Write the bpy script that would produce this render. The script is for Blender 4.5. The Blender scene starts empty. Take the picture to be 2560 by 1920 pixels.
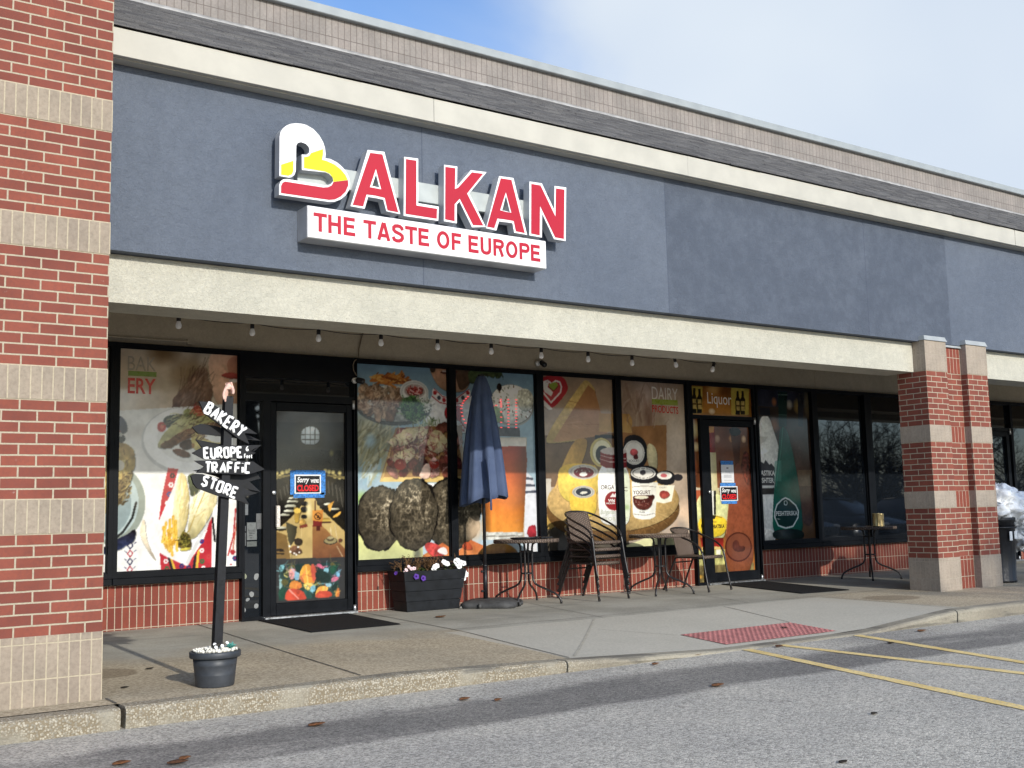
import bpy, math, random
import numpy as np
from mathutils import Vector, Matrix, noise as mnoise

SC = bpy.context.scene
COL = SC.collection
R = math.radians
random.seed(7)

# ------------------------------------------------------------------ camera
cam_data = bpy.data.cameras.new('camera')
cam = bpy.data.objects.new('camera', cam_data)
COL.objects.link(cam)
cam_data.sensor_width = 36.0
cam_data.lens = 2776.5 / 2560 * 36.0
cam_data.clip_start = 0.05
cam_data.clip_end = 600
_y, _p, _r = 0.613499, 0.115751, -0.023506
fw = Vector((math.sin(_y) * math.cos(_p), math.cos(_y) * math.cos(_p), math.sin(_p)))
r0 = Vector((math.cos(_y), -math.sin(_y), 0)); u0 = r0.cross(fw)
rt = r0 * math.cos(_r) + u0 * math.sin(_r); up = -r0 * math.sin(_r) + u0 * math.cos(_r)
m = Matrix((rt, up, -fw)).transposed().to_4x4()
m.translation = (-1.91532, -7.16092, 1.07168)
cam.matrix_world = m
SC.camera = cam

# ------------------------------------------------------------------ light
SUN_EL, SUN_AZ = R(22.4), R(1.5)      # azimuth measured from -Y towards -X
sd = Vector((-math.sin(SUN_AZ) * math.cos(SUN_EL), -math.cos(SUN_AZ) * math.cos(SUN_EL), math.sin(SUN_EL)))
sun_l = bpy.data.lights.new('sun', 'SUN'); sun = bpy.data.objects.new('sun', sun_l); COL.objects.link(sun)
sun_l.energy = 3.7; sun_l.angle = R(0.7); sun_l.color = (1.0, 0.95, 0.86)
sun.rotation_euler = sd.to_track_quat('Z', 'Y').to_euler()
sun.location = sd * 60

world = bpy.data.worlds.new('World'); SC.world = world; world.use_nodes = True
nt = world.node_tree; N = nt.nodes; Lk = nt.links
bg = N['Background']; bg.inputs['Strength'].default_value = 0.15
sky = N.new('ShaderNodeTexSky'); sky.sky_type = 'NISHITA'; sky.sun_disc = False
sky.sun_elevation = SUN_EL; sky.sun_rotation = math.pi + SUN_AZ
sky.air_density = 1.0; sky.dust_density = 1.0; sky.ozone_density = 1.5
tc = N.new('ShaderNodeTexCoord')
def wmath(op, a, b=None, c=None, clamp=False):
    n = N.new('ShaderNodeMath'); n.operation = op; n.use_clamp = clamp
    for i, v in enumerate((a, b, c)):
        if v is None: continue
        if isinstance(v, (int, float)): n.inputs[i].default_value = v
        else: Lk.new(v, n.inputs[i])
    return n.outputs[0]
def wdot(vec):
    n = N.new('ShaderNodeVectorMath'); n.operation = 'DOT_PRODUCT'; Lk.new(tc.outputs['Generated'], n.inputs[0]); n.inputs[1].default_value = vec
    return n.outputs['Value']
def wnoise(scale, det, dist=0.0):
    n = N.new('ShaderNodeTexNoise'); n.inputs['Scale'].default_value = scale; n.inputs['Detail'].default_value = det
    n.inputs['Distortion'].default_value = dist; Lk.new(tc.outputs['Generated'], n.inputs['Vector']); return n.outputs['Fac']
n1 = wnoise(3.2, 6, 0.4); n2 = wnoise(1.6, 4, 0.3)
hole = wmath('SUBTRACT', 1.0, wdot((0.4405, 0.782, 0.4405)))             # an opening in the cloud north of the shop
hole = wmath('ADD', hole, wmath('MULTIPLY', wmath('SUBTRACT', n1, 0.5), 0.055))
hm = N.new('ShaderNodeMapRange'); hm.interpolation_type = 'SMOOTHSTEP'
hm.inputs[1].default_value = -0.004; hm.inputs[2].default_value = 0.022; Lk.new(hole, hm.inputs[0])
back = wmath('ADD', wdot((0.15, 1.0, 0.0)), wmath('MULTIPLY', wmath('SUBTRACT', n2, 0.5), 1.2))
bm_ = N.new('ShaderNodeMapRange'); bm_.interpolation_type = 'SMOOTHSTEP'
bm_.inputs[1].default_value = -0.15; bm_.inputs[2].default_value = 0.35; Lk.new(back, bm_.inputs[0])
cl = wmath('MULTIPLY', hm.outputs[0], wmath('MULTIPLY_ADD', bm_.outputs[0], 0.80, 0.16))
ramp = N.new('ShaderNodeValToRGB')
ramp.color_ramp.elements[0].position = 0.30; ramp.color_ramp.elements[0].color = (0.54, 0.65, 0.83, 1)
ramp.color_ramp.elements[1].position = 0.66; ramp.color_ramp.elements[1].color = (0.84, 0.91, 0.97, 1)
lev = wmath('ADD', wmath('MULTIPLY', n2, 0.75), wmath('MULTIPLY', wmath('SUBTRACT', wdot((0.78, 0.43, 0.45)), 0.86), 1.25))
Lk.new(lev, ramp.inputs[0])
cm = N.new('ShaderNodeMix'); cm.data_type = 'RGBA'; cm.blend_type = 'MULTIPLY'; cm.inputs[0].default_value = 1.0
Lk.new(ramp.outputs[0], cm.inputs[6]); cm.inputs[7].default_value = (6.3, 6.3, 6.3, 1)
mx = N.new('ShaderNodeMix'); mx.data_type = 'RGBA'
Lk.new(cl, mx.inputs[0]); Lk.new(sky.outputs[0], mx.inputs[6]); Lk.new(cm.outputs[2], mx.inputs[7])
tint = N.new('ShaderNodeMix'); tint.data_type = 'RGBA'; tint.blend_type = 'MULTIPLY'; tint.inputs[0].default_value = 1.0
Lk.new(sky.outputs[0], tint.inputs[6]); tint.inputs[7].default_value = (1.0, 1.18, 1.45, 1); Lk.new(tint.outputs[2], mx.inputs[6])
aur = wmath('POWER', wmath('MAXIMUM', wdot(tuple(sd)), 0.0), 7.0)          # hazy brightening of the sky round the sun
am = N.new('ShaderNodeMix'); am.data_type = 'RGBA'; am.blend_type = 'ADD'; am.inputs[0].default_value = 1.0
ac = N.new('ShaderNodeMix'); ac.data_type = 'RGBA'; Lk.new(aur, ac.inputs[0]); ac.inputs[6].default_value = (0, 0, 0, 1); ac.inputs[7].default_value = (3.0, 2.9, 2.8, 1)
Lk.new(mx.outputs[2], am.inputs[6]); Lk.new(ac.outputs[2], am.inputs[7])
Lk.new(am.outputs[2], bg.inputs['Color'])

SC.view_settings.view_transform = 'Standard'; SC.view_settings.look = 'None'
SC.view_settings.exposure = 0.08; SC.view_settings.gamma = 1.0

# ------------------------------------------------------------------ helpers
def lin(c):
    c = c / 255.0
    return c / 12.92 if c <= 0.04045 else ((c + 0.055) / 1.055) ** 2.4
def rgb(r, g, b, k=1.0): return (lin(r) * k, lin(g) * k, lin(b) * k, 1.0)

class Mat:
    """a procedural Principled material under construction"""
    def __init__(s, name, col=(0.5, 0.5, 0.5, 1), rough=0.7, spec=0.5, metal=0.0):
        s.m = bpy.data.materials.new(name); s.m.use_nodes = True
        s.t = s.m.node_tree; s.b = s.t.nodes['Principled BSDF']
        s.b.inputs['Base Color'].default_value = col; s.b.inputs['Roughness'].default_value = rough
        s.b.inputs['Specular IOR Level'].default_value = spec; s.b.inputs['Metallic'].default_value = metal
        s.col = None; s.bump = None
    def n(s, typ, **kw):
        n = s.t.nodes.new('ShaderNode' + typ)
        for k, v in kw.items(): setattr(n, k, v)
        return n
    def put(s, a, b): s.t.links.new(a, b)
    def obj(s):
        return s.n('TexCoord').outputs['Object']
    def vec(s, sx=1, sy=1, sz=1, rot=0):
        mp = s.n('Mapping'); mp.inputs['Scale'].default_value = (sx, sy, sz); mp.inputs['Rotation'].default_value[2] = rot
        s.put(s.obj(), mp.inputs[0]); return mp.outputs[0]
    def noise(s, scale, det=3, rough=0.55, vec=None, dist=0.0):
        n = s.n('TexNoise'); n.inputs['Scale'].default_value = scale; n.inputs['Detail'].default_value = det
        n.inputs['Roughness'].default_value = rough; n.inputs['Distortion'].default_value = dist
        s.put(vec or s.obj(), n.inputs['Vector']); return n.outputs['Fac']
    def math(s, op, a, b=None, clamp=False):
        n = s.n('Math', operation=op); n.use_clamp = clamp
        for i, v in enumerate((a, b)):
            if v is None: continue
            if isinstance(v, (int, float)): n.inputs[i].default_value = v
            else: s.put(v, n.inputs[i])
        return n.outputs[0]
    def rng(s, v, a, b, c=0.0, d=1.0, smooth=True):
        n = s.n('MapRange'); n.interpolation_type = 'SMOOTHSTEP' if smooth else 'LINEAR'
        s.put(v, n.inputs[0])
        for i, x in enumerate((a, b, c, d)): n.inputs[i + 1].default_value = x
        return n.outputs[0]
    def sep(s, v=None):
        n = s.n('SeparateXYZ'); s.put(v or s.obj(), n.inputs[0]); return n.outputs
    def mix(s, fac, a, b, blend='MIX'):
        n = s.n('Mix', data_type='RGBA', blend_type=blend)
        for i, v in ((0, fac), (6, a), (7, b)):
            if isinstance(v, (int, float)): n.inputs[i].default_value = v
            elif isinstance(v, tuple): n.inputs[i].default_value = v
            else: s.put(v, n.inputs[i])
        return n.outputs[2]
    def setcol(s, c): s.put(c, s.b.inputs['Base Color'])
    def addbump(s, h, strength=0.3, dist=0.01):
        n = s.n('Bump'); n.inputs['Strength'].default_value = strength; n.inputs['Distance'].default_value = dist
        s.put(h, n.inputs['Height'])
        if s.bump is not None: s.put(s.bump, n.inputs['Normal'])
        s.bump = n.outputs[0]; s.put(s.bump, s.b.inputs['Normal'])

def plain(name, col, rough=0.6, spec=0.4, metal=0.0, var=0.12, vs=25, bump=0.0):
    q = Mat(name, col, rough, spec, metal)
    f = q.noise(vs, 4)
    d = tuple(c * (1 - var * 1.6) for c in col[:3]) + (1,); l = tuple(min(1, c * (1 + var)) for c in col[:3]) + (1,)
    q.setcol(q.mix(q.rng(f, 0.3, 0.7), d, l))
    q.put(q.rng(f, 0.3, 0.7, max(0, rough - 0.08), min(1, rough + 0.08)), q.b.inputs['Roughness'])
    if bump: q.addbump(q.noise(vs * 4, 3), bump, 0.004)
    return q.m

def brick(name, c1, c2, c3, mortar, bw, rh, off=0.5, ms=0.005, bump=0.6, stain=0.0):
    q = Mat(name, c1, 0.85, 0.25)
    x, y, z = q.sep()
    cb = q.n('CombineXYZ'); q.put(q.math('ADD', x, y), cb.inputs[0]); q.put(z, cb.inputs[1])
    wob = q.n('TexNoise'); wob.inputs['Scale'].default_value = 9; q.put(q.obj(), wob.inputs['Vector'])
    wv = q.n('VectorMath', operation='MULTIPLY_ADD'); q.put(wob.outputs['Color'], wv.inputs[0])
    wv.inputs[1].default_value = (0.004, 0.004, 0); q.put(cb.outputs[0], wv.inputs[2])
    t = q.n('TexBrick'); t.offset = off; t.offset_frequency = 2; t.squash = 1.0
    q.put(wv.outputs[0], t.inputs['Vector'])
    t.inputs['Scale'].default_value = 1; t.inputs['Mortar Size'].default_value = ms; t.inputs['Mortar Smooth'].default_value = 0.15
    t.inputs['Brick Width'].default_value = bw; t.inputs['Row Height'].default_value = rh; t.inputs['Bias'].default_value = -0.15
    t.inputs['Color1'].default_value = c1; t.inputs['Color2'].default_value = c2; t.inputs['Mortar'].default_value = mortar
    f1 = q.noise(38, 5, 0.65); f2 = q.noise(3.0, 3)
    col = q.mix(q.math('MULTIPLY', q.rng(f1, 0.35, 0.75), 0.5), t.outputs['Color'], c3)
    col = q.mix(1.0, col, q.mix(q.rng(f2, 0.3, 0.7), (0.86, 0.86, 0.86, 1), (1.08, 1.06, 1.05, 1)), 'MULTIPLY')
    mcol = q.mix(q.rng(q.noise(60, 3), 0.3, 0.7), tuple(c * 0.82 for c in mortar[:3]) + (1,), mortar)
    col = q.mix(t.outputs['Fac'], col, mcol)
    if stain:
        s1 = q.rng(q.noise(14, 5, 0.7), 0.66, 0.74)
        col = q.mix(q.math('MULTIPLY', s1, stain), col, (0.6, 0.55, 0.5, 1))
    q.setcol(col)
    h = q.math('SUBTRACT', q.math('MULTIPLY', q.noise(90, 3), 0.25), t.outputs['Fac'])
    q.addbump(h, bump, 0.006)
    return q.m

class MB:
    """collects shapes, then links them as ONE mesh object"""
    def __init__(s): s.v = []; s.f = []; s.mi = []; s.sm = []
    def add(s, vs, fs, mi=0, sm=False):
        o = len(s.v); s.v += [tuple(v) for v in vs]
        for f in fs: s.f.append(tuple(i + o for i in f)); s.mi.append(mi); s.sm.append(sm)
    def box(s, x0, x1, y0, y1, z0, z1, mi=0):
        v = [(x0, y0, z0), (x1, y0, z0), (x1, y1, z0), (x0, y1, z0), (x0, y0, z1), (x1, y0, z1), (x1, y1, z1), (x0, y1, z1)]
        s.add(v, [(0, 3, 2, 1), (4, 5, 6, 7), (0, 1, 5, 4), (1, 2, 6, 5), (2, 3, 7, 6), (3, 0, 4, 7)], mi)
    def bbox(s, x0, x1, y0, y1, z0, z1, b=0.004, mi=0):
        """box with chamfered edges"""
        o = []
        for zi, z in enumerate((z0, z0 + b, z1 - b, z1)):
            i = b if zi in (0, 3) else 0.0
            for (cx, cy, sx, sy) in ((x0, y0, 1, 1), (x1, y0, -1, 1), (x1, y1, -1, -1), (x0, y1, 1, -1)):
                if (sx, sy) in ((1, 1), (-1, -1)): o += [(cx + sx * i, cy + sy * (b + i), z), (cx + sx * (b + i), cy + sy * i, z)]
                else: o += [(cx + sx * (b + i), cy + sy * i, z), (cx + sx * i, cy + sy * (b + i), z)]
        fs = [tuple(range(7, -1, -1)), tuple(range(24, 32))]
        for k in range(3):
            for i in range(8): fs.append((k * 8 + i, k * 8 + (i + 1) % 8, k * 8 + 8 + (i + 1) % 8, k * 8 + 8 + i))
        s.add(o, fs, mi)
    def prism(s, pts, y0, y1, mi=0, side=None):
        """outline in x,z extruded along y (y0 is the front)"""
        n = len(pts)
        a = sum(pts[i][0] * pts[(i + 1) % n][1] - pts[(i + 1) % n][0] * pts[i][1] for i in range(n))
        if a < 0: pts = list(reversed(pts))
        v = [(x, y0, z) for x, z in pts] + [(x, y1, z) for x, z in pts]
        s.add(v, [tuple(range(n)), tuple(range(2 * n - 1, n - 1, -1))], mi)
        s.add(v, [(i, i + n, (i + 1) % n + n, (i + 1) % n) for i in range(n)], mi if side is None else side)
    def tube(s, pts, r, n=8, mi=0, sy=1.0, caps=True, closed=False):
        P = [Vector(p) for p in pts]; rr = r if isinstance(r, (list, tuple)) else [r] * len(P)
        m_ = len(P); ring = []; prev = None
        for i, p in enumerate(P):
            if closed: d = P[(i + 1) % m_] - P[i - 1]
            else: d = P[min(i + 1, m_ - 1)] - P[max(i - 1, 0)]
            d = d.normalized() if d.length > 1e-9 else Vector((0, 0, 1))
            if prev is None:
                a = Vector((0, 1, 0)) if abs(d.y) < 0.9 else Vector((1, 0, 0))
                u = d.cross(a).normalized()
            else: u = (prev - d * prev.dot(d)).normalized()
            w = d.cross(u); prev = u
            for k in range(n):
                t = 2 * math.pi * k / n; o = u * math.cos(t) * rr[i] + w * math.sin(t) * rr[i]
                ring.append((p.x + o.x, p.y + o.y * sy, p.z + o.z))
        fs = []
        for i in range(m_ if closed else m_ - 1):
            j = (i + 1) % m_
            for k in range(n): fs.append((i * n + k, i * n + (k + 1) % n, j * n + (k + 1) % n, j * n + k))
        if caps and not closed: fs += [tuple(range(n - 1, -1, -1)), tuple(range((m_ - 1) * n, m_ * n))]
        s.add(ring, fs, mi, True)
    def lathe(s, prof, cx=0, cy=0, n=32, mi=0, cap0=True, cap1=True, fn=None, sm=True):
        v = []; m_ = len(prof)
        for i, (r, z) in enumerate(prof):
            for k in range(n):
                t = 2 * math.pi * k / n; q = fn(t, i, r, z) if fn else (r, z)
                v.append((cx + q[0] * math.cos(t), cy + q[0] * math.sin(t), q[1]))
        fs = [(i * n + k, i * n + (k + 1) % n, (i + 1) * n + (k + 1) % n, (i + 1) * n + k) for i in range(m_ - 1) for k in range(n)]
        if cap0: fs.append(tuple(range(n - 1, -1, -1)))
        if cap1: fs.append(tuple(range((m_ - 1) * n, m_ * n)))
        s.add(v, fs, mi, sm)
    def ball(s, c, r, n=8, mi=0, jit=0.0):
        rx, ry, rz = r if isinstance(r, tuple) else (r, r, r)
        v = [(c[0], c[1], c[2] - rz)]; h = max(3, n // 2)
        for i in range(1, h):
            ph = math.pi * i / h - math.pi / 2
            for k in range(n):
                t = 2 * math.pi * k / n; j = 1 + (random.random() - 0.5) * jit
                v.append((c[0] + rx * math.cos(ph) * math.cos(t) * j, c[1] + ry * math.cos(ph) * math.sin(t) * j, c[2] + rz * math.sin(ph) * j))
        v.append((c[0], c[1], c[2] + rz)); e = len(v) - 1
        fs = [(0, 1 + (k + 1) % n, 1 + k) for k in range(n)]
        for i in range(h - 2):
            for k in range(n): fs.append((1 + i * n + k, 1 + i * n + (k + 1) % n, 1 + (i + 1) * n + (k + 1) % n, 1 + (i + 1) * n + k))
        fs += [(e, 1 + (h - 2) * n + k, 1 + (h - 2) * n + (k + 1) % n) for k in range(n)]
        s.add(v, fs, mi, True)
    def grid(s, rows, mi=0, sm=True):
        """rows of points joined as a sheet"""
        n = len(rows[0]); v = [p for r in rows for p in r]
        s.add(v, [(i * n + k, i * n + k + 1, (i + 1) * n + k + 1, (i + 1) * n + k) for i in range(len(rows) - 1) for k in range(n - 1)], mi, sm)
    def build(s, name, mats, parent=None, origin=(0, 0, 0), solid=0.0, local=False):
        me = bpy.data.meshes.new(name)
        o3 = Vector(origin)
        me.from_pydata([tuple(Vector(v) - o3) for v in s.v], [], s.f)
        for mt in (mats if isinstance(mats, (list, tuple)) else [mats]): me.materials.append(mt)
        me.polygons.foreach_set('material_index', s.mi); me.polygons.foreach_set('use_smooth', s.sm)
        me.update()
        ob = bpy.data.objects.new(name, me); COL.objects.link(ob); ob.location = o3
        if parent:
            ob.parent = parent; ob.matrix_parent_inverse = Matrix()
            w = Vector((0, 0, 0)); p = parent
            while p: w += p.location; p = p.parent
            ob.location = o3 if local else o3 - w
        if solid:
            md = ob.modifiers.new('thickness', 'SOLIDIFY'); md.thickness = solid; md.offset = 0
        return ob

def tag(o, label=None, cat=None, group=None, kind=None):
    if label: o['label'] = label
    if cat: o['category'] = cat
    if group: o['group'] = group
    if kind: o['kind'] = kind
    return o
def thing(name, loc, label, cat, group=None, rz=0.0):
    o = bpy.data.objects.new(name, None); COL.objects.link(o); o.empty_display_size = 0.1
    o.location = loc; o.rotation_euler = (0, 0, rz)
    return tag(o, label, cat, group)
def gz(y): return 0.0075 * y            # the pavement rises a little towards the shop

_fontcache = {}
def text_mb(body, x0, x1, z0, z1, y, depth=0.003, bold=0.02, shear=0.0, spacing=1.0, mi=0, mb=None, skew=0.0):
    """flat lettering facing -Y, stretched to fill the box x0..x1, z0..z1; skew tilts its baseline"""
    key = (body, bold, shear, spacing)
    if key not in _fontcache:
        cu = bpy.data.curves.new('lettering', 'FONT'); cu.body = body; cu.offset = bold; cu.shear = shear
        cu.space_character = spacing; cu.resolution_u = 4; cu.fill_mode = 'FRONT'
        ob = bpy.data.objects.new('lettering', cu); COL.objects.link(ob)
        dg = bpy.context.evaluated_depsgraph_get(); dg.update()
        me = bpy.data.meshes.new_from_object(ob.evaluated_get(dg))
        _fontcache[key] = ([tuple(v.co) for v in me.vertices], [tuple(p.vertices) for p in me.polygons])
        bpy.data.objects.remove(ob); bpy.data.curves.remove(cu); bpy.data.meshes.remove(me)
    vs, fs = _fontcache[key]
    mb = mb or MB()
    xa = min(v[0] for v in vs); xb = max(v[0] for v in vs); za = min(v[1] for v in vs); zb = max(v[1] for v in vs)
    out = []
    for v in vs:
        u = (v[0] - xa) / (xb - xa); w = (v[1] - za) / (zb - za)
        out.append((x0 + u * (x1 - x0), y, z0 + w * (z1 - z0) + skew * u))
    mb.add(out, fs, mi)
    return mb

# --- a small painter: prints are vertex colours on a fine flat grid
def fbm(X, Z, f, seed=0, octs=3):
    out = np.zeros_like(X); amp = 0.5; tot = 0
    for o in range(octs):
        x = X * f + seed * 17.3 + o * 5.7; z = Z * f + seed * 9.1 + o * 3.3
        xi = np.floor(x).astype(np.int64); zi = np.floor(z).astype(np.int64); fx = x - xi; fz = z - zi
        fx = fx * fx * (3 - 2 * fx); fz = fz * fz * (3 - 2 * fz)
        def h(a, b):
            n = (a * 374761393 + b * 668265263 + seed * 144269) & 0x7fffffff
            n = ((n ^ (n >> 13)) * 1274126177) & 0x7fffffff
            return ((n ^ (n >> 16)) & 0xffff) / 65535.0
        v = (h(xi, zi) * (1 - fx) + h(xi + 1, zi) * fx) * (1 - fz) + (h(xi, zi + 1) * (1 - fx) + h(xi + 1, zi + 1) * fx) * fz
        out += v * amp; tot += amp; amp *= 0.5; f *= 2.1
    return out / tot
def chaikin(p, k=2):
    for _ in range(k):
        q = []
        for i in range(len(p)):
            a, b = p[i], p[(i + 1) % len(p)]
            q += [(0.75 * a[0] + 0.25 * b[0], 0.75 * a[1] + 0.25 * b[1]), (0.25 * a[0] + 0.75 * b[0], 0.25 * a[1] + 0.75 * b[1])]
        p = q
    return p
class Print:
    def __init__(s, x0, x1, z0, z1, base, res=0.0065):
        s.x0, s.x1, s.z0, s.z1 = x0, x1, z0, z1
        s.nx = max(3, int((x1 - x0) / res)); s.nz = max(3, int((z1 - z0) / res))
        s.X, s.Z = np.meshgrid(np.linspace(x0, x1, s.nx), np.linspace(z0, z1, s.nz))
        s.C = np.zeros((s.nz, s.nx, 3)); s.C[:] = base; s.k = 1
    def _in(s, pts):
        P = np.array(pts); X, Z = s.X, s.Z; ins = np.zeros(X.shape, bool); n = len(P)
        for i in range(n):
            x1, z1 = P[i]; x2, z2 = P[(i + 1) % n]
            if z1 == z2: continue
            c = ((z1 > Z) != (z2 > Z)) & (X < (x2 - x1) * (Z - z1) / (z2 - z1) + x1); ins ^= c
        return ins
    def paint(s, mask, c, c2=None, ax='z', n=0.0, ns=12, a=1.0):
        if not mask.any(): return s
        s.k += 1
        X = s.X[mask]; Z = s.Z[mask]
        c = np.array(c, float); col = np.tile(c, (len(X), 1))
        if c2 is not None:
            V = {'z': Z, 'x': X, 'd': X - Z}[ax]; t = (V - V.min()) / max(1e-6, V.max() - V.min()); col = c + (np.array(c2, float) - c) * t[:, None]
        if n: col = col * (1 + n * 2 * (fbm(X, Z, ns, s.k, 4) - 0.5))[:, None]
        s.C[mask] = s.C[mask] * (1 - a) + col * a
        return s
    def poly(s, pts, c, c2=None, **k): return s.paint(s._in(pts), c, c2, **k)
    def form(s, mk, k=.22):
        """light a printed item as a photograph of a rounded thing shows it"""
        if mk.sum() < 12: return
        X = s.X[mk]; Z = s.Z[mk]; u = (X - X.mean()) / (X.std() * 1.9 + 1e-6); v = (Z - Z.mean()) / (Z.std() * 1.9 + 1e-6)
        f = 1 + k * (.45 + .55 * v - .25 * u - .55 * np.clip(u * u + v * v, 0, 1.4))
        f *= 1 + .5 * k * 2 * (fbm(X, Z, 34, s.k, 3) - .5)
        s.C[mk] *= f[:, None]
    def under(s, mk, a=.42):
        dz = max(1, int(.013 / ((s.z1 - s.z0) / s.nz))); o = np.zeros_like(mk); o[:-dz] = mk[dz:]
        o2 = np.zeros_like(mk); o2[:, 1:] = o[:, :-1]; o = (o | o2) & ~mk; s.C[o] *= 1 - a
    def blob(s, pts, c, c2=None, w=0.0, **k):
        if w:
            X0, Z0 = s.X, s.Z
            s.X = X0 + w * (fbm(X0, Z0, 14, s.k, 3) - 0.5); s.Z = Z0 + w * (fbm(X0, Z0, 14, s.k + 50, 3) - 0.5)
            mk = s._in(chaikin(pts)); s.X, s.Z = X0, Z0
        else: mk = s._in(chaikin(pts))
        s.paint(mk, c, c2, **k)
        if k.get('n') and not k.get('a'): s.under(mk); s.form(mk)
        return s
    def ell(s, e, c, c2=None, rot=0.0, ring=0.0, w=0.0, **k):
        cx, cz, rx, rz = e; dx, dz = s.X - cx, s.Z - cz
        if w: dx = dx + w * (fbm(s.X, s.Z, 12, s.k, 3) - 0.5); dz = dz + w * (fbm(s.X, s.Z, 12, s.k + 33, 3) - 0.5)
        ca, sa = math.cos(rot), math.sin(rot); u = (dx * ca + dz * sa) / rx; v = (-dx * sa + dz * ca) / rz; d = u * u + v * v
        mk = d <= 1
        if ring: mk &= d >= (1 - ring) ** 2
        s.paint(mk, c, c2, **k)
        if k.get('n') and not ring: s.under(mk); s.form(mk, .3)
        return s
    def soft(s, e, c, a=1.0, p=1.5):
        cx, cz, rx, rz = e; d = ((s.X - cx) / rx) ** 2 + ((s.Z - cz) / rz) ** 2
        t = (np.clip(1 - d, 0, 1) ** p * a)[..., None]; s.C = s.C * (1 - t) + np.array(c, float) * t; return s
    def line(s, pts, wd, c, **k):
        mk = np.zeros(s.X.shape, bool); ux = (s.x1 - s.x0) / (s.nx - 1); uz = (s.z1 - s.z0) / (s.nz - 1)
        for (ax, az), (bx, bz) in zip(pts[:-1], pts[1:]):
            i0 = max(0, int((min(ax, bx) - wd - s.x0) / ux)); i1 = min(s.nx, int((max(ax, bx) + wd - s.x0) / ux) + 2)
            j0 = max(0, int((min(az, bz) - wd - s.z0) / uz)); j1 = min(s.nz, int((max(az, bz) + wd - s.z0) / uz) + 2)
            if i0 >= i1 or j0 >= j1: continue
            X = s.X[j0:j1, i0:i1]; Z = s.Z[j0:j1, i0:i1]; l2 = (bx - ax) ** 2 + (bz - az) ** 2 + 1e-12
            t = np.clip(((X - ax) * (bx - ax) + (Z - az) * (bz - az)) / l2, 0, 1)
            mk[j0:j1, i0:i1] |= (X - ax - t * (bx - ax)) ** 2 + (Z - az - t * (bz - az)) ** 2 <= wd * wd / 4
        return s.paint(mk, c, **k)
    def strokes(s, e, n, cols, ln, wd, ang=None, a=.85, curl=.6):
        """many short curved brush marks inside an ellipse"""
        cx, cz, rx, rz = e; rnd = random.Random(int(cx * 997 + cz * 331))
        for _ in range(n):
            t = rnd.random() * 6.283; r = math.sqrt(rnd.random()); x = cx + rx * r * math.cos(t); z = cz + rz * r * math.sin(t)
            th = rnd.uniform(0, 3.14) if ang is None else ang + rnd.uniform(-.5, .5); l = ln * rnd.uniform(.5, 1.2); th2 = th + rnd.uniform(-curl, curl)
            p0 = (x, z); p1 = (x + l * .5 * math.cos(th), z + l * .5 * math.sin(th)); p2 = (p1[0] + l * .5 * math.cos(th2), p1[1] + l * .5 * math.sin(th2))
            s.line([p0, p1, p2], wd * rnd.uniform(.6, 1.3), rnd.choice(cols), a=a)
        return s
    def blur(s, k=.5):
        C = s.C; P_ = np.pad(C, ((1, 1), (1, 1), (0, 0)), 'edge')
        B = (P_[:-2, 1:-1] + P_[2:, 1:-1] + P_[1:-1, :-2] + P_[1:-1, 2:] + 2 * C) / 6; s.C = C * (1 - k) + B * k; return s
    def grain(s, a=0.06, f=30):
        s.blur(.7).blur(.4)
        g = s.C.mean(-1, keepdims=True); s.C = g + (s.C - g) * .86; s.C *= (1 + .07 * 2 * (fbm(s.X, s.Z, 7, 17, 3) - .5))[..., None]
        s.C *= (1 + a * 2 * (fbm(s.X, s.Z, f, 91, 3) - 0.5))[..., None]; return s
    def build(s, name, y, mat, gain=0.60, parent=None):
        c = np.clip(s.C, 0, 255) / 255.0
        l = np.where(c <= 0.04045, c / 12.92, ((c + 0.055) / 1.055) ** 2.4) * gain
        nx, nz = s.nx, s.nz; me = bpy.data.meshes.new(name)
        V = np.stack([s.X, np.full_like(s.X, y), s.Z], -1).reshape(-1, 3)
        i = (np.arange(nz - 1)[:, None] * nx + np.arange(nx - 1)[None, :]).reshape(-1)
        F = np.stack([i, i + 1, i + nx + 1, i + nx], -1)
        bx = np.array([[s.x0, y + .004, s.z0], [s.x1, y + .004, s.z0], [s.x1, y + .004, s.z1], [s.x0, y + .004, s.z1]])   # the film's back
        nV = len(V); q = [0, nx - 1, nx * nz - 1, nx * (nz - 1)]
        Fb = np.array([[nV + 3, nV + 2, nV + 1, nV], [q[1], q[0], nV, nV + 1], [q[2], q[1], nV + 1, nV + 2], [q[3], q[2], nV + 2, nV + 3], [q[0], q[3], nV + 3, nV]])
        V = np.vstack([V, bx]); F = np.vstack([F, Fb])
        me.vertices.add(len(V)); me.vertices.foreach_set('co', V.astype(np.float32).ravel())
        me.loops.add(F.size); me.loops.foreach_set('vertex_index', F.astype(np.int32).ravel())
        me.polygons.add(len(F)); me.polygons.foreach_set('loop_start', (np.arange(len(F)) * 4).astype(np.int32))
        me.update(calc_edges=True)
        at = me.color_attributes.new('print', 'FLOAT_COLOR', 'POINT')
        L4 = np.ones((len(V), 4), np.float32); L4[:nV, :3] = l.reshape(-1, 3); L4[nV:, :3] = 0.5
        at.data.foreach_set('color', L4.ravel())
        me.materials.append(mat); ob = bpy.data.objects.new(name, me); COL.objects.link(ob)
        if parent: ob.parent = parent
        return ob

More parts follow.
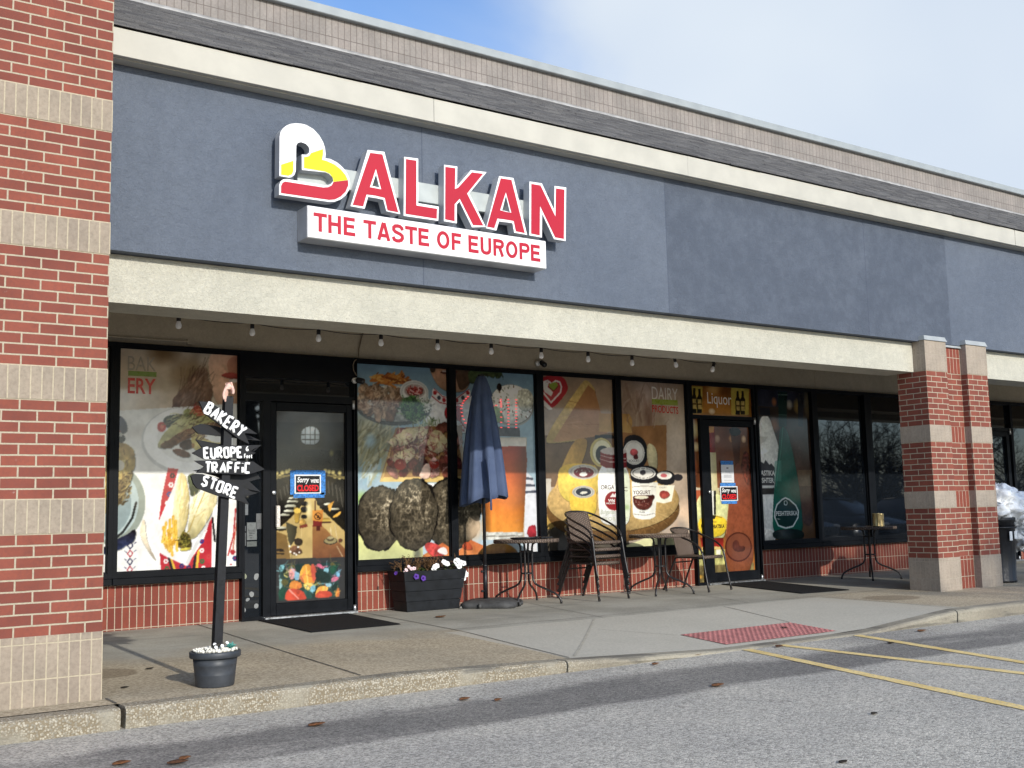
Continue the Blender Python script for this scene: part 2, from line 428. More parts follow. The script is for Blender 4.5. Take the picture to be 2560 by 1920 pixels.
# ------------------------------------------------------------------ materials
def m_asphalt():
    q = Mat('asphalt', (0.2, 0.2, 0.2, 1), 0.9, 0.3)
    v = q.n('TexVoronoi'); v.inputs['Scale'].default_value = 95; q.put(q.obj(), v.inputs['Vector'])
    sp = q.n('SeparateColor'); q.put(v.outputs['Color'], sp.inputs[0])
    n1 = q.noise(170, 3, 0.7); n2 = q.noise(0.7, 4); n3 = q.noise(26, 4, 0.7)
    g = q.math('ADD', q.math('MULTIPLY', sp.outputs[0], 0.6), q.math('MULTIPLY', n1, 0.5))
    col = q.mix(q.rng(g, 0.15, 0.95, smooth=False), (0.18, 0.170, 0.150, 1), (0.70, 0.658, 0.575, 1))
    col = q.mix(1.0, col, q.mix(q.rng(n2, 0.3, 0.7), (0.86, 0.86, 0.87, 1), (1.08, 1.07, 1.05, 1)), 'MULTIPLY')
    col = q.mix(1.0, col, q.mix(q.rng(n3, 0.3, 0.7), (0.84, 0.84, 0.84, 1), (1.1, 1.1, 1.1, 1)), 'MULTIPLY')
    # darker band along the gutter, broken up by noise
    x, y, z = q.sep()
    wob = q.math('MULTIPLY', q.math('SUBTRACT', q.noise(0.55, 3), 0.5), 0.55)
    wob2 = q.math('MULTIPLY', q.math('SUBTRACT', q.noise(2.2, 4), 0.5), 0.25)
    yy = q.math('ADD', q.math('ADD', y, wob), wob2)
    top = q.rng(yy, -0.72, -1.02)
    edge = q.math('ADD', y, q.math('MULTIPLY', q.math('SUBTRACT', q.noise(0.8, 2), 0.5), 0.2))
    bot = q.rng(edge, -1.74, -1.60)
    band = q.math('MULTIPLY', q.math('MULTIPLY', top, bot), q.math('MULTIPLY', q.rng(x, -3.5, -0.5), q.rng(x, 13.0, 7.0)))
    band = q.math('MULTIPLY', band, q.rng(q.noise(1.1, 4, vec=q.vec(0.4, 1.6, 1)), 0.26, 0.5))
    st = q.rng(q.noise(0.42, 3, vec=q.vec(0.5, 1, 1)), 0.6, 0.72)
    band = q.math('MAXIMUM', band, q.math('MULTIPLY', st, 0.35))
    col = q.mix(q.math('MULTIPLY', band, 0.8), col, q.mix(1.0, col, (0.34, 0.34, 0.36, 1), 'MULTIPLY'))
    ce = q.n('TexVoronoi', feature='DISTANCE_TO_EDGE'); ce.inputs['Scale'].default_value = 0.42
    wn = q.n('TexNoise'); wn.inputs['Scale'].default_value = 2.2; wn.inputs['Detail'].default_value = 5; q.put(q.obj(), wn.inputs['Vector'])
    wv = q.n('VectorMath', operation='MULTIPLY_ADD'); q.put(wn.outputs['Color'], wv.inputs[0]); wv.inputs[1].default_value = (0.7, 0.7, 0); q.put(q.obj(), wv.inputs[2]); q.put(wv.outputs[0], ce.inputs['Vector'])
    crack = q.math('MULTIPLY', q.rng(ce.outputs['Distance'], 0.006, 0.002), q.rng(q.noise(0.35, 2), 0.50, 0.56))
    col = q.mix(q.math('MULTIPLY', crack, 0.22), col, (0.05, 0.05, 0.05, 1))
    oil = q.rng(q.noise(2.6, 3), 0.70, 0.78)
    col = q.mix(q.math('MULTIPLY', oil, 0.35), col, (0.09, 0.09, 0.09, 1))
    q.setcol(col)
    q.addbump(q.math('ADD', q.math('MULTIPLY', v.outputs['Distance'], -1.0), n1), 0.7, 0.006)
    return q.m

def concrete(name, base, dark, aggregate=False, patchy=False):
    q = Mat(name, base, 0.9, 0.25)
    n1 = q.noise(1.3, 5, 0.6); n2 = q.noise(45, 4, 0.7)
    col = q.mix(q.rng(n1, 0.32, 0.68), dark, base)
    col = q.mix(1.0, col, q.mix(q.rng(n2, 0.3, 0.7), (0.86, 0.86, 0.86, 1), (1.1, 1.1, 1.09, 1)), 'MULTIPLY')
    x, y, z = q.sep()
    if patchy:
        # worn tan slabs near the kerb, smoother grey ones by the shop front and on the ramp
        j = q.math('MULTIPLY', q.math('SUBTRACT', q.noise(1.7, 4), 0.5), 1.1)
        tan = q.math('MULTIPLY', q.rng(q.math('ADD', y, j), 2.3, 1.2), q.math('MAXIMUM', q.rng(q.math('ADD', x, q.math('MULTIPLY', y, -0.12)), 3.46, 3.44), q.math('MULTIPLY', q.rng(x, 8.0, 8.6), 0.9)))
        spk = q.n('TexVoronoi'); spk.inputs['Scale'].default_value = 70; q.put(q.obj(), spk.inputs['Vector'])
        sc = q.n('SeparateColor'); q.put(spk.outputs['Color'], sc.inputs[0])
        tcol = q.mix(q.rng(q.math('ADD', q.math('MULTIPLY', sc.outputs[0], 0.5), q.math('MULTIPLY', q.noise(30, 4, 0.7), 0.5)), 0.15, 0.85), (0.28, 0.225, 0.15, 1), (0.52, 0.44, 0.315, 1))
        tcol = q.mix(1.0, tcol, q.mix(q.rng(q.noise(0.9, 4), 0.3, 0.7), (0.84, 0.85, 0.86, 1), (1.06, 1.05, 1.03, 1)), 'MULTIPLY')
        col = q.mix(tan, col, tcol)
        ramp = q.math('MULTIPLY', q.rng(y, 1.62, 1.58), q.math('MULTIPLY', q.rng(x, 3.44, 3.46), q.rng(x, 8.6, 8.5)))
        col = q.mix(q.math('MULTIPLY', ramp, 0.7), col, q.mix(q.rng(n2, 0.3, 0.7), (0.42, 0.39, 0.325, 1), (0.52, 0.485, 0.405, 1)))
        # damp rings left by pots
        for cx, cy, rx, ry in ((0.32, 1.12, 0.23, 0.26), (9.05, 0.95, 0.36, 0.3)):
            dx = q.math('DIVIDE', q.math('SUBTRACT', x, cx), rx); dy = q.math('DIVIDE', q.math('SUBTRACT', y, cy), ry)
            d = q.math('ADD', q.math('MULTIPLY', dx, dx), q.math('MULTIPLY', dy, dy))
            d = q.math('ADD', d, q.math('MULTIPLY', q.math('SUBTRACT', q.noise(7, 3), 0.5), 0.5))
            col = q.mix(q.math('MULTIPLY', q.rng(d, 1.1, 0.8), 0.5), col, (0.13, 0.09, 0.05, 1))
        # long grey smears in front of the tables
        sm = q.rng(q.noise(1.4, 5, 0.65, vec=q.vec(0.5, 1.3, 1)), 0.5, 0.72)
        sm = q.math('MULTIPLY', sm, q.rng(y, 1.6, 2.4))
        col = q.mix(q.math('MULTIPLY', sm, 0.45), col, (0.15, 0.145, 0.13, 1))
        rust = q.rng(q.noise(11, 5, 0.7), 0.73, 0.8)
        col = q.mix(q.math('MULTIPLY', rust, 0.3), col, (0.22, 0.13, 0.07, 1))
    if aggregate:
        v = q.n('TexVoronoi'); v.inputs['Scale'].default_value = 78; q.put(q.obj(), v.inputs['Vector'])
        sc = q.n('SeparateColor'); q.put(v.outputs['Color'], sc.inputs[0])
        peb = q.mix(q.rng(sc.outputs[0], 0.2, 0.85), (0.25, 0.225, 0.175, 1), (0.43, 0.39, 0.31, 1))
        peb = q.mix(q.rng(v.outputs['Distance'], 0.4, 0.62), peb, (0.22, 0.18, 0.12, 1))
        k = q.math('MULTIPLY', q.rng(q.noise(3, 4), 0.3, 0.5), q.rng(x, 4.2, 2.6))
        col = q.mix(k, col, peb)
        grime = q.math('MULTIPLY', q.rng(q.noise(2.0, 4, vec=q.vec(0.8, 1, 6)), 0.52, 0.66), q.rng(x, 1.2, 2.2))
        col = q.mix(q.math('MULTIPLY', grime, 0.6), col, (0.09, 0.085, 0.075, 1))
        q.addbump(q.math('MULTIPLY', v.outputs['Distance'], -1.0), 0.6, 0.008)
    q.setcol(col)
    q.addbump(n2, 0.35, 0.004)
    return q.m

def stucco(name, a, b, patches=False, strength=0.9):
    q = Mat(name, a, 0.82, 0.25)
    n1 = q.noise(1.1, 4); n3 = q.noise(9, 4)
    col = q.mix(q.rng(n1, 0.3, 0.7), a, b)
    col = q.mix(1.0, col, q.mix(q.rng(n3, 0.3, 0.7), (0.95, 0.95, 0.95, 1), (1.04, 1.04, 1.04, 1)), 'MULTIPLY')
    col = q.mix(1.0, col, q.mix(q.rng(q.noise(34, 5, 0.7, dist=1.5), 0.32, 0.68), (0.90, 0.90, 0.91, 1), (1.07, 1.07, 1.06, 1)), 'MULTIPLY')
    x, y, z = q.sep()
    if patches:
        mot = q.rng(q.noise(6, 5, 0.65), 0.35, 0.7)
        dk = q.math('MULTIPLY', q.rng(x, 5.90, 5.91), q.rng(x, 10.80, 10.79))
        col = q.mix(q.math('MULTIPLY', dk, q.math('ADD', q.math('MULTIPLY', mot, -0.35), 0.66)), col, tuple(c * k for c, k in zip(a[:3], (0.56, 0.57, 0.60))) + (1,))
        # scuffs and drips in pale paint
        sc = q.math('MULTIPLY', q.rng(q.noise(16, 6, 0.8, vec=q.vec(1.2, 1, 0.35)), 0.70, 0.76), q.rng(q.noise(0.9, 2), 0.55, 0.65))
        col = q.mix(q.math('MULTIPLY', sc, 0.55), col, (0.42, 0.47, 0.52, 1))
        for gx in (2.98, 5.90, 9.14):
            d = q.math('ABSOLUTE', q.math('SUBTRACT', x, gx))
            col = q.mix(q.math('MULTIPLY', q.rng(d, 0.008, 0.003), 0.6), col, (0.05, 0.06, 0.09, 1))
    else:
        dirt = q.rng(q.noise(2.2, 5, 0.7, vec=q.vec(1, 1, 0.25)), 0.58, 0.8)
        col = q.mix(q.math('MULTIPLY', dirt, 0.25), col, tuple(c * 0.7 for c in a[:3]) + (1,))
    q.setcol(col)
    h = q.math('ADD', q.noise(30, 5, 0.65, dist=1.2), q.math('MULTIPLY', q.noise(95, 3), 0.35))
    q.addbump(h, strength, 0.012)
    return q.m

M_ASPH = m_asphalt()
M_PAVE = concrete('pavement_concrete', (0.39, 0.37, 0.315, 1), (0.29, 0.275, 0.23, 1), patchy=True)
M_KERB = concrete('kerb_concrete', (0.33, 0.30, 0.235, 1), (0.235, 0.21, 0.165, 1), aggregate=True)
M_BLUE = stucco('blue_stucco', (0.103, 0.122, 0.157, 1), (0.119, 0.139, 0.175, 1), patches=True)
M_BEAM = stucco('cream_stucco', (0.45, 0.435, 0.365, 1), (0.51, 0.49, 0.41, 1), strength=1.0)
M_TAN = stucco('tan_stucco', (0.40, 0.345, 0.255, 1), (0.46, 0.395, 0.295, 1), strength=0.25)
M_TRIM = plain('cream_metal_trim', (0.455, 0.437, 0.38, 1), 0.6, 0.3, var=0.05, vs=3)
M_RED = brick('red_brick', rgb(150, 84, 68, .80), rgb(126, 70, 60, .80), (0.15, 0.055, 0.045, 1), (0.42, 0.36, 0.265, 1), 0.2032, 0.0677, ms=0.0055, stain=0.25)
M_GREY = brick('grey_soldier_brick', (0.34, 0.285, 0.22, 1), (0.29, 0.24, 0.19, 1), (0.17, 0.13, 0.10, 1), (0.46, 0.39, 0.28, 1), 0.0648, 0.2085, 0.0, 0.0045)
M_GREY2 = brick('grey_soldier_brick_weathered', (0.36, 0.305, 0.245, 1), (0.31, 0.26, 0.205, 1), (0.20, 0.165, 0.13, 1), (0.40, 0.345, 0.27, 1), 0.0648, 0.2085, 0.0, 0.003)
M_SOLD = brick('red_soldier_brick', rgb(146, 76, 60, .82), rgb(126, 63, 53, .82), (0.17, 0.055, 0.045, 1), (0.44, 0.36, 0.27, 1), 0.0705, 0.2085, 0.0, 0.0045)
M_PARA = brick('parapet_soldier_brick', (0.29, 0.265, 0.24, 1), (0.25, 0.225, 0.205, 1), (0.17, 0.15, 0.14, 1), (0.14, 0.115, 0.10, 1), 0.0677, 0.2032, 0.0, 0.003, stain=0.1)
M_CAP = plain('grey_metal_coping', (0.30, 0.325, 0.33, 1), 0.5, 0.4, var=0.06, vs=4)
M_PCAP = plain('pale_metal_coping', (0.33, 0.35, 0.35, 1), 0.5, 0.5, var=0.06, vs=4)
M_FLASH = plain('white_flashing', (0.40, 0.39, 0.37, 1), 0.5, var=0.15, vs=12)
M_FRAME = plain('black_frame_metal', (0.0045, 0.0055, 0.0075, 1), 0.5, 0.12, var=0.15, vs=8)
M_DARK = plain('black_panel', (0.008, 0.010, 0.014, 1), 0.6, 0.3, var=0.1)
M_METAL = plain('brushed_metal', (0.55, 0.56, 0.57, 1), 0.35, 0.5, 0.9, var=0.08)
M_WHITE = plain('white_plastic', (0.75, 0.75, 0.73, 1), 0.4, var=0.04)
M_BLACK = plain('black_plastic', (0.012, 0.012, 0.014, 1), 0.45, var=0.2)
q = Mat('dark_glass', (0.006, 0.008, 0.011, 1), 0.02, 0.9); q.addbump(q.noise(1.5, 2), 0.015, 0.02); M_GLASS = q.m
q = Mat('window_film_print', (0.5, 0.5, 0.5, 1), 0.06, 0.42)
a = q.n('VertexColor'); a.layer_name = 'print'; q.setcol(a.outputs[0]); q.addbump(q.noise(1.2, 2), 0.012, 0.02); M_PRINT = q.m
q = Mat('paper_print', (0.5, 0.5, 0.5, 1), 0.6, 0.3); a = q.n('VertexColor'); a.layer_name = 'print'; q.setcol(a.outputs[0]); M_PAPER = q.m
def m_shingle():
    q = Mat('asphalt_shingle', (0.05, 0.05, 0.05, 1), 0.95, 0.2)
    x, y, z = q.sep()
    cb = q.n('CombineXYZ'); q.put(x, cb.inputs[0]); q.put(q.math('MULTIPLY', z, 1.0), cb.inputs[1])
    t = q.n('TexBrick'); q.put(cb.outputs[0], t.inputs['Vector']); t.inputs['Scale'].default_value = 1
    t.inputs['Brick Width'].default_value = 0.24; t.inputs['Row Height'].default_value = 0.0435; t.inputs['Mortar Size'].default_value = 0.0015
    t.inputs['Color1'].default_value = (0.135, 0.132, 0.13, 1); t.inputs['Color2'].default_value = (0.082, 0.080, 0.082, 1); t.inputs['Mortar'].default_value = (0.02, 0.02, 0.02, 1)
    col = q.mix(1.0, t.outputs['Color'], q.mix(q.rng(q.noise(5, 5, 0.7, vec=q.vec(0.6, 1, 5)), 0.3, 0.7), (0.8, 0.8, 0.81, 1), (1.18, 1.17, 1.15, 1)), 'MULTIPLY')
    q.setcol(q.mix(1.0, col, q.mix(q.rng(q.noise(160, 2), 0.3, 0.7), (0.75, 0.75, 0.75, 1), (1.2, 1.2, 1.2, 1)), 'MULTIPLY'))
    q.addbump(q.noise(160, 2), 0.5, 0.004)
    return q.m
M_SHING = m_shingle()

# ------------------------------------------------------------------ the setting
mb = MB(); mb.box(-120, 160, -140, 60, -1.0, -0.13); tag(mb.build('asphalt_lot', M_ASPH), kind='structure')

def sdrop(x):
    for (xa, a), (xb, b) in zip(((-99, 0), (1.9, 0), (3.3, .36), (5.0, 1), (6.85, 1), (8.35, 0)), ((1.9, 0), (3.3, .36), (5.0, 1), (6.85, 1), (8.35, 0), (99, 0))):
        if xa <= x < xb: return a + (b - a) * (x - xa) / (xb - xa)
    return 0
def pz(x, y):
    t = min(1, max(0, (1.5 - y) / 1.73)); return gz(y) - 0.112 * sdrop(x) * t
xs = [-14, -8, -4, -2] + [0.028] + [0.5 * i for i in range(1, 25)] + [13, 14, 16, 20, 30, 60]
ys = [-0.23, 0.0, 0.3, 0.6, 0.9, 1.2, 1.5, 2.0, 3.0, 4.6]
mb = MB(); mb.grid([[(x, y, pz(x, y)) for x in xs] for y in ys])
# slab joints are cut as shallow dark grooves lying on the sheet
tag(mb.build('pavement', M_PAVE), kind='structure')
mb = MB()
def groove(p, w=0.012, n=8):
    rows = []
    for i in range(n + 1):
        t = i / n; x = p[0][0] + (p[1][0] - p[0][0]) * t; y = p[0][1] + (p[1][1] - p[0][1]) * t
        dx, dy = p[1][0] - p[0][0], p[1][1] - p[0][1]; l = math.hypot(dx, dy); nx, ny = -dy / l * w / 2, dx / l * w / 2
        x += random.uniform(-.002, .002)
        rows.append([(x - nx, y - ny, pz(x, y) + .004), (x + nx, y + ny, pz(x, y) + .004)])
    mb.grid(rows)
groove(((2.0, 4.0), (1.66, -0.22))); groove(((3.83, 4.0), (3.45, -0.22))); groove(((0.03, 0.0), (0.03, -0.22)), 0.016)
groove(((3.62, 1.75), (8.66, 1.70)), 0.010, 20); groove(((8.66, 1.70), (11.0, 1.72)), 0.010); groove(((6.95, 1.55), (6.72, 0.44)), 0.010)
groove(((5.85, 3.9), (5.30, 1.60)), 0.008); groove(((8.2, 3.9), (7.5, 1.7)), 0.008); groove(((8.62, 1.6), (8.45, -0.22)), 0.010); groove(((4.75, 1.0), (5.2, 0.42)), 0.006)
M_JOINT = plain('dirt_filled_joint', (0.10, 0.09, 0.075, 1), 0.95, var=0.3, vs=6)
tag(mb.build('pavement_joint', M_JOINT), kind='structure')
mb = MB(); groove(((5.15, 1.55), (3.55, -0.16)), 0.022, 14)
tag(mb.build('ramp_ridge', plain('pale_ridge', (0.40, 0.37, 0.30, 1), 0.9)), kind='structure')

def kerb(x0, x1, dy=0.0, dz=0.0):
    mb = MB(); k = max(2, int((x1 - x0) / 0.15)); rows = []
    prof = [(-0.355, -0.2), (-0.375, -0.125), (-0.385, -0.035), (-0.377, -0.012), (-0.355, -0.001), (-0.23, 0.0), (-0.23, -0.2)]
    for i in range(k + 1):
        x = x0 + (x1 - x0) * i / k; d = 0.112 * sdrop(x)
        rows.append([(x, y + dy, (z - d if z > -0.1 else z) + dz + (gz(y) if z > -0.1 else 0)) for y, z in prof])
    for r_ in (rows[0], rows[-1]): mb.add(r_, [tuple(range(len(r_)))])
    mb.grid(rows, sm=False)
    return tag(mb.build('kerb', M_KERB), kind='structure')
kerb(-14, 0.012, 0.0, -0.004); kerb(0.042, 3.30); kerb(3.316, 8.28); kerb(8.30, 60)
# slip of pavement that closes the kerb gap in front of the pillar
M_YEL = None
def m_yellow():
    q = Mat('yellow_road_paint', (0.7, 0.5, 0.12, 1), 0.8, 0.3)
    w = q.rng(q.noise(40, 5, 0.75), 0.46, 0.64); f = q.noise(4, 3)
    c = q.mix(q.rng(f, .3, .7), (0.70, 0.50, 0.17, 1), (0.82, 0.62, 0.26, 1))
    q.setcol(q.mix(q.math('MULTIPLY', w, 0.75), c, (0.34, 0.32, 0.27, 1))); q.addbump(q.noise(120, 3), 0.5, 0.004); return q.m
M_YEL = m_yellow()
def stripe(p0, p1, w):
    mb = MB(); d = Vector((p1[0] - p0[0], p1[1] - p0[1], 0)); l = d.length; d.normalize(); n = Vector((-d.y, d.x, 0)) * w / 2; rows = []
    k = 60
    for i in range(k + 1):
        c = Vector((p0[0], p0[1], -0.126)) + d * l * i / k; a = random.uniform(-.004, .004); b = random.uniform(-.004, .004)
        rows.append([tuple(c - n * (1 + a / w * 2)), tuple(c + n * (1 + b / w * 2))])
    mb.grid(rows, sm=False); tag(mb.build('road_line', M_YEL), kind='structure')
for (a0, a1), (b0, b1) in (([(5.26,-.25),(5.283,-.309)], [(4.419,-3.353),(4.243,-3.456)]), ([(5.688,-.338),(5.647,-.404)], [(5.612,-2.653),(5.53,-2.702)]), ([(6.738,-.304),(6.702,-.372)], [(6.129,-2.351),(6.026,-2.411)])):
    A = Vector(((a0[0] + a1[0]) / 2, (a0[1] + a1[1]) / 2)); B = Vector(((b0[0] + b1[0]) / 2, (b0[1] + b1[1]) / 2)); d = (B - A)
    stripe(tuple(A), tuple(A + d * 1.9), 0.105)

# red tactile plate let into the ramp
mb = MB(); M_TACT = plain('red_tactile_plastic', (0.37, 0.15, 0.14, 1), 0.8, 0.3, var=0.12, vs=9, bump=0.2)
x0, x1, y0, y1 = 5.23, 6.70, -0.15, 0.42
mb.grid([[(x, y, pz(x, y) + .005) for x in [x0 + (x1 - x0) * i / 12 for i in range(13)]] for y in (y0, 0.0, 0.15, 0.3, y1)], sm=False)
for i in range(24):
    for j in range(9):
        cx = x0 + (i + .5) * (x1 - x0) / 24; cy = y0 + (j + .5) * (y1 - y0) / 9; z = pz(cx, cy) + .005
        mb.lathe([(.017, z - .001), (.012, z + .006)], cx, cy, 8, cap0=False, sm=False)
tag(mb.build('tactile_paving', M_TACT), 'red studded tactile paving panel set in the kerb ramp', 'tactile paving')

# ------------------------------------------------------------------ the shop building
shop = thing('shop_building', (4.0, 4.0, 0), 'long brick and blue stucco shop building with cream trim and shingled roof', 'building')
XL, XR = -4.0, 34.0
c7 = 0.0677
mb = MB(); mb.box(0.0, XR, 1.10, 1.9, 3.076, 4.62); mb.build('fascia_wall', M_BLUE, shop)
mb = MB(); mb.box(0.0, 10.14, 1.205, 1.62, 2.703, 3.07)
mb.build('lintel_beam', M_BEAM, shop)
mb = MB(); mb.box(11.46, XR, 1.205, 1.62, 2.703, 3.07); mb.build('lintel_beam', M_BEAM, shop)
mb = MB(); mb.box(XL, XR, 1.62, 4.3, 3.34, 3.4); mb.build('ceiling', M_TAN, shop)
mb = MB(); mb.box(XL, XR, 4.0, 4.3, 2.842, 3.34)
mb.build('upper_wall', M_TAN, shop)
for x in (11.62, 0.9):
    mb = MB(); mb.box(x, x + .02, 3.992, 4.0, 2.845, 3.33); mb.build('control_joint', M_TAN, shop)
mb = MB(); jx = [0.0, 3.02, 6.10, 9.16, 12.2, 15.2, 18.2, 21.2, 24.2, 27.2, 30.2, XR]
for a, b in zip(jx[:-1], jx[1:]):
    e = random.uniform(-.004, .004)
    mb.bbox(a + .001, b - .001, 0.95 + e, 1.28, 4.518, 4.733 + e, 0.002)
mb.build('cornice_trim', M_TRIM, shop)
mb = MB(); mb.box(0, XR, 1.0, 1.28, 4.51, 4.519); mb.build('cornice_soffit', M_TRIM, shop)
mb = MB(); mb.box(XL, XR, 1.62, 2.06, 2.815, 3.34); mb.build('header', M_TAN, shop)
# shingles: overlapping courses up the slope
mb = MB(); nr = 20
for i in range(nr):
    t0, t1 = i / nr, (i + 1) / nr + 0.02
    ya, yb = 0.93 + 1.37 * t0, 0.93 + 1.37 * t1; za, zb = 4.742 + 0.87 * t0, 4.742 + 0.87 * t1
    cuts = [0.0]
    while cuts[-1] < XR: cuts.append(cuts[-1] + random.uniform(0.12, 0.5))
    for a, b in zip(cuts[:-1], cuts[1:]):
        h = random.choice((0.009, 0.011, 0.014)); e = random.uniform(-0.007, 0.007)
        mb.add([(a, ya + e, za - .002 + e * .6), (b, ya + e, za - .002 + e * .6), (b, yb, zb - .004), (a, yb, zb - .004), (a, ya + e, za + h + e * .6), (b, ya + e, za + h + e * .6), (b, yb, zb + .002), (a, yb, zb + .002)],
               [(0, 1, 5, 4), (4, 5, 6, 7), (0, 4, 7, 3), (1, 2, 6, 5)])
mb.build('roof', M_SHING, shop)
mb = MB(); mb.box(XL, XR, 2.33, 2.6, 5.4, 5.945); para = mb.build('parapet', M_PARA, shop, origin=(0, 2.33, 5.55))
mb = MB(); mb.bbox(XL, XR, 2.27, 2.66, 5.945, 6.035, 0.006); mb.build('parapet_coping', M_CAP, para)
mb = MB(); rows = []
for i in range(90):
    x = XL + (XR - XL) * i / 89; w = random.uniform(-.008, .008)
    rows.append([(x, 2.26 + w, 5.588 + w), (x, 2.30, 5.622), (x, 2.322, 5.65 + w * .5)])
mb.grid(rows); mb.build('flashing', M_FLASH, para, solid=0.004)
mb = MB(); mb.box(XL, XR, 4.3, 9.0, 0, 5.4); mb.box(XL, XR, 2.6, 4.3, 3.4, 5.4); mb.build('rear_block', M_TAN, shop)

# brick piers
def pier(x0, x1, y0, y1, levels, grey, top, parent_name='pillar', wallstone=True):
    mb = MB(); mb.box(x0, x1, y0, y1, -0.05, top); p = mb.build('pillar', M_RED, shop, origin=(x1, y0, 0))
    for za, zb in levels:
        b = MB(); b.box(x0 - .004, x1 + .0035, y0 - .004, y1 + .003, za, zb); b.build('stone_band', grey, p, origin=(x1 + .0035, y0 - .004, za))
    return p
pier(-2.4, 0.0, 0.0, 1.3, ((-0.05, 0.004 + 6 * c7), (15 * c7, 18.1 * c7), (27 * c7, 30.1 * c7), (41 * c7, 44.1 * c7), (53 * c7, 56.1 * c7)), M_GREY, 6.2)
LV = ((-0.05, 6 * c7), (15 * c7, 18 * c7), (27 * c7, 30 * c7), (40 * c7, 3.085))
# paired piers with a red brick strip set back between them
pa = MB(); pa.box(10.11, 10.545, 1.03, 1.45, -0.05, 3.08); pA = pa.build('pillar', M_RED, shop, origin=(10.11, 1.03, 0.0))
pb = MB(); pb.box(10.985, 11.43, 1.03, 1.45, -0.05, 3.08); pB = pb.build('pillar', M_RED, shop, origin=(11.1, 1.03, 0.0))
for P, x0, x1, yb in ((pA, 10.11, 10.545, 1.45), (pB, 10.985, 11.43, 1.45)):
    for za, zb in LV:
        b = MB(); b.box(x0 - .004, x1 + .004, 1.026, (1.2 if zb > 3 else yb + .004), za, zb); b.build('stone_band', M_GREY2, P, origin=(x0, 1.026, za))
    b = MB(); b.add([(x0 - .02, 1.01, 3.087), (x1 + .02, 1.01, 3.087), (x1 + .02, 1.2, 3.087), (x0 - .02, 1.2, 3.087), (x0, 1.03, 3.145), (x1, 1.03, 3.145), (x1, 1.2, 3.145), (x0, 1.2, 3.145)],
                    [(0, 3, 2, 1), (4, 5, 6, 7), (0, 1, 5, 4), (1, 2, 6, 5), (2, 3, 7, 6), (3, 0, 4, 7)]); b.build('pillar_cap', M_PCAP, P)
b = MB(); b.box(10.545, 10.985, 1.125, 1.44, -0.05, 3.04); pC = b.build('pillar', M_RED, shop, origin=(10.58, 1.125, 0.0))
for za, zb in LV:
    b = MB(); b.box(10.551, 10.979, 1.122, 1.2, za, min(zb, 3.035)); b.build('brick_band', M_SOLD, pC, origin=(10.555, 1.122, za))
b = MB(); b.box(10.551, 10.979, 1.09, 1.2, 3.041, 3.066); b.build('pillar_cap', M_PCAP, pC)

# low brick walls under the glass
for a, b_ in ((-1.0, 2.435), (3.775, 8.93), (10.215, 15.4), (16.80, 24.0)):
    mb = MB(); mb.box(a, b_, 4.0, 4.25, -0.03, 0.468); mb.build('base_wall', M_SOLD, shop, origin=(a, 4.0, 0.047))
# shop windows: each its own frame and pane
def window(x0, x1, z0=0.585, z1=2.80, l=0.045, r=0.045, sill=True):
    mb = MB()
    mb.box(x0 - l, x0, 3.93, 4.06, z0 - .05, z1 + .042); mb.box(x1, x1 + r, 3.93, 4.06, z0 - .05, z1 + .042)
    mb.box(x0, x1, 3.932, 4.06, z1, z1 + .042); mb.box(x0, x1, 3.932, 4.06, z0 - .05, z0)
    mb.box(x0, x0 + .012, 3.965, 3.985, z0 + .012, z1 - .012); mb.box(x1 - .012, x1, 3.965, 3.985, z0 + .012, z1 - .012)
    mb.box(x0, x1, 3.965, 3.985, z0, z0 + .012); mb.box(x0, x1, 3.965, 3.985, z1 - .012, z1)
    w = mb.build('window', M_FRAME, shop)
    mb = MB(); mb.box(x0, x1, 3.99, 4.0, z0, z1); mb.build('pane', M_GLASS, w)
    if sill:
        mb = MB(); mb.bbox(x0 - l + .001, x1 + r - .001, 3.915, 4.06, z0 - .118, z0 - .051, 0.006); mb.build('sill', M_FRAME, w)
    return w
window(-0.3, 1.090, l=.05, r=.043); window(1.177, 2.408, l=.043, r=.03)
window(3.778, 4.99, l=.03, r=.045); window(5.082, 6.27, l=.046, r=.052)
window(6.376, 7.556, l=.053, r=.049); window(7.654, 8.846, l=.048, r=.06)
window(10.262, 11.44, l=.04, r=.06); window(11.562, 12.69, l=.06, r=.078); window(12.85, 14.1, l=.08, r=.06); window(14.22, 15.36, l=.06, r=.04)
window(16.84, 18.4, l=.045, r=.05); window(18.5, 20.1, l=.049, r=.05); window(20.2, 21.8, l=.049, r=.05)

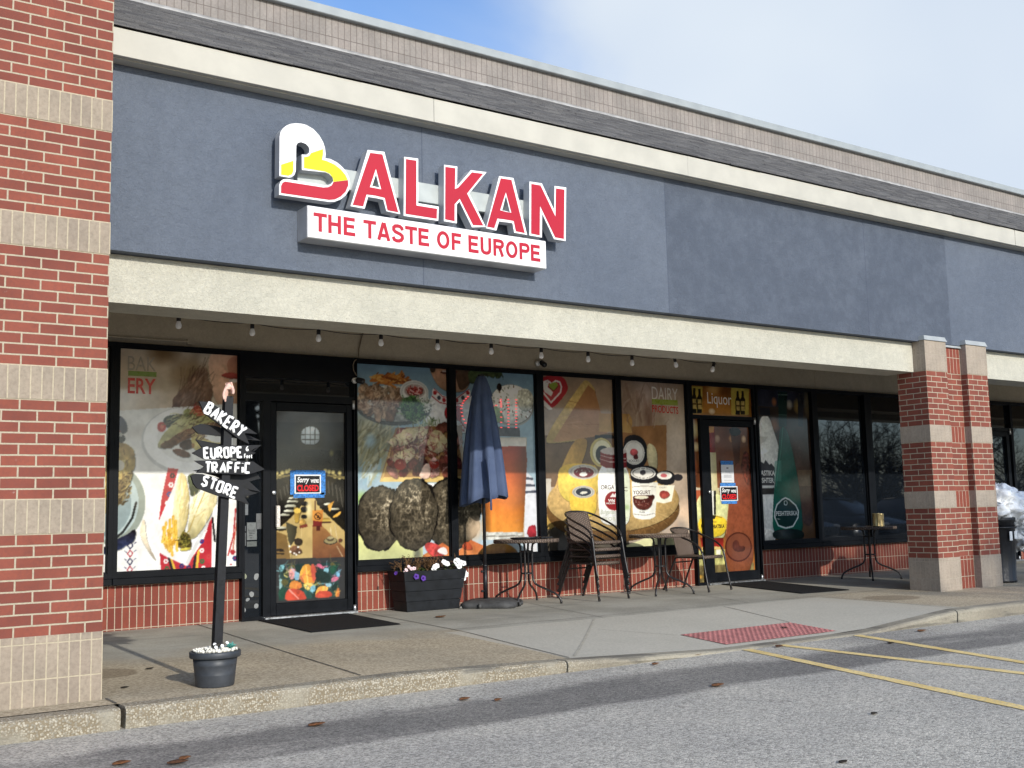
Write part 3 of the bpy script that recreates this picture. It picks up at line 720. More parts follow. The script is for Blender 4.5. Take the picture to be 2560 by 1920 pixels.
def door(x0, x1, d0, d1, g0, g1, gz0, tz0, tz1, hinge_right=True, panel=None):
    """jambs, transom bar, sidelight pane and one glazed leaf"""
    mb = MB()
    mb.box(x0 - .03, x0, 3.93, 4.06, -0.02, 2.842); mb.box(x1, x1 + .03, 3.93, 4.06, -0.02, 2.842)
    mb.box(x0, x1, 3.932, 4.06, tz1, 2.842); mb.box(x0, x1, 3.932, 4.06, 2.318, tz0); mb.box(d0 - .085, d0 - .004, 3.934, 4.06, -0.02, 2.318)
    mb.box(x0, d0 - .085, 3.936, 4.06, -0.02, 0.07)
    f = mb.build('door_frame', M_FRAME, shop)
    mb = MB(); mb.box(x0, x1, 3.99, 4.0, tz0, tz1); mb.build('transom_pane', M_GLASS, f)
    mb = MB(); mb.box(x0, d0 - .085, 3.99, 4.0, .07, 2.318); mb.build('sidelight_pane', M_GLASS, f)
    mb = MB(); mb.bbox(d0 - .09, x1, 3.86, 4.0, gz(4) + .001, gz(4) + .03, .005); mb.build('threshold', M_METAL, f)
    mb = MB(); mb.bbox(d0, g0, 3.945, 4.01, .065, 2.31, .004); mb.bbox(g1, d1, 3.945, 4.01, .065, 2.31, .004)
    mb.bbox(g0, g1, 3.946, 4.01, .065, gz0, .004); mb.bbox(g0, g1, 3.946, 4.01, 2.222, 2.31, .004)
    mb.box(g0, g0 + .012, 3.97, 3.985, gz0, 2.222); mb.box(g1 - .012, g1, 3.97, 3.985, gz0, 2.222)
    dr = mb.build('door', M_FRAME, shop)
    mb = MB(); mb.box(g0, g1, 3.99, 4.0, gz0, 2.222); mb.build('pane', M_GLASS, dr)
    mb = MB(); mb.tube([(d1 + .012, 3.93, 2.26), (d1 + .012, 3.93, 2.36)], .018, 10); mb.build('hinge', M_METAL, dr)
    mb = MB(); mb.tube([(d1 + .012, 3.93, .05), (d1 + .012, 3.93, .12)], .018, 10); mb.build('hinge', M_METAL, dr)
    return f, dr
f1, dr1 = door(2.47, 3.735, 2.755, 3.715, 2.822, 3.65, .19, 2.394, 2.568)
mb = MB(); mb.lathe([(.001, 0), (.024, 0), (.024, .014), (.016, .02), (.001, .02)], 0, 0, 16, cap0=False)
mb.v = [(x + 2.79, 3.945 - z, y + 1.345) for x, y, z in mb.v]; mb.build('lock', M_METAL, dr1)
mb = MB(); mb.bbox(2.800, 2.842, 3.885, 3.93, .98, 1.21, .006); mb.box(2.812, 2.83, 3.93, 3.946, 1.0, 1.03); mb.box(2.812, 2.83, 3.93, 3.946, 1.16, 1.19); mb.build('door_handle', plain('worn_pull_handle', (.72, .66, .6, 1), .35, metal=.3, var=.2, vs=60), dr1)
f2, dr2 = door(8.945, 10.17, 9.16, 10.155, 9.262, 10.10, .19, 2.37, 2.785)
mb = MB(); mb.lathe([(.001, 0), (.024, 0), (.024, .014), (.001, .02)], 0, 0, 16, cap0=False)
mb.v = [(x + 9.21, 3.945 - z, y + 1.30) for x, y, z in mb.v]; mb.build('lock', M_METAL, dr2)
f3, dr3 = door(15.44, 16.77, 15.7, 16.72, 15.8, 16.63, .19, 2.37, 2.785)
# conduit and cable on the tan wall
mb = MB(); mb.tube([(.2, 3.985, 2.90), (1.86, 3.985, 2.90)], .012, 8); mb.box(1.86, 1.90, 3.975, 4.0, 2.875, 2.925); mb.build('conduit', M_TAN, shop)

# ------------------------------------------------------------------ the illuminated shop sign
M_SWHITE = plain('sign_white_acrylic', (0.80, 0.80, 0.80, 1), 0.5, 0.3, var=0.02, vs=3)
M_SRED = plain('sign_red_acrylic', rgb(214, 42, 66, .60), 0.55, 0.25, var=0.03, vs=3)
M_SYEL = plain('sign_yellow_acrylic', rgb(244, 240, 40, .8), 0.55, 0.25, var=0.03, vs=3)
M_RET = plain('sign_return_metal', (0.50, 0.51, 0.52, 1), 0.4, 0.5, 0.1, var=0.08, vs=6)
YF, YB = 0.935, 1.03
sign = thing('shop_sign', (3.0, 1.1, 3.6), 'large raised letter shop sign with red, white and yellow lettering on the blue wall', 'sign')
def letter(outer, faces, gap=None):
    mb = MB()
    for o in outer: mb.prism(o, YF, YB, 0, 1)
    l = mb.build('letter', [M_SWHITE, M_RET], sign)
    for pts, mt in faces:
        b = MB(); b.prism(pts, YF - .003, YF - .0005); b.build('letter_face', mt, l)
letter([[(2.353,4.144),(2.432,4.149),(2.43,3.945),(2.393,3.837),(2.428,3.836),(2.427,3.737),(2.353,3.737),(2.32,3.63),(2.189,3.634)], [(2.432,4.149),(2.513,4.155),(2.661,3.63),(2.526,3.638),(2.498,3.734),(2.427,3.737),(2.428,3.836),(2.461,3.835),(2.43,3.945)]],
       [([(2.376,4.122),(2.432,4.125),(2.429,3.993),(2.37,3.823),(2.424,3.822),(2.424,3.758),(2.338,3.755),(2.306,3.648),(2.208,3.647)], M_SRED), ([(2.432,4.125),(2.492,4.128),(2.64,3.643),(2.536,3.647),(2.511,3.751),(2.424,3.758),(2.424,3.822),(2.478,3.821),(2.429,3.993)], M_SRED)])
letter([[(2.705,4.144),(2.845,4.151),(2.839,3.753),(3.046,3.752),(3.039,3.623),(2.693,3.621)]], [([(2.722,4.126),(2.825,4.129),(2.819,3.729),(3.027,3.729),(3.022,3.639),(2.711,3.64)], M_SRED)])
letter([[(3.108,4.14),(3.246,4.146),(3.239,3.967),(3.39,4.136),(3.559,4.145),(3.369,3.92),(3.537,3.634),(3.39,3.611),(3.263,3.828),(3.234,3.798),(3.23,3.626),(3.097,3.628)]], [([(3.12,4.122),(3.224,4.127),(3.216,3.935),(3.251,3.954),(3.399,4.117),(3.52,4.123),(3.343,3.913),(3.51,3.643),(3.401,3.632),(3.265,3.855),(3.21,3.796),(3.206,3.642),(3.109,3.646)], M_SRED)])
letter([[(3.696,4.13),(3.775,4.134),(3.767,3.958),(3.721,3.813),(3.763,3.812),(3.758,3.707),(3.684,3.705),(3.652,3.616),(3.54,3.623)], [(3.775,4.134),(3.857,4.137),(3.996,3.619),(3.85,3.621),(3.833,3.708),(3.758,3.707),(3.763,3.812),(3.808,3.806),(3.767,3.958)]],
       [([(3.713,4.111),(3.772,4.113),(3.766,3.99),(3.698,3.81),(3.759,3.804),(3.757,3.731),(3.666,3.729),(3.629,3.635),(3.551,3.638)], M_SRED), ([(3.772,4.113),(3.832,4.115),(3.968,3.632),(3.868,3.636),(3.846,3.73),(3.757,3.731),(3.759,3.804),(3.823,3.804),(3.766,3.99)], M_SRED)])
letter([[(4.038,4.133),(4.182,4.137),(4.319,3.903),(4.331,4.135),(4.471,4.141),(4.444,3.616),(4.307,3.618),(4.176,3.844),(4.165,3.615),(4.022,3.618)]], [([(4.058,4.112),(4.164,4.114),(4.331,3.835),(4.346,4.113),(4.447,4.116),(4.423,3.634),(4.32,3.636),(4.152,3.917),(4.139,3.632),(4.041,3.637)], M_SRED)])
letter([[(1.562,4.118),(1.571,4.16),(1.591,4.192),(1.623,4.222),(1.66,4.242),(1.702,4.254),(1.748,4.26),(1.795,4.257),(1.856,4.234),(1.908,4.19),(1.941,4.142),(1.959,4.095),(1.965,4.042),(1.962,4.006),(2.007,4.007),(2.069,3.988),(2.118,3.955),(2.156,3.916),(2.18,3.87),(2.187,3.821),(2.175,3.769),(2.145,3.719),(2.096,3.676),(2.043,3.651),(2,3.642),(1.558,3.637),(1.558,3.715),(1.569,3.747),(1.592,3.769),(1.628,3.777),(1.972,3.776),(2.011,3.794),(2.032,3.824),(2.025,3.854),(1.992,3.88),(1.959,3.886),(1.754,3.873),(1.753,4.002),(1.794,4.006),(1.817,4.026),(1.822,4.054),(1.813,4.079),(1.79,4.097),(1.748,4.105),(1.72,4.094),(1.706,4.073),(1.704,4.033),(1.701,3.856),(1.69,3.823),(1.664,3.799),(1.642,3.791),(1.56,3.792)]],
       [([(1.574,3.887),(1.679,3.937),(1.679,3.851),(1.668,3.823),(1.636,3.805),(1.574,3.804)], M_SYEL),
        ([(1.772,3.982),(1.816,3.998),(1.835,4.028),(1.941,4.08),(1.941,4.037),(1.932,3.987),(1.972,3.984),(2.044,3.965),(2.101,3.933),(2.145,3.89),(2.164,3.853),(2.033,3.817),(2.029,3.849),(2,3.881),(1.957,3.892),(1.772,3.891)], M_SYEL),
        ([(2.033,3.815),(2.166,3.851),(2.169,3.808),(2.144,3.75),(2.1,3.703),(2.047,3.67),(1.994,3.658),(1.573,3.653),(1.574,3.712),(1.586,3.74),(1.608,3.753),(1.942,3.755),(1.985,3.764),(2.019,3.787)], M_SRED)])
rw = [(1.759,3.923),(2.213,3.987),(2.24,3.802),(4.056,3.966),(4.053,3.852)]
za, zb = rw[2][1], rw[1][1]
mb = MB(); mb.bbox(rw[0][0], rw[4][0] + .05, 1.032, 1.098, za, zb - .01, .004); mb.build('raceway', plain('raceway_metal', (0.40, 0.43, 0.42, 1), 0.45, 0.5, 0.1, var=0.06, vs=5), sign)
bx = [(1.79,3.581),(4.182,3.566),(4.169,3.308),(1.79,3.324)]
bz0 = (bx[2][1] + bx[3][1]) / 2; bz1 = (bx[0][1] + bx[1][1]) / 2
mb = MB(); mb.bbox(bx[0][0], bx[1][0], .90, 1.096, bz0, bz1, .003)
sb = mb.build('sign_box', M_SWHITE, sign)
mb = MB(); mb.bbox(bx[0][0] - .004, bx[1][0] + .004, .906, 1.099, bz0 - .004, bz1 + .004, .003); mb.build('box_return', M_RET, sb)
tx = [(1.838,3.525),(1.874,3.37),(4.119,3.36)]
GB = {'T': (.66, [[(0, .9), (.62, .9)], [(.31, .8), (.31, 0)]]), 'H': (.72, [[(.1, 0), (.1, 1)], [(.54, 0), (.54, 1)], [(.1, .51), (.54, .51)]]), 'E': (.67, [[(.1, 0), (.1, 1)], [(.1, .9), (.56, .9)], [(.1, .51), (.53, .51)], [(.1, .1), (.58, .1)]]),
 'A': (.72, [[(.085, 0), (.32, .99)], [(.585, 0), (.35, .99)], [(.17, .27), (.50, .27)]]), 'F': (.61, [[(.1, 0), (.1, 1)], [(.1, .9), (.54, .9)], [(.1, .50), (.50, .50)]]), 'O': (.78, [[(.35 + .255 * math.cos(a * .2618), .5 + .41 * math.sin(a * .2618)) for a in range(25)]]),
 'S': (.69, [[(.55, .70), (.52, .83), (.43, .905), (.31, .92), (.19, .895), (.115, .81), (.115, .68), (.19, .585), (.32, .53), (.45, .475), (.54, .395), (.555, .27), (.49, .15), (.37, .09), (.25, .085), (.135, .14), (.085, .29)]]),
 'U': (.72, [[(.1, 1), (.1, .33), (.13, .18), (.21, .105), (.32, .085), (.43, .105), (.51, .18), (.54, .33), (.54, 1)]]), 'R': (.72, [[(.1, 0), (.1, 1)], [(.1, .91), (.41, .91), (.50, .875), (.545, .79), (.545, .67), (.50, .585), (.41, .545), (.1, .545)], [(.36, .55), (.545, 0)]]),
 'P': (.67, [[(.1, 0), (.1, 1)], [(.1, .91), (.40, .91), (.49, .875), (.535, .785), (.535, .65), (.49, .56), (.40, .52), (.1, .52)]]), ' ': (.30, [])}
def block_letters(word, x0, x1, z0, z1, y, t=.2):
    mb = MB(); tot = sum(GB[c][0] for c in word) - .06; sx = (x1 - x0) / tot; sz = z1 - z0; pos = 0; k = 0
    for c in word:
        for st in GB[c][1]:
            P = [Vector(((pos + u) * sx, v * sz)) for u, v in st]; w = t * sz * .5; L, R_ = [], []; cl = (P[0] - P[-1]).length < 1e-5
            for i, p in enumerate(P):
                a = P[i] - P[i - 1] if i else (P[-1] - P[-2] if cl else P[1] - P[0]); b = P[i + 1] - P[i] if i < len(P) - 1 else (P[1] - P[0] if cl else a)
                a = a.normalized(); b = b.normalized(); n = Vector((-(a + b).y, (a + b).x)).normalized(); h = w / max(.5, n.dot(Vector((-a.y, a.x))))
                L.append(p + n * h); R_.append(p - n * h)
            yy = y - k * .00004; k += 1
            mb.add([(x0 + p.x, yy, z0 + p.y) for p in R_] + [(x0 + p.x, yy, z0 + p.y) for p in L], [(i, i + 1, len(P) + i + 1, len(P) + i) for i in range(len(P) - 1)])
        pos += GB[c][0]
    return mb
block_letters('THE TASTE OF EUROPE', tx[0][0], tx[2][0], tx[1][1], tx[0][1], .8985).build('lettering', M_SRED, sb)

# ------------------------------------------------------------------ string lights behind the beam
lights = thing('string_lights', (4.2, 2.1, 2.8), 'black cable of white bulbs strung behind the cream beam', 'string lights')
bxs = [(1.064, 2.755), (1.705, 2.742), (2.327, 2.735), (2.957, 2.738), (3.568, 2.741), (4.188, 2.738), (4.804, 2.734), (5.417, 2.733), (6.029, 2.731), (6.659, 2.745), (7.272, 2.722)]
mb = MB(); pth = []
K_ = 9.26 / 9.01; bxs = [(-1.915 + (x + 1.915) * K_, 1.0717 + (z - 1.0717) * K_) for x, z in bxs]
allp = [(0.2, 2.82)] + bxs
for (xa, z_a), (xb, z_b) in zip(allp[:-1], allp[1:]):
    for i in range(8):
        t = i / 8; pth.append((xa + (xb - xa) * t, 2.10, z_a + (z_b - z_a) * t + .012 - .022 * 4 * t * (1 - t)))
pth.append((bxs[-1][0], 2.10, bxs[-1][1] + .012)); mb.tube(pth, .004, 5); mb.build('cable', M_BLACK, lights)
M_BULB = plain('frosted_bulb_glass', (0.90, 0.90, 0.90, 1), 0.3, 0.5, var=0.02)
for i, (x, z) in enumerate(bxs):
    tilt = 0.0 if i < 9 else (0.25, -0.35)[i - 9]
    mb = MB(); mb.lathe([(.004, .035), (.012, .03), (.013, .006), (.019, .002), (.019, -.035), (.015, -.04)], 0, 0, 12)
    mb.tube([(-.034, 0, .012), (.034, 0, .012)], .006, 6); mb.tube([(0, 0, .03), (.004, .0, .052)], .003, 5)
    b = MB(); b.lathe([(.014, -.036), (.018, -.05), (.0235, -.066), (.0255, -.08), (.023, -.093), (.014, -.103), (.002, -.106)], 0, 0, 14)
    ca, sa = math.cos(tilt), math.sin(tilt)
    for g in (mb, b): g.v = [(x + a * ca + c * -sa, 2.10 + bb, z + a * sa + c * ca) for a, bb, c in g.v]
    s = mb.build('socket', M_BLACK, lights); b.build('bulb', M_BULB, s)
mb = MB(); mb.tube([(bxs[-1][0] - .03, 2.10, 2.72), (bxs[-1][0] - .015, 2.10, 2.69), (bxs[-1][0] - .02, 2.10, 2.66)], .005, 5); mb.build('cable_end', M_BLACK, lights)

# ------------------------------------------------------------------ security cameras
def security_camera(loc, d, label, cable=None):
    t = thing('security_camera', loc, label, 'camera'); L = Vector(loc); d = Vector(d).normalized()
    mb = MB(); mb.tube([L, L + Vector((0, -.035, 0))], [.036, .03], 14); mb.tube([L + Vector((0, -.03, 0)), L + Vector((.01, -.06, -.005))], .014, 8); mb.build('mount', M_WHITE, t)
    c = L + Vector((.03, -.085, -.01)); mb = MB(); mb.tube([c - d * .045, c - d * .03, c + d * .03, c + d * .045], [.028, .034, .034, .031], 16); b = mb.build('barrel', M_BLACK, t)
    mb = MB(); mb.tube([c + d * .043, c + d * .0475], .022, 12); mb.build('lens', M_GLASS, b)
    if cable: mb = MB(); mb.tube(cable, .007, 6); mb.build('cable', plain('tan_cable', (.2, .16, .11, 1), .6), t)
    return t
security_camera((3.74, 3.93, 2.585), (.6, -.75, -.28), 'white and black bullet camera beside the first shop door, cable running up the wall', [(3.762, 3.92, 2.64), (3.727, 3.92, 2.70), (3.72, 3.92, 2.76), (3.735, 3.92, 2.80), (3.80, 3.95, 2.85), (3.825, 3.985, 2.90), (3.83, 3.985, 2.96), (3.86, 3.985, 3.07), (3.89, 3.985, 3.17)])
security_camera((6.33, 3.99, 2.935), (.1, -.8, -.5), 'dark dome camera on the tan wall above the dairy poster')

# ------------------------------------------------------------------ signpost in the pot
PX, PY = 0.735, 0.05
M_WOOD = plain('black_painted_wood', (0.010, 0.0105, 0.0125, 1), 0.62, 0.3, var=0.35, vs=18, bump=0.25)
M_BRUSH = plain('white_brush_paint', (0.80, 0.79, 0.76, 1), 0.7, 0.3, var=0.04, vs=40)
post = thing('signpost', (PX, PY, .2), 'black wooden signpost with white hand painted arrow boards, leaning out of a pot', 'signpost')
mb = MB(); w = .028; pts = []
for z, x in ((.14, .742), (1.90, .812)):
    pts.append([(x - w, PY - w, z), (x + w, PY - w, z), (x + w, PY + w, z), (x - w, PY + w, z)])
mb.add(pts[0] + pts[1], [(3, 2, 1, 0), (4, 5, 6, 7), (0, 1, 5, 4), (1, 2, 6, 5), (2, 3, 7, 6), (3, 0, 4, 7)]); mb.build('post', M_WOOD, post)
GL = {'B': [[(0, 0), (0, 1), (.42, .97), (.5, .77), (.38, .58), (.05, .54)], [(.38, .58), (.55, .36), (.5, .08), (0, 0)]],
 'A': [[(0, 0), (.3, 1), (.58, 0)], [(.12, .34), (.46, .34)]], 'K': [[(0, 0), (.03, 1)], [(.55, 1), (.04, .44), (.58, 0)]],
 'E': [[(.52, 1), (0, 1), (0, 0), (.55, .02)], [(0, .5), (.42, .5)]], 'R': [[(0, 0), (0, 1), (.42, .97), (.5, .72), (.38, .5), (.03, .46), (.56, 0)]],
 'Y': [[(0, 1), (.3, .52), (.58, 1)], [(.3, .52), (.22, 0)]], 'U': [[(0, 1), (.02, .12), (.16, 0), (.4, 0), (.53, .12), (.55, 1)]],
 'O': [[(0, .1), (.03, .95), (.5, 1), (.55, .1), (.3, 0), (0, .1)]], 'P': [[(0, 0), (0, 1), (.45, .98), (.52, .72), (.4, .48), (.02, .44)]],
 'T': [[(0, 1), (.62, 1)], [(.31, 1), (.33, 0)]], 'F': [[(.52, 1), (0, 1), (0, 0)], [(0, .5), (.42, .5)]], 'I': [[(0, 0), (0, .62)], [(0, .93), (.01, .98)]],
 'C': [[(.5, .97), (.02, 1), (0, 0), (.5, .03)]], 'S': [[(.52, .88), (.3, 1), (.03, .82), (.1, .58), (.48, .42), (.5, .14), (.25, 0), (0, .16)]],
 '6': [[(.45, 1), (.1, .7), (0, .2), (.2, 0), (.45, .1), (.42, .4), (.06, .38)]], 'e': [[(.05, .35), (.42, .4), (.3, .62), (.05, .5), (.05, .1), (.4, .05)]], 't': [[(.2, .9), (.2, .1), (.4, .02)], [(.0, .65), (.42, .65)]]}
def hand_letters(word, p0, p1, h, y, wd, tilt=0.0):
    """brush lettering from p0 to p1 (baseline), letters h tall"""
    mb = MB(); n = len(word); ux, uz = p1[0] - p0[0], p1[1] - p0[1]; L = math.hypot(ux, uz); ux /= L; uz /= L
    adv = [0.35 if c == 'I' else 1.0 for c in word]; tot = sum(adv) - .28; pos = 0; k = 0
    for c, a in zip(word, adv):
        cw = L / tot; a0 = random.uniform(-.05, .05) + tilt
        for st in GL[c]:
            P = []
            for (u, v) in st:
                lx = pos * cw + u * cw * 1.18 + v * h * a0; lz = v * h * random.uniform(.97, 1.03)
                P.append((p0[0] + lx * ux - lz * uz, y - k * .0001, p0[1] + lx * uz + lz * ux))
            Q = []
            for A_, B_ in zip(P[:-1], P[1:]):
                for i in range(3): Q.append(tuple(A_[j] + (B_[j] - A_[j]) * i / 3 for j in range(3)))
            Q.append(P[-1]); k += 1
            mb.tube(Q, [wd * random.uniform(.37, .5) for _ in Q], 8, sy=0.12)
        pos += a
    return mb
def board(outline, y0, y1, word=None, extra=None, label=None):
    mb = MB(); mb.prism(outline, y0, y1); b = mb.build('arrow_board', M_WOOD, post)
    if label: b['label'] = label
    if word:
        t = hand_letters(*word)
        t.build('lettering', M_BRUSH, b)
        for e in (extra or ()): hand_letters(*e).build('lettering', M_BRUSH, b)
Yb = 0.020
def hl(p0, p1): return p0, p1
bk = [(.627,1.784),(.882,1.622),(.644,1.831)]
board([(.596,1.854),(.667,1.854),(1.001,1.647),(.91,1.652),(.943,1.577),(.872,1.611),(.632,1.776)], .000, .020, ('BAKERY', bk[0], bk[1], .078, -.001, .021), label='top board lettered BAKERY, sloping down to the right')
eu = [(.634,1.48),(.895,1.488)]
board([(.553,1.513),(.625,1.552),(.746,1.565),(.879,1.567),(1.032,1.573),(.947,1.528),(.989,1.519),(.934,1.48),(.634,1.473)], .000, .020, ('EUROPE', eu[0], eu[1], .066, -.001, .019),
      [('6',) + tuple([(.921,1.531),(.941,1.531)]) + (.030, -.001, .008), ('Feet',) + tuple([(.91,1.482),(.966,1.483)]) + (.026, -.001, .008)], label='board lettered EUROPE 6 Feet')
tr = [(.638,1.387),(.952,1.383)]
board([(.568,1.462),(.741,1.47),(.971,1.46),(1.055,1.407),(.934,1.371),(.583,1.383),(.635,1.425)], .000, .020, ('TRAFFIC', tr[0], tr[1], .064, -.001, .019), label='level board lettered TRAFFIC')
so = [(.611,1.303),(.845,1.212)]
board([(.543,1.364),(.574,1.376),(.618,1.375),(.801,1.327),(.993,1.242),(.9,1.237),(.943,1.17),(.85,1.204),(.719,1.233),(.584,1.283),(.56,1.315)], -.006, .014, ('STORE', so[0], so[1], .068, -.007, .020), label='lowest board lettered STORE, sloping down to the right')
board([(.579,1.689),(.635,1.713),(.721,1.704),(.975,1.64),(1.057,1.608),(.969,1.613),(.618,1.648)], .080, .098, label='blank arrow board behind the post, pointing left')
board([(.612,1.609),(.776,1.582),(1.013,1.539),(1.07,1.579),(.976,1.497),(.654,1.556)], .101, .118)
board([(.591,1.401),(.732,1.431),(1.014,1.402),(1.058,1.349),(.977,1.328),(1.058,1.257),(.927,1.285),(.733,1.367)], .080, .098)
board([(.589,1.315),(.674,1.344),(.854,1.291),(1.014,1.266),(1.058,1.254),(.94,1.22),(.752,1.239)], .101, .118)
# hand-shaped ornament draped over the post top
M_HAND = plain('painted_pink_hand', rgb(232, 190, 172, .85), 0.6, 0.3, var=0.12, vs=30)
ho = thing('hand_ornament', (.82, .05, 1.91), 'pale pink hand ornament drooping over the top of the signpost', 'ornament')
def skin(name, pts, edges, rad, mat, parent, root=0, lev=2):
    me = bpy.data.meshes.new(name); me.from_pydata(pts, edges, []); me.update()
    ob = bpy.data.objects.new(name, me); COL.objects.link(ob); me.materials.append(mat)
    ob.parent = parent; ob.location = -Vector(parent.location)
    md = ob.modifiers.new('skin', 'SKIN'); md.use_smooth_shade = True
    for i, r_ in enumerate(rad): me.skin_vertices[0].data[i].radius = (r_, r_)
    me.skin_vertices[0].data[root].use_root = True
    s = ob.modifiers.new('sub', 'SUBSURF'); s.levels = lev; s.render_levels = lev
    return ob
hp = [(.838, .05, 1.915), (.840, .048, 1.950), (.826, .035, 1.972), (.800, .022, 1.962)]
he = [(0, 1), (1, 2), (2, 3)]; hr = [.018, .020, .026, .028]
for k, (dx, dy, ln) in enumerate(((-.036, -.012, .078), (-.022, -.004, .092), (-.008, .010, .084), (.006, .024, .064))):
    b = len(hp); hp += [(.800 + dx * .6, .018 + dy, 1.948), (.796 + dx, .014 + dy * 1.4, 1.948 - ln * .5), (.797 + dx * .9, .014 + dy * 1.6, 1.948 - ln)]
    he += [(3, b), (b, b + 1), (b + 1, b + 2)]; hr += [.0105, .0092, .0068]
b = len(hp); hp += [(.822, .004, 1.955), (.824, -.016, 1.93), (.818, -.022, 1.908)]; he += [(2, b), (b, b + 1), (b + 1, b + 2)]; hr += [.012, .0105, .008]
skin('hand', hp, he, hr, M_HAND, ho)

# pot
M_POT = plain('dark_grey_plastic_pot', (0.045, 0.050, 0.058, 1), 0.5, 0.4, var=0.18, vs=9)
pot = thing('plant_pot', (PX, PY, 0), 'round dark grey plastic pot holding the signpost and white pebbles', 'pot')
mb = MB(); mb.lathe([(.110, .002), (.118, 0.0), (.1225, .006), (.131, .075), (.1315, .08), (.1305, .083), (.137, .135), (.1385, .139), (.1375, .143), (.143, .186), (.135, .186)], PX, PY, 48); mb.build('pot_body', M_POT, pot)
mb = MB(); mb.lathe([(.140, .183), (.160, .184), (.1645, .189), (.1645, .218), (.161, .2235), (.152, .2245), (.146, .221), (.143, .20)], PX, PY, 48, cap0=False, cap1=False); mb.build('rim', M_POT, pot)
mb = MB(); mb.lathe([(.0, .215), (.08, .214), (.143, .206)], PX, PY, 24, cap0=False, cap1=False)
for i in range(300):
    a = random.random() * 6.283; r = .138 * math.sqrt(random.random()); s = random.uniform(.006, .0125)
    mb.ball((PX + r * math.cos(a), PY + r * math.sin(a), .226 + .018 * (1 - r / .14) + random.uniform(-.003, .008)), (s, s * random.uniform(.7, 1.1), s * random.uniform(.6, .9)), 7, 0, .2)
pb_ = mb.build('pebbles', plain('white_pebble', (0.78, 0.75, 0.66, 1), 0.7, 0.3, var=0.12, vs=30), pot)
def leafy(mb, c, n, L, w, mi=0, up_=0.5, rnd=None):
    for i in range(n):
        a = random.random() * 6.283; e = random.uniform(up_ - .4, up_ + .5); l = L * random.uniform(.6, 1.1)
        d = Vector((math.cos(a) * math.cos(e), math.sin(a) * math.cos(e), math.sin(e))); s = d.cross(Vector((0, 0, 1))).normalized() * w * random.uniform(.7, 1.1)
        b = Vector(c); m1 = b + d * l * .5 + Vector((0, 0, .1 * l)); t = b + d * l - Vector((0, 0, .12 * l)); nn = Vector((0, 0, .002))
        mb.add([b, m1 + s, t, m1 - s], [(0, 1, 2, 3)], mi)
sc_ = thing('succulent', (.83, .0, .235), 'small teal artificial succulent on the pot pebbles', 'plant')
mb = MB(); leafy(mb, (.815, -.01, .235), 46, .048, .007, up_=.9); mb.build('foliage', plain('teal_leaf', (.06, .27, .23, 1), .5, var=.25), sc_, solid=.002)
def bloom(mb, c, r, nrm, mi=0, petals=5, cup=.25):
    n = Vector(nrm).normalized(); u = n.cross(Vector((0, 0, 1)) if abs(n.z) < .9 else Vector((1, 0, 0))).normalized(); v = n.cross(u); K = petals * 6
    rings = []
    for j, (fr, ht) in enumerate(((.08, -.35), (.45, -.02), (.8, .06), (1.0, .02))):
        row = []
        for k in range(K + 1):
            t = 2 * math.pi * k / K; rr = r * fr * (1 - (.16 * (0.5 - 0.5 * math.cos(petals * t)) if j > 1 else 0)); h = r * (ht + cup * .3 * math.sin(petals * t * 2) * (j > 2) * .5)
            p = Vector(c) + u * math.cos(t) * rr + v * math.sin(t) * rr + n * h; row.append(tuple(p))
        rings.append(row)
    mb.grid(rings, mi)
M_PETW = plain('white_petal', (0.82, 0.82, 0.80, 1), 0.6, 0.2, var=0.04); M_PETP = plain('purple_petal', (0.09, 0.035, 0.26, 1), 0.6, 0.2, var=0.2); M_PETK = plain('pink_white_petal', (0.76, 0.58, 0.60, 1), 0.6, 0.2, var=0.15, vs=60)
M_LEAF = plain('plant_leaf', (0.085, 0.125, 0.035, 1), 0.6, 0.3, var=0.35, vs=40); M_DRY = plain('dry_brown_stem', (0.17, 0.095, 0.045, 1), 0.85, 0.2, var=0.35, vs=50)
wf = thing('artificial_flower', (.75, -.03, .24), 'tiny white artificial flowers among the pot pebbles', 'flower')
for c in ((.79, -.02, .275), (.745, -.05, .262), (.705, -.045, .255), (.71, -.01, .27)): mb = MB(); bloom(mb, c, .012, (random.uniform(-.4, .2), -1, .7)); mb.build('bloom', M_PETW, wf, solid=.001)
mb = MB(); 
for c in ((.725, -.03, .25), (.70, -.02, .245), (.76, -.01, .25)): leafy(mb, c, 12, .035, .005, up_=.8)
mb.build('foliage', plain('dark_twig', (.05, .045, .035, 1), .8), wf, solid=.001)

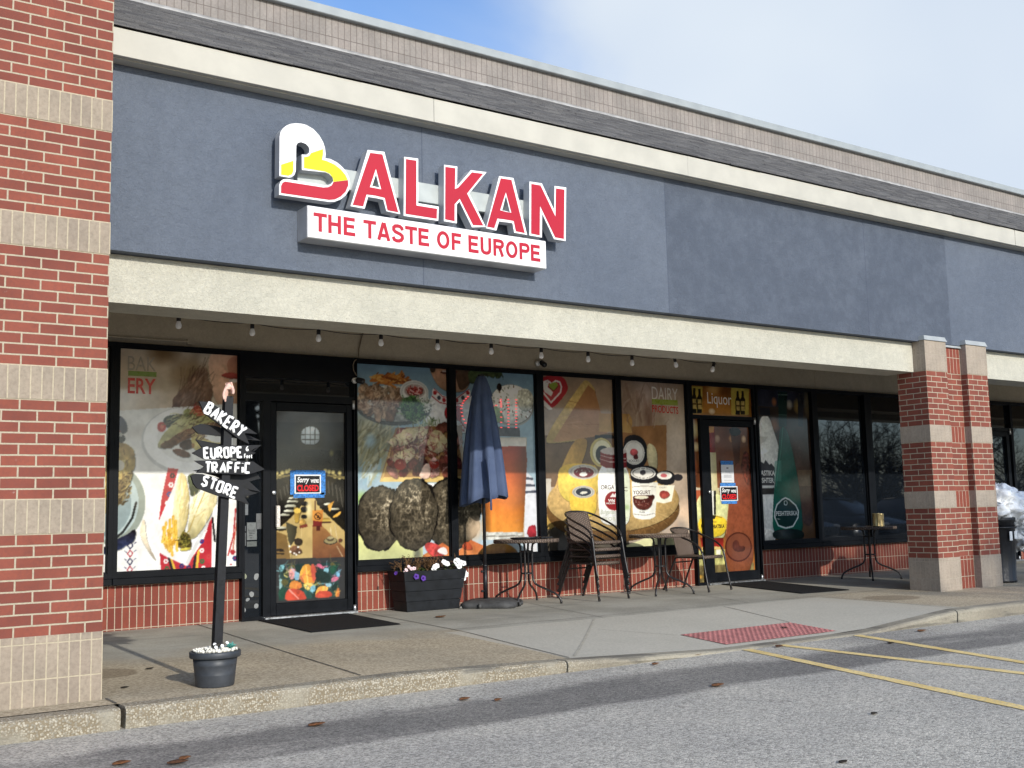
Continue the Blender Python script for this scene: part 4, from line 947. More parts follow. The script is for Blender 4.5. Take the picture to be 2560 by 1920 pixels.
# ------------------------------------------------------------------ planter box with its plants
M_PLANT = plain('black_stained_planter_wood', (0.0075, 0.009, 0.0115, 1), 0.6, 0.3, var=0.25, vs=14, bump=0.15)
pl = thing('planter_box', (4.51, 3.71, gz(3.7)), 'tapered black wooden planter box under the meat poster window', 'planter')
def tap(z):
    t = z / .44; return (4.175 - .06 * t, 4.835 + .085 * t, 3.565 - .045 * t, 3.85 + .045 * t)
for side in range(4):
    mb = MB()
    for k in range(4):
        z0, z1 = .44 * k / 4 + .002, .44 * (k + 1) / 4 - .002; z = gz(3.7)
        a, b, c, d = tap(z0); e, f, g, h = tap(z1); th = .018
        if side == 0: q0, q1 = [(a, c), (b, c), (b, c + th), (a, c + th)], [(e, g), (f, g), (f, g + th), (e, g + th)]
        elif side == 1: q0, q1 = [(a, d - th), (b, d - th), (b, d), (a, d)], [(e, h - th), (f, h - th), (f, h), (e, h)]
        elif side == 2: q0, q1 = [(a, c + th), (a + th, c + th), (a + th, d - th), (a, d - th)], [(e, g + th), (e + th, g + th), (e + th, h - th), (e, h - th)]
        else: q0, q1 = [(b - th, c + th), (b, c + th), (b, d - th), (b - th, d - th)], [(f - th, g + th), (f, g + th), (f, h - th), (f - th, h - th)]
        mb.add([(x, y, z0 + z) for x, y in q0] + [(x, y, z1 + z) for x, y in q1], [(0, 3, 2, 1), (4, 5, 6, 7), (0, 1, 5, 4), (1, 2, 6, 5), (2, 3, 7, 6), (3, 0, 4, 7)])
    mb.build('side_panel', M_PLANT, pl)
mb = MB(); e, f, g, h = tap(.40); mb.box(e + .02, f - .02, g + .02, h - .02, .38, .41); mb.build('soil', plain('soil', (.03, .022, .016, 1), .95), pl)
PZ = .44
def plant(x0, x1, n, label, stems, leaves, flowers=None, fm=None, lm=M_LEAF, sm=M_DRY, hang=False):
    t = thing('flowering_plant' if flowers else 'dried_plant', ((x0 + x1) / 2, 3.68, PZ), label, 'plant', 'plants in the black planter box')
    mb = MB()
    for i in range(stems):
        x = random.uniform(x0, x1); y = random.uniform(3.58, 3.82); h = random.uniform(.07, .20); dx = random.uniform(-.08, .08)
        P = [(x, y, PZ - .04), (x + dx * .3, y, PZ + h * .4), (x + dx * .8 + random.uniform(-.02, .02), y + random.uniform(-.03, .02), PZ + h * .8), (x + dx * 1.3, y + random.uniform(-.04, .03), PZ + h)]
        mb.tube(P, [.004, .0035, .003, .0015], 5)
        for k in range(6):
            u = random.random(); c = Vector(P[1]).lerp(Vector(P[3]), u); leafy(mb, c, 2, .035, .006, up_=.2)
    mb.build('stems', sm, t)
    mb = MB()
    for i in range(leaves): leafy(mb, (random.uniform(x0, x1), random.uniform(3.53, 3.80), PZ + random.uniform(-.02, .05)), 3, .05, .014, up_=.2)
    if leaves: mb.build('foliage', lm, t)
    if flowers:
        for c, r, nrm in flowers:
            mb = MB(); bloom(mb, c, r, nrm); mb.build('flower', fm, t, solid=.0012)
    return t
plant(4.13, 4.38, 0, 'dry brown sprigs at the left end of the black planter box', 22, 8)
plant(4.45, 4.62, 0, 'dry brown twigs in the middle of the black planter box', 26, 4)
fl = []
for c in [(4.193,.517),(4.226,.494),(4.16,.484),(4.258,.496),(4.152,.466)]: fl.append(((c[0], 3.55, c[1]), .024, (random.uniform(-.5, .3), -1, .6)))
plant(4.26, 4.38, 0, 'pale pink flowers beside purple ones in the black planter box', 4, 6, fl, M_PETK)
fl = [((c[0], 3.505, c[1]), .034, (-.2 + .2 * i, -1, .2)) for i, c in enumerate([(4.258,.409),(4.348,.387)])] + [((c[0], 3.57, c[1]), .022, (-.8, -.6, .3)) for c in [(4.039,.454)]]
plant(4.30, 4.42, 0, 'purple petunia hanging over the front of the black planter box', 2, 10, fl, M_PETP)
fl = [((c[0], 3.55, c[1]), .032, (-.3, -1, .4)) for c in [(4.523,.501),(4.549,.511),(4.51,.477)]] + [((c[0], 3.60, c[1]), .034, (-.1, -1, .5)) for c in [(4.694,.535),(4.673,.547),(4.716,.527)]]
plant(4.52, 4.72, 0, 'white petunia right of centre in the black planter box', 8, 20, fl, M_PETW)
fl = [((c[0], 3.55, c[1]), .036, (random.uniform(-.5, .5), -1, random.uniform(-.1, .6))) for c in [(4.815,.524),(4.794,.546),(4.841,.494),(4.85,.537),(4.825,.559),(4.898,.524),(4.917,.417),(4.904,.389),(4.93,.395),(4.899,.357)]]
plant(4.74, 4.93, 0, 'white petunia trailing over the right end of the black planter box', 6, 26, fl, M_PETW)
mb = MB(); mb.ball((4.86, 3.52, .035), (.04, .03, .022), 8, 0, .5); tag(mb.build('stone', plain('pale_stone', (.32, .31, .28, 1), .9)), 'small pale stone at the foot of the black planter box', 'stone')

# ------------------------------------------------------------------ closed patio umbrella and its base
M_CANVAS = None
q = Mat('blue_canvas', (0.045, 0.075, 0.16, 1), 0.9, 0.2)
q.setcol(q.mix(q.rng(q.noise(5, 4), .3, .7), (0.058, 0.082, 0.155, 1), (0.076, 0.104, 0.182, 1))); q.addbump(q.noise(260, 2), .25, .002); q.addbump(q.noise(9, 3, vec=q.vec(2.5, 2.5, .35)), .35, .02); M_CANVAS = q.m
UX, UY = 5.19, 3.55
um = thing('patio_umbrella', (UX, UY, .1), 'closed navy blue canvas patio umbrella on a black pole', 'umbrella')
mb = MB(); mb.tube([(UX, UY, .10), (UX, UY, 2.6)], .019, 14); mb.build('pole', M_BLACK, um)
def fold(t, i, r, z):
    a = 7 * t + .5 * math.sin(2 * t + 1.1) + .35 * math.sin(z * 3.1); k = min(1, (2.66 - z) / .5)
    f = math.cos(a); rr = r * (1 + k * (.20 * f - .07 * math.cos(2 * a) + .07 * math.sin(3 * t + 2.0)))
    zz = z
    if z < 1.5: zz = z - (1.5 - z) * .42 * (.5 - .5 * math.cos(t + .9)) - .018 * f
    return rr, zz
mb = MB(); mb.lathe([(.060, 2.62), (.105, 2.46), (.132, 2.30), (.168, 2.05), (.200, 1.80), (.226, 1.55), (.246, 1.36), (.254, 1.27), (.247, 1.268), (.235, 1.36), (.18, 1.6), (.05, 1.8)], UX, UY, 112, cap0=False, cap1=False, fn=fold)
cv = mb.build('canopy', M_CANVAS, um)
def flap(t, i, r, z):
    a = 7 * t; k = min(1, (2.7 - z) / .25); return r * (1 + k * .09 * math.cos(a)), z - (.022 * (math.cos(a) > 0) * math.cos(a) if i == 3 else 0)
mb = MB(); mb.lathe([(.036, 2.668), (.062, 2.64), (.095, 2.54), (.126, 2.44)], UX, UY, 84, cap1=False, fn=flap); mb.build('top_flap', M_CANVAS, cv)
mb = MB(); mb.lathe([(.03, 2.66), (.045, 2.665), (.045, 2.678), (.02, 2.69), (.001, 2.692)], UX, UY, 16); mb.build('finial', M_BLACK, um)
mb = MB(); sx = UX - .09; mb.grid([[(sx - .03, UY - .27, 1.72), (sx - .005, UY - .275, 1.72)], [(sx - .028, UY - .285, 1.5), (sx - .002, UY - .29, 1.5)], [(sx - .025, UY - .30, 1.3), (sx + .0, UY - .30, 1.3)], [(sx - .02, UY - .295, 1.11), (sx + .006, UY - .295, 1.11)]]); mb.build('tie_strap', M_CANVAS, cv, solid=.003)
ub = thing('umbrella_base', (UX + .04, UY - .06, gz(3.5)), 'grey plastic umbrella base slab with a black sleeve', 'umbrella base')
M_UB = plain('grey_base_plastic', (0.060, 0.060, 0.060, 1), 0.65, 0.35, var=0.2, vs=10)
mb = MB(); ring = []; c = (UX + .04, UY - .06); g0 = gz(3.5)
for z, k in ((0, .96), (.012, 1.0), (.05, .98), (.068, .90), (.085, .62), (.088, .1)):
    row = []
    for i in range(48):
        t = 2 * math.pi * i / 48; rr = .345 / max(abs(math.cos(t - .785)), abs(math.sin(t - .785)), .80) * .92
        row.append((c[0] + k * rr * math.cos(t), c[1] + k * rr * math.sin(t), g0 + z))
    ring.append(row + [row[0]])
mb.grid(ring); mb.add(ring[-1][:-1], [tuple(range(48))]); mb.build('slab', M_UB, ub)
for a in (-1.0, -.45, -2.6, -3.1):
    p = (c[0] + .335 * math.cos(a), c[1] + .335 * math.sin(a)); mb = MB(); mb.tube([(p[0] - .012, p[1] - .01, g0 + .03), (p[0] + .012, p[1] - .014, g0 + .03)], .026, 10); mb.build('wheel', M_UB, ub)
mb = MB(); mb.tube([(UX, UY, g0 + .085), (UX, UY, .49)], .0265, 16); mb.tube([(UX, UY, .47), (UX, UY, .495)], .029, 16); sl = mb.build('sleeve', M_BLACK, ub)
for z in (.20, .42): mb = MB(); mb.tube([(UX - .02, UY - .01, z), (UX - .055, UY - .02, z)], [.008, .008], 8); mb.ball((UX - .06, UY - .022, z), .016, 8); mb.build('knob', M_BLACK, sl)

# ------------------------------------------------------------------ bistro tables
q = Mat('brown_rattan', (0.2, 0.14, 0.1, 1), 0.7, 0.3)
x, y, z = q.sep()
w1 = q.n('TexWave', wave_type='BANDS', bands_direction='X'); w1.inputs['Scale'].default_value = 13; w1.inputs['Distortion'].default_value = 1.5; q.put(q.obj(), w1.inputs['Vector'])
w2 = q.n('TexWave', wave_type='BANDS', bands_direction='DIAGONAL'); w2.inputs['Scale'].default_value = 17; w2.inputs['Distortion'].default_value = 2; q.put(q.obj(), w2.inputs['Vector'])
ww = q.math('MULTIPLY', w1.outputs['Fac'], w2.outputs['Fac'])
q.setcol(q.mix(q.rng(ww, 0.0, 0.6), (0.055, 0.039, 0.031, 1), q.mix(q.rng(q.noise(12, 3), .3, .7), (0.15, 0.108, 0.082, 1), (0.20, 0.15, 0.118, 1)))); q.addbump(ww, .6, .004); M_RAT = q.m
M_STEEL = plain('black_tube_steel', (0.016, 0.014, 0.014, 1), 0.35, 0.5, var=0.2)
M_TOP = plain('textured_table_glass', (0.13, 0.12, 0.11, 1), 0.25, 0.5, var=0.15, vs=40)
def bistro_table(x, y, a, label):
    t = thing('bistro_table', (x, y, gz(y)), label, 'table', 'round bistro tables outside the shop', a)
    mb = MB(); mb.lathe([(.0, .738), (.36, .738), (.362, .734), (.362, .73), (.0, .73)], 0, 0, 48, cap0=False, cap1=False, sm=False); tp = mb.build('tabletop', M_TOP, t, local=True)
    mb = MB(); mb.lathe([(.362, .7415), (.378, .742), (.385, .735), (.385, .708), (.378, .70), (.362, .702), (.362, .7415)], 0, 0, 64, cap0=False, cap1=False); mb.build('woven_rim', M_RAT, tp, local=True)
    for k in range(4):
        c, s = math.cos(k * math.pi / 2), math.sin(k * math.pi / 2)
        pr = [(.20, .715), (.11, .705), (.078, .68), (.07, .64), (.068, .45), (.068, .33), (.075, .27), (.10, .225), (.15, .195), (.25, .155), (.325, .12), (.375, .085), (.40, .04), (.405, 0.0)]
        P = []
        for (r1, z1), (r2, z2) in zip(pr[:-1], pr[1:]): P += [(r1, z1), ((r1 + r2) / 2, (z1 + z2) / 2)]
        P.append(pr[-1]); mb = MB(); mb.tube([(r * c, r * s, z) for r, z in P], .0125, 9)
        mb.tube([(.405 * c, .405 * s, 0), (.405 * c, .405 * s, .03)], .015, 9)
        mb.build('leg', M_STEEL, t, local=True)
    for zz in (.345, .60):
        mb = MB(); mb.tube([(.068 * math.cos(i * .3927), .068 * math.sin(i * .3927), zz) for i in range(16)], .008, 6, closed=True); mb.build('ring_brace', M_STEEL, t, local=True)
    return t
def copy_tree(o, parent=None):
    c = o.copy(); COL.objects.link(c)
    if parent: c.parent = parent
    for ch in list(o.children): copy_tree(ch, c)
    return c
tb = bistro_table(5.74, 3.50, R(-52), 'round bistro table beside the blue umbrella, dark trays on its top')
for x, y, a, lb in ((7.69, 3.34, R(-52), 'round bistro table between the stacked chairs and the single chair'), (11.43, 3.03, R(-50), 'round bistro table under the dark windows, gold tins on it')):
    t = copy_tree(tb); t.location = (x, y, gz(y)); t.rotation_euler = (0, 0, a); t['label'] = lb
TT = .742 + gz(3.5)
mb = MB(); mb.lathe([(.0, .0), (.15, .0), (.165, .012), (.17, .022), (.16, .02), (.145, .008), (.0, .006)], 5.66, 3.42, 28, cap0=False, cap1=False); mb.v = [(a, b, c + TT) for a, b, c in mb.v]
tag(mb.build('serving_tray', M_BLACK), 'round black tray on the bistro table nearest the umbrella', 'tray')
mb = MB(); mb.bbox(5.86, 6.03, 3.36, 3.56, TT + .001, TT + .022, .006); tag(mb.build('menu_folder', M_BLACK), 'flat black folder beside the tray on the bistro table', 'folder')
mb = MB(); mb.lathe([(.028, 0), (.03, .03), (.026, .03), (.022, .008)], 5.80, 3.36, 14); mb.v = [(a, b, c + TT) for a, b, c in mb.v]; tag(mb.build('ashtray', M_BLACK), 'small black ashtray between the tray and folder on the bistro table', 'ashtray')
M_GOLD = plain('brass_tin', (0.50, 0.40, 0.20, 1), 0.35, 0.5, 0.75, var=0.2, vs=12)
TT3 = .742 + gz(3.03)
for (x, y, h), lb in zip(((11.50, 2.94, .185), (11.62, 2.97, .175)), ('left one of two gold tins on the bistro table by the pillar', 'right one of two gold tins on the bistro table by the pillar')):
    t = thing('metal_tin', (x, y, TT3), lb, 'tin', 'gold tins on the far bistro table')
    mb = MB(); mb.lathe([(.052, 0), (.056, .003), (.055, .01), (.055, h - .012), (.057, h - .006), (.055, h)], x, y, 28, cap1=False); mb.v = [(a, b, c + TT3) for a, b, c in mb.v]; mb.build('can', M_GOLD, t)
    mb = MB(); mb.lathe([(.052, h - .004), (.0, h - .006)], x, y, 28, cap0=False, cap1=False); mb.v = [(a, b, c + TT3) for a, b, c in mb.v]; mb.build('lid', M_GOLD, t)

# ------------------------------------------------------------------ rattan chairs
def arc(pts, k=3):
    """Catmull-Rom through the points"""
    P = [Vector(p) for p in pts]; out = []
    for i in range(len(P) - 1):
        a, b, c, d = P[max(i - 1, 0)], P[i], P[i + 1], P[min(i + 2, len(P) - 1)]
        for j in range(k):
            t = j / k; out.append(tuple(.5 * ((2 * b) + (c - a) * t + (2 * a - 5 * b + 4 * c - d) * t * t + (3 * b - a - 3 * c + d) * t ** 3)))
    out.append(tuple(P[-1])); return out
def rattan_chair(label):
    t = thing('rattan_chair', (0, 0, 0), label, 'chair')
    rr = .0125
    for s in (-1, 1):
        mb = MB(); mb.tube(arc([(s * .255, -.37, 0), (s * .247, -.32, .25), (s * .243, -.295, .42), (s * .243, -.275, .50)]), rr, 9); mb.tube([(s * .255, -.371, 0), (s * .254, -.366, .025)], .0155, 9); mb.build('leg', M_STEEL, t, local=True)
        mb = MB(); mb.tube(arc([(s * .218, .36, 0), (s * .212, .27, .2), (s * .205, .17, .40), (s * .203, .13, .425), (s * .205, -.02, .428), (s * .208, -.22, .428)]), rr, 9); mb.tube([(s * .218, .361, 0), (s * .2175, .355, .025)], .0155, 9); mb.build('leg', M_STEEL, t, local=True)
    h = [(-.243, -.275, .50), (-.245, -.235, .565), (-.255, -.13, .63), (-.262, .02, .69), (-.245, .15, .745), (-.185, .235, .785), (-.09, .27, .80)]
    mb = MB(); mb.tube(arc(h + [(0, .278, .803)] + [(-x, y, z) for x, y, z in reversed(h)], 4), rr, 9); mb.build('armrest_hoop', M_STEEL, t, local=True)
    rows = []
    for i in range(13):
        v = i / 12; row = []
        for j in range(11):
            u = (j / 10 - .5) * 2; y = -.285 + .46 * v; z = .446 - .018 * math.sin(math.pi * v) - .012 * (1 - u * u)
            if v < .1: z -= (.1 - v) * .22; y += (.1 - v) * .12
            row.append((u * (.215 - .01 * v), y, z))
        rows.append(row)
    mb = MB(); mb.grid(rows); mb.tube([(-.21, -.272, .428), (.21, -.272, .428)], .017, 8); mb.build('seat', M_RAT, t, local=True, solid=.009)
    rows = []
    for i in range(13):
        v = i / 12; row = []
        for j in range(11):
            u = (j / 10 - .5) * 2; wx = .195 - .015 * v; row.append((u * wx, .165 + .112 * v ** 1.2 - .05 * u * u * (.4 + .6 * v), .44 + .362 * v - .022 * u * u * v))
        rows.append(row)
    mb = MB(); mb.grid(rows); mb.build('backrest', M_RAT, t, local=True, solid=.008)
    for y_, z_ in ((-.2, .41), (.2, .36)): mb = MB(); mb.tube([(-.209, y_, z_), (.209, y_, z_)], .009, 7); mb.build('stretcher', M_STEEL, t, local=True)
    return t
ch = rattan_chair('single brown rattan chair facing the car park beside a bistro table')
ch.location = (8.41, 3.46, gz(3.46)); ch.rotation_euler = (0, 0, R(11)); ch['group'] = 'rattan chairs outside the shop'
for k, lb in enumerate(('lowest chair of the stack of rattan chairs', 'second chair from the bottom of the rattan chair stack', 'third chair from the bottom of the rattan chair stack', 'topmost chair of the stack of rattan chairs')):
    c = copy_tree(ch); c.location = (6.66 - .008 * k, 3.45 - .014 * k, gz(3.44) + .082 * k); c.rotation_euler = (0, 0, R(7 - .8 * k)); c['label'] = lb

# ------------------------------------------------------------------ door mats
M_MAT = plain('black_rubber_mat', (0.012, 0.012, 0.013, 1), 0.9, 0.2, var=0.3, vs=60, bump=0.8)
def mat_(p, label):
    mb = MB(); P = [(x, y, pz(x, y)) for x, y in p]; v = [(x, y, z + .004) for x, y, z in P]; cx = sum(a[0] for a in p) / 4; cy = sum(a[1] for a in p) / 4
    v2 = [(x + (cx - x) * .015, y + (cy - y) * .015, z + .012) for x, y, z in P]
    mb.add(v + v2, [(3, 2, 1, 0), (4, 5, 6, 7), (0, 1, 5, 4), (1, 2, 6, 5), (2, 3, 7, 6), (3, 0, 4, 7)]); tag(mb.build('door_mat', M_MAT), label, 'door mat')
mat_([(2.53, 2.47), (3.49, 2.49), (3.62, 3.9), (2.6, 3.9)], 'black door mat in front of the dining hall door')
mat_([(8.80, 2.05), (9.60, 1.97), (10.12, 3.90), (9.3, 3.94)], 'black door mat in front of the liquor door')

# ------------------------------------------------------------------ litter bin behind the pillar
bn = thing('trash_bin', (11.98, 1.42, .01), 'black trash bin half hidden behind the far brick pillar', 'bin')
def slat(t, i, r, z): return r * (1 + (.012 if int(t / (2 * math.pi) * 40) % 2 else 0)), z
mb = MB(); mb.lathe([(.205, .01), (.225, .012), (.23, .04), (.222, .05), (.245, .80), (.262, .81), (.266, .84), (.262, .86), (.24, .862)], 11.98, 1.42, 80, fn=slat); mb.build('bin_body', M_BLACK, bn)
mb = MB(); mb.tube([(11.98 + .262 * math.cos(i * .2618), 1.42 + .262 * math.sin(i * .2618), .73) for i in range(24)], .012, 6, closed=True); mb.build('hoop', M_BLACK, bn)
for dx in (-.06, .05): mb = MB(); mb.bbox(11.98 + dx - .03, 11.98 + dx + .03, 1.42 - .262, 1.42 - .252, .56 + (dx > 0) * .02, .68, .002); mb.build('sticker', M_WHITE, bn)
q = Mat('white_plastic_film', (0.82, 0.83, 0.84, 1), 0.45, 0.4); q.addbump(q.noise(11, 4, .6), .5, .03); M_BAG = q.m
pbg = thing('plastic_bag', (12.15, 1.42, .87), 'crumpled white plastic sheeting stuffed into the trash bin top', 'plastic bag')
mb = MB()
for (cx, cz, rx, rz, sd_) in ((12.02, 1.02, .33, .26, 1), (12.35, .98, .36, .22, 2), (12.62, .72, .22, .30, 3)):
    rows = []
    for i in range(33):
        ph = math.pi * i / 32 - math.pi / 2; row = []
        for k in range(65):
            t = 2 * math.pi * k / 64; d = Vector((math.cos(ph) * math.cos(t), math.cos(ph) * math.sin(t), math.sin(ph)))
            n_ = mnoise.fractal(d * 2.2 + Vector((sd_ * 7, 0, 0)), 1.0, 2.0, 3); n2_ = 1 - abs(mnoise.noise(d * 5.5 + Vector((sd_ * 3, 5, 0)))) * 2; r_ = 1 + .42 * n_ + .22 * n2_
            row.append((cx + d.x * rx * r_, 1.42 + d.y * .28 * r_, cz + d.z * rz * r_ * (1 - .25 * abs(n_))))
        rows.append(row)
    mb.grid(rows)
mb.build('film', M_BAG, pbg)

# ------------------------------------------------------------------ prints stuck on the glass
YP = 3.984
def poster(p, label, name='window_poster', group=None, y=YP, mat=None, gain=.8):
    p.grain(.05, 26); o = p.build(name, y, mat or M_PRINT, gain); return tag(o, label, 'poster', group)
INK = {}
def ink(c, rough=.3):
    if c not in INK: INK[c] = plain('ink_%d' % len(INK), rgb(*c, .8), rough, .4, var=.03)
    return INK[c]
def letters(o, body, box, c, bold=.0, y=None, skew=0.0, shear=0.0):
    """box: lower left and upper right points on the glass"""
    (x0, z0), (x1, z1) = box
    text_mb(body, x0, x1, z0, z1, (y or YP) - .0015, bold=bold, skew=skew, shear=shear).build('lettering', ink(c), o)

def paint_bakery(p):
    p.poly([(.318,2.999),(2.636,3.187),(2.639,2.223),(.341,2.086)], (212, 192, 165), n=.12, ns=3)
    p.soft((1.903,2.564,.29,.239), (150, 120, 80), .8); p.soft((1.614,2.786,.22,.174), (120, 85, 45), .8); p.soft((1.238,2.267,.18,.231), (225, 215, 200), .9)
    p.blob([(2.063,2.831),(2.465,2.907),(2.469,2.151),(2.3,2.179),(2.166,2.287),(2.116,2.446)], (238, 192, 160), (222, 165, 130), ax='x', n=.06)
    p.blob([(2.28,2.747),(2.465,2.824),(2.466,2.627),(2.348,2.571),(2.297,2.601)], (196, 108, 80), n=.1, a=.5); p.blob([(2.206,2.572),(2.297,2.609),(2.415,2.599),(2.416,2.534),(2.298,2.544)], (176, 70, 62), n=.12); p.blob([(2.298,2.528),(2.416,2.55),(2.416,2.509),(2.332,2.497)], (238, 225, 215))
    p.blob([(1.7,2.222),(1.738,2.318),(1.84,2.433),(1.951,2.599),(2.056,2.677),(2.074,2.589),(2.132,2.431),(2.134,2.286),(2.036,2.202),(1.907,2.166),(1.779,2.178)], (118, 86, 66), (150, 115, 92), w=.05, n=.35, ns=18)
    for i in range(14):
        a = 450 + i * 18
        p.line([(1.763,2.193),(1.904,2.436),(2.049,2.62)], .004, (90, 64, 50), a=.3)
    p.soft((2.031,2.732,.082,.145), (235, 215, 190), .7)
    p.poly([(.341,2.086),(2.639,2.305),(2.646,.252),(.384,.392)], (243, 242, 238), (236, 235, 230), n=.02)
    for y in range(6): p.soft((1.5 + .12 * y, 1.95 + .01 * y, .5, .10), (214, 208, 200), .5)
    # plate with the cut wrap
    p.ell((1.886,1.881,.479,.347), (205, 206, 205)); p.ell((1.894,1.897,.464,.328), (250, 250, 248)); p.ell((1.91,1.897,.344,.236), (236, 236, 232))
    p.blob([(1.616,2.024),(1.631,2.118),(1.732,2.145),(1.843,2.156),(1.908,2.118),(1.844,2.069),(1.718,2.003)], (62, 66, 50), n=.4, ns=30)
    p.blob([(1.549,1.813),(1.617,1.938),(1.733,2.066),(1.875,2.181),(2.036,2.242),(2.2,2.224),(2.234,2.112),(2.038,2.011),(1.846,1.911),(1.658,1.814)], (205, 200, 140), (165, 160, 95), w=.03, n=.18, ns=16)
    p.blob([(1.573,1.816),(1.688,1.893),(1.909,2.023),(2.135,2.085),(2.234,2.08),(2.202,1.999),(1.974,1.946),(1.767,1.847),(1.658,1.791)], (120, 80, 52), w=.03, n=.45, ns=30)
    p.blob([(1.767,1.847),(1.91,1.913),(1.943,1.819),(1.847,1.778)], (70, 45, 34), n=.4, ns=28)
    p.blob([(1.69,1.791),(1.815,1.801),(1.911,1.755),(1.896,1.7),(1.785,1.722)], (96, 54, 40), w=.02, n=.4, ns=30)
    p.blob([(1.901,1.944),(1.973,1.977),(2.104,1.869),(2.269,1.871),(2.236,1.791),(2.072,1.82),(1.943,1.755)], (214, 196, 112), w=.02, n=.2, ns=18); p.blob([(1.91,1.865),(1.959,1.85),(1.927,1.787)], (170, 120, 60))
    p.ell((1.609,2.016,.043,.05), (196, 52, 40)); p.ell((1.612,2.019,.02,.025), (222, 110, 84))
    p.blob([(1.907,2.198),(1.971,2.264),(2.052,2.219),(2.037,2.138),(1.94,2.135)], (186, 70, 48), w=.03, n=.4, ns=26); p.blob([(1.843,2.211),(1.939,2.199),(1.907,2.134),(1.828,2.132)], (150, 160, 80), n=.3, ns=26)
    p.strokes((1.876,2.07,.272,.111), 70, [(190, 190, 120), (120, 112, 60), (220, 214, 160), (84, 60, 40)], .09, .010, .5, a=.6); p.strokes((1.974,1.946,.21,.064), 60, [(84, 54, 38), (150, 106, 70), (60, 40, 30), (180, 140, 96)], .07, .010, .4, a=.7)
    p.strokes((1.972,2.168,.097,.057), 26, [(196, 80, 56), (220, 130, 90), (150, 50, 40), (150, 166, 84)], .06, .012)
    p.strokes((1.921,2.357,.145,.175), 60, [(84, 62, 50), (150, 118, 96), (104, 78, 62), (180, 150, 126)], .22, .010, 1.1, a=.5, curl=.25); p.strokes((1.81,2.289,.079,.095), 26, [(120, 92, 74), (170, 140, 116)], .16, .010, .9, a=.4, curl=.25)
    # cake on the blue-green plate, left edge
    p.ell((1.108,1.257,.351,.392), (150, 160, 148)); p.ell((1.093,1.258,.299,.351), (178, 196, 196)); p.ell((1.076,1.243,.245,.299), (140, 158, 160))
    p.line([(1.367,1.261),(1.332,1.111),(1.245,.978),(1.158,.906)], .022, (44, 46, 46), n=.4, ns=30)
    p.blob([(.938,1.744),(1.141,1.852),(1.29,1.839),(1.36,1.733),(1.347,1.596),(1.267,1.444),(1.196,1.234),(1.008,1.118),(.888,1.386)], (196, 176, 96), (150, 118, 60), w=.03, n=.3, ns=18)
    p.blob([(1.149,1.384),(1.236,1.505),(1.339,1.596),(1.326,1.489),(1.254,1.338),(1.153,1.174)], (92, 72, 40), w=.03, n=.6, ns=34)
    p.strokes((1.147,1.535,.162,.257), 90, [(206, 190, 110), (130, 100, 50), (224, 212, 150), (90, 70, 40)], .05, .014, a=.5); p.strokes((1.216,1.384,.089,.151), 90, [(60, 46, 28), (130, 106, 62), (90, 70, 40), (170, 150, 90)], .04, .012, 1.0, a=.8)
    p.ell((1.204,1.626,.045,.051), (216, 208, 190)); p.blob([(1.138,2.05),(1.196,2.128),(1.264,2.053),(1.273,1.961),(1.199,1.929),(1.125,1.913)], (44, 46, 66), n=.2); p.line([(1.153,2.035),(1.214,1.93)], .012, (150, 50, 40))
    p.ell((1.207,1.891,.044,.042), (28, 28, 34)); p.ell((1.169,1.929,.059,.027), (190, 190, 180))
    # blue and white cloth, crossed stitch motif
    p.blob([(.986,.794),(1.158,.876),(1.26,.947),(1.378,1.019),(1.366,.884),(1.247,.828),(1.102,.76)], (52, 66, 110), (30, 24, 30), w=.03, n=.4, ns=30)
    for i, y in enumerate((1372, 1410, 1448, 1486, 1516)):
        x, z, rx, rz = ((1.317,.766,.026,.033)); z -= (y - 1410) * .00205
        c = ((38, 38, 70), (172, 40, 52))[i % 2]
        p.line([(x - rx, z), (x, z + rz), (x + rx, z), (x, z - rz), (x - rx, z)], .010, c)
        for sx in (-1, 1): p.line([(x + sx * rx * 1.3, z + .012), (x + sx * rx * 2.1, z + .03)], .006, (40, 44, 84))
    # embroidered runner
    red = (200, 38, 50)
    p.poly([(1.679,1.605),(1.783,1.594),(1.726,1.365),(1.66,1.058),(1.584,.999),(1.618,1.304)], red, n=.08)
    p.poly([(1.607,.762),(1.672,.721),(1.876,.621),(2.048,.861),(2.135,1.141),(2.134,.57),(1.62,.584)], red, n=.08)
    p.poly([(1.711,.705),(1.734,.691),(1.774,.583),(1.748,.582)], (236, 190, 50)); p.poly([(1.687,.713),(1.709,.705),(1.748,.582),(1.72,.582)], (34, 30, 36)); p.poly([(1.985,.755),(2.014,.797),(1.996,.577),(1.968,.577)], (236, 190, 50)); p.poly([(1.954,.71),(1.982,.749),(1.965,.577),(1.936,.576)], (34, 30, 36))
    def motif(x, z, c, r=.030):
        for a in range(6):
            p.ell((x + r * .62 * math.cos(a * 1.047), z + r * .62 * math.sin(a * 1.047), r * .36, r * .36), c)
        p.ell((x, z, r * .3, r * .3), red)
    for i, (x, z) in enumerate([(1.724,1.527),(1.71,1.434),(1.695,1.342),(1.678,1.249),(1.658,1.165),(1.624,1.074)]): motif(x, z, ((50, 30, 30), (240, 240, 236), (60, 70, 140), (244, 244, 240), (70, 110, 70), (236, 236, 230))[i])
    for i, (x, z) in enumerate([(1.669,.676),(1.681,.602),(1.829,.623),(1.899,.604),(2.033,.769),(2.037,.66),(2.032,.862),(2.063,.97),(2.051,.59),(2.107,.703)]): motif(x, z, ((244, 244, 240), (50, 110, 60), (50, 40, 110), (60, 40, 90), (244, 244, 240), (50, 110, 60), (50, 50, 130), (240, 236, 230), (244, 244, 240), (200, 60, 60))[i], .027)
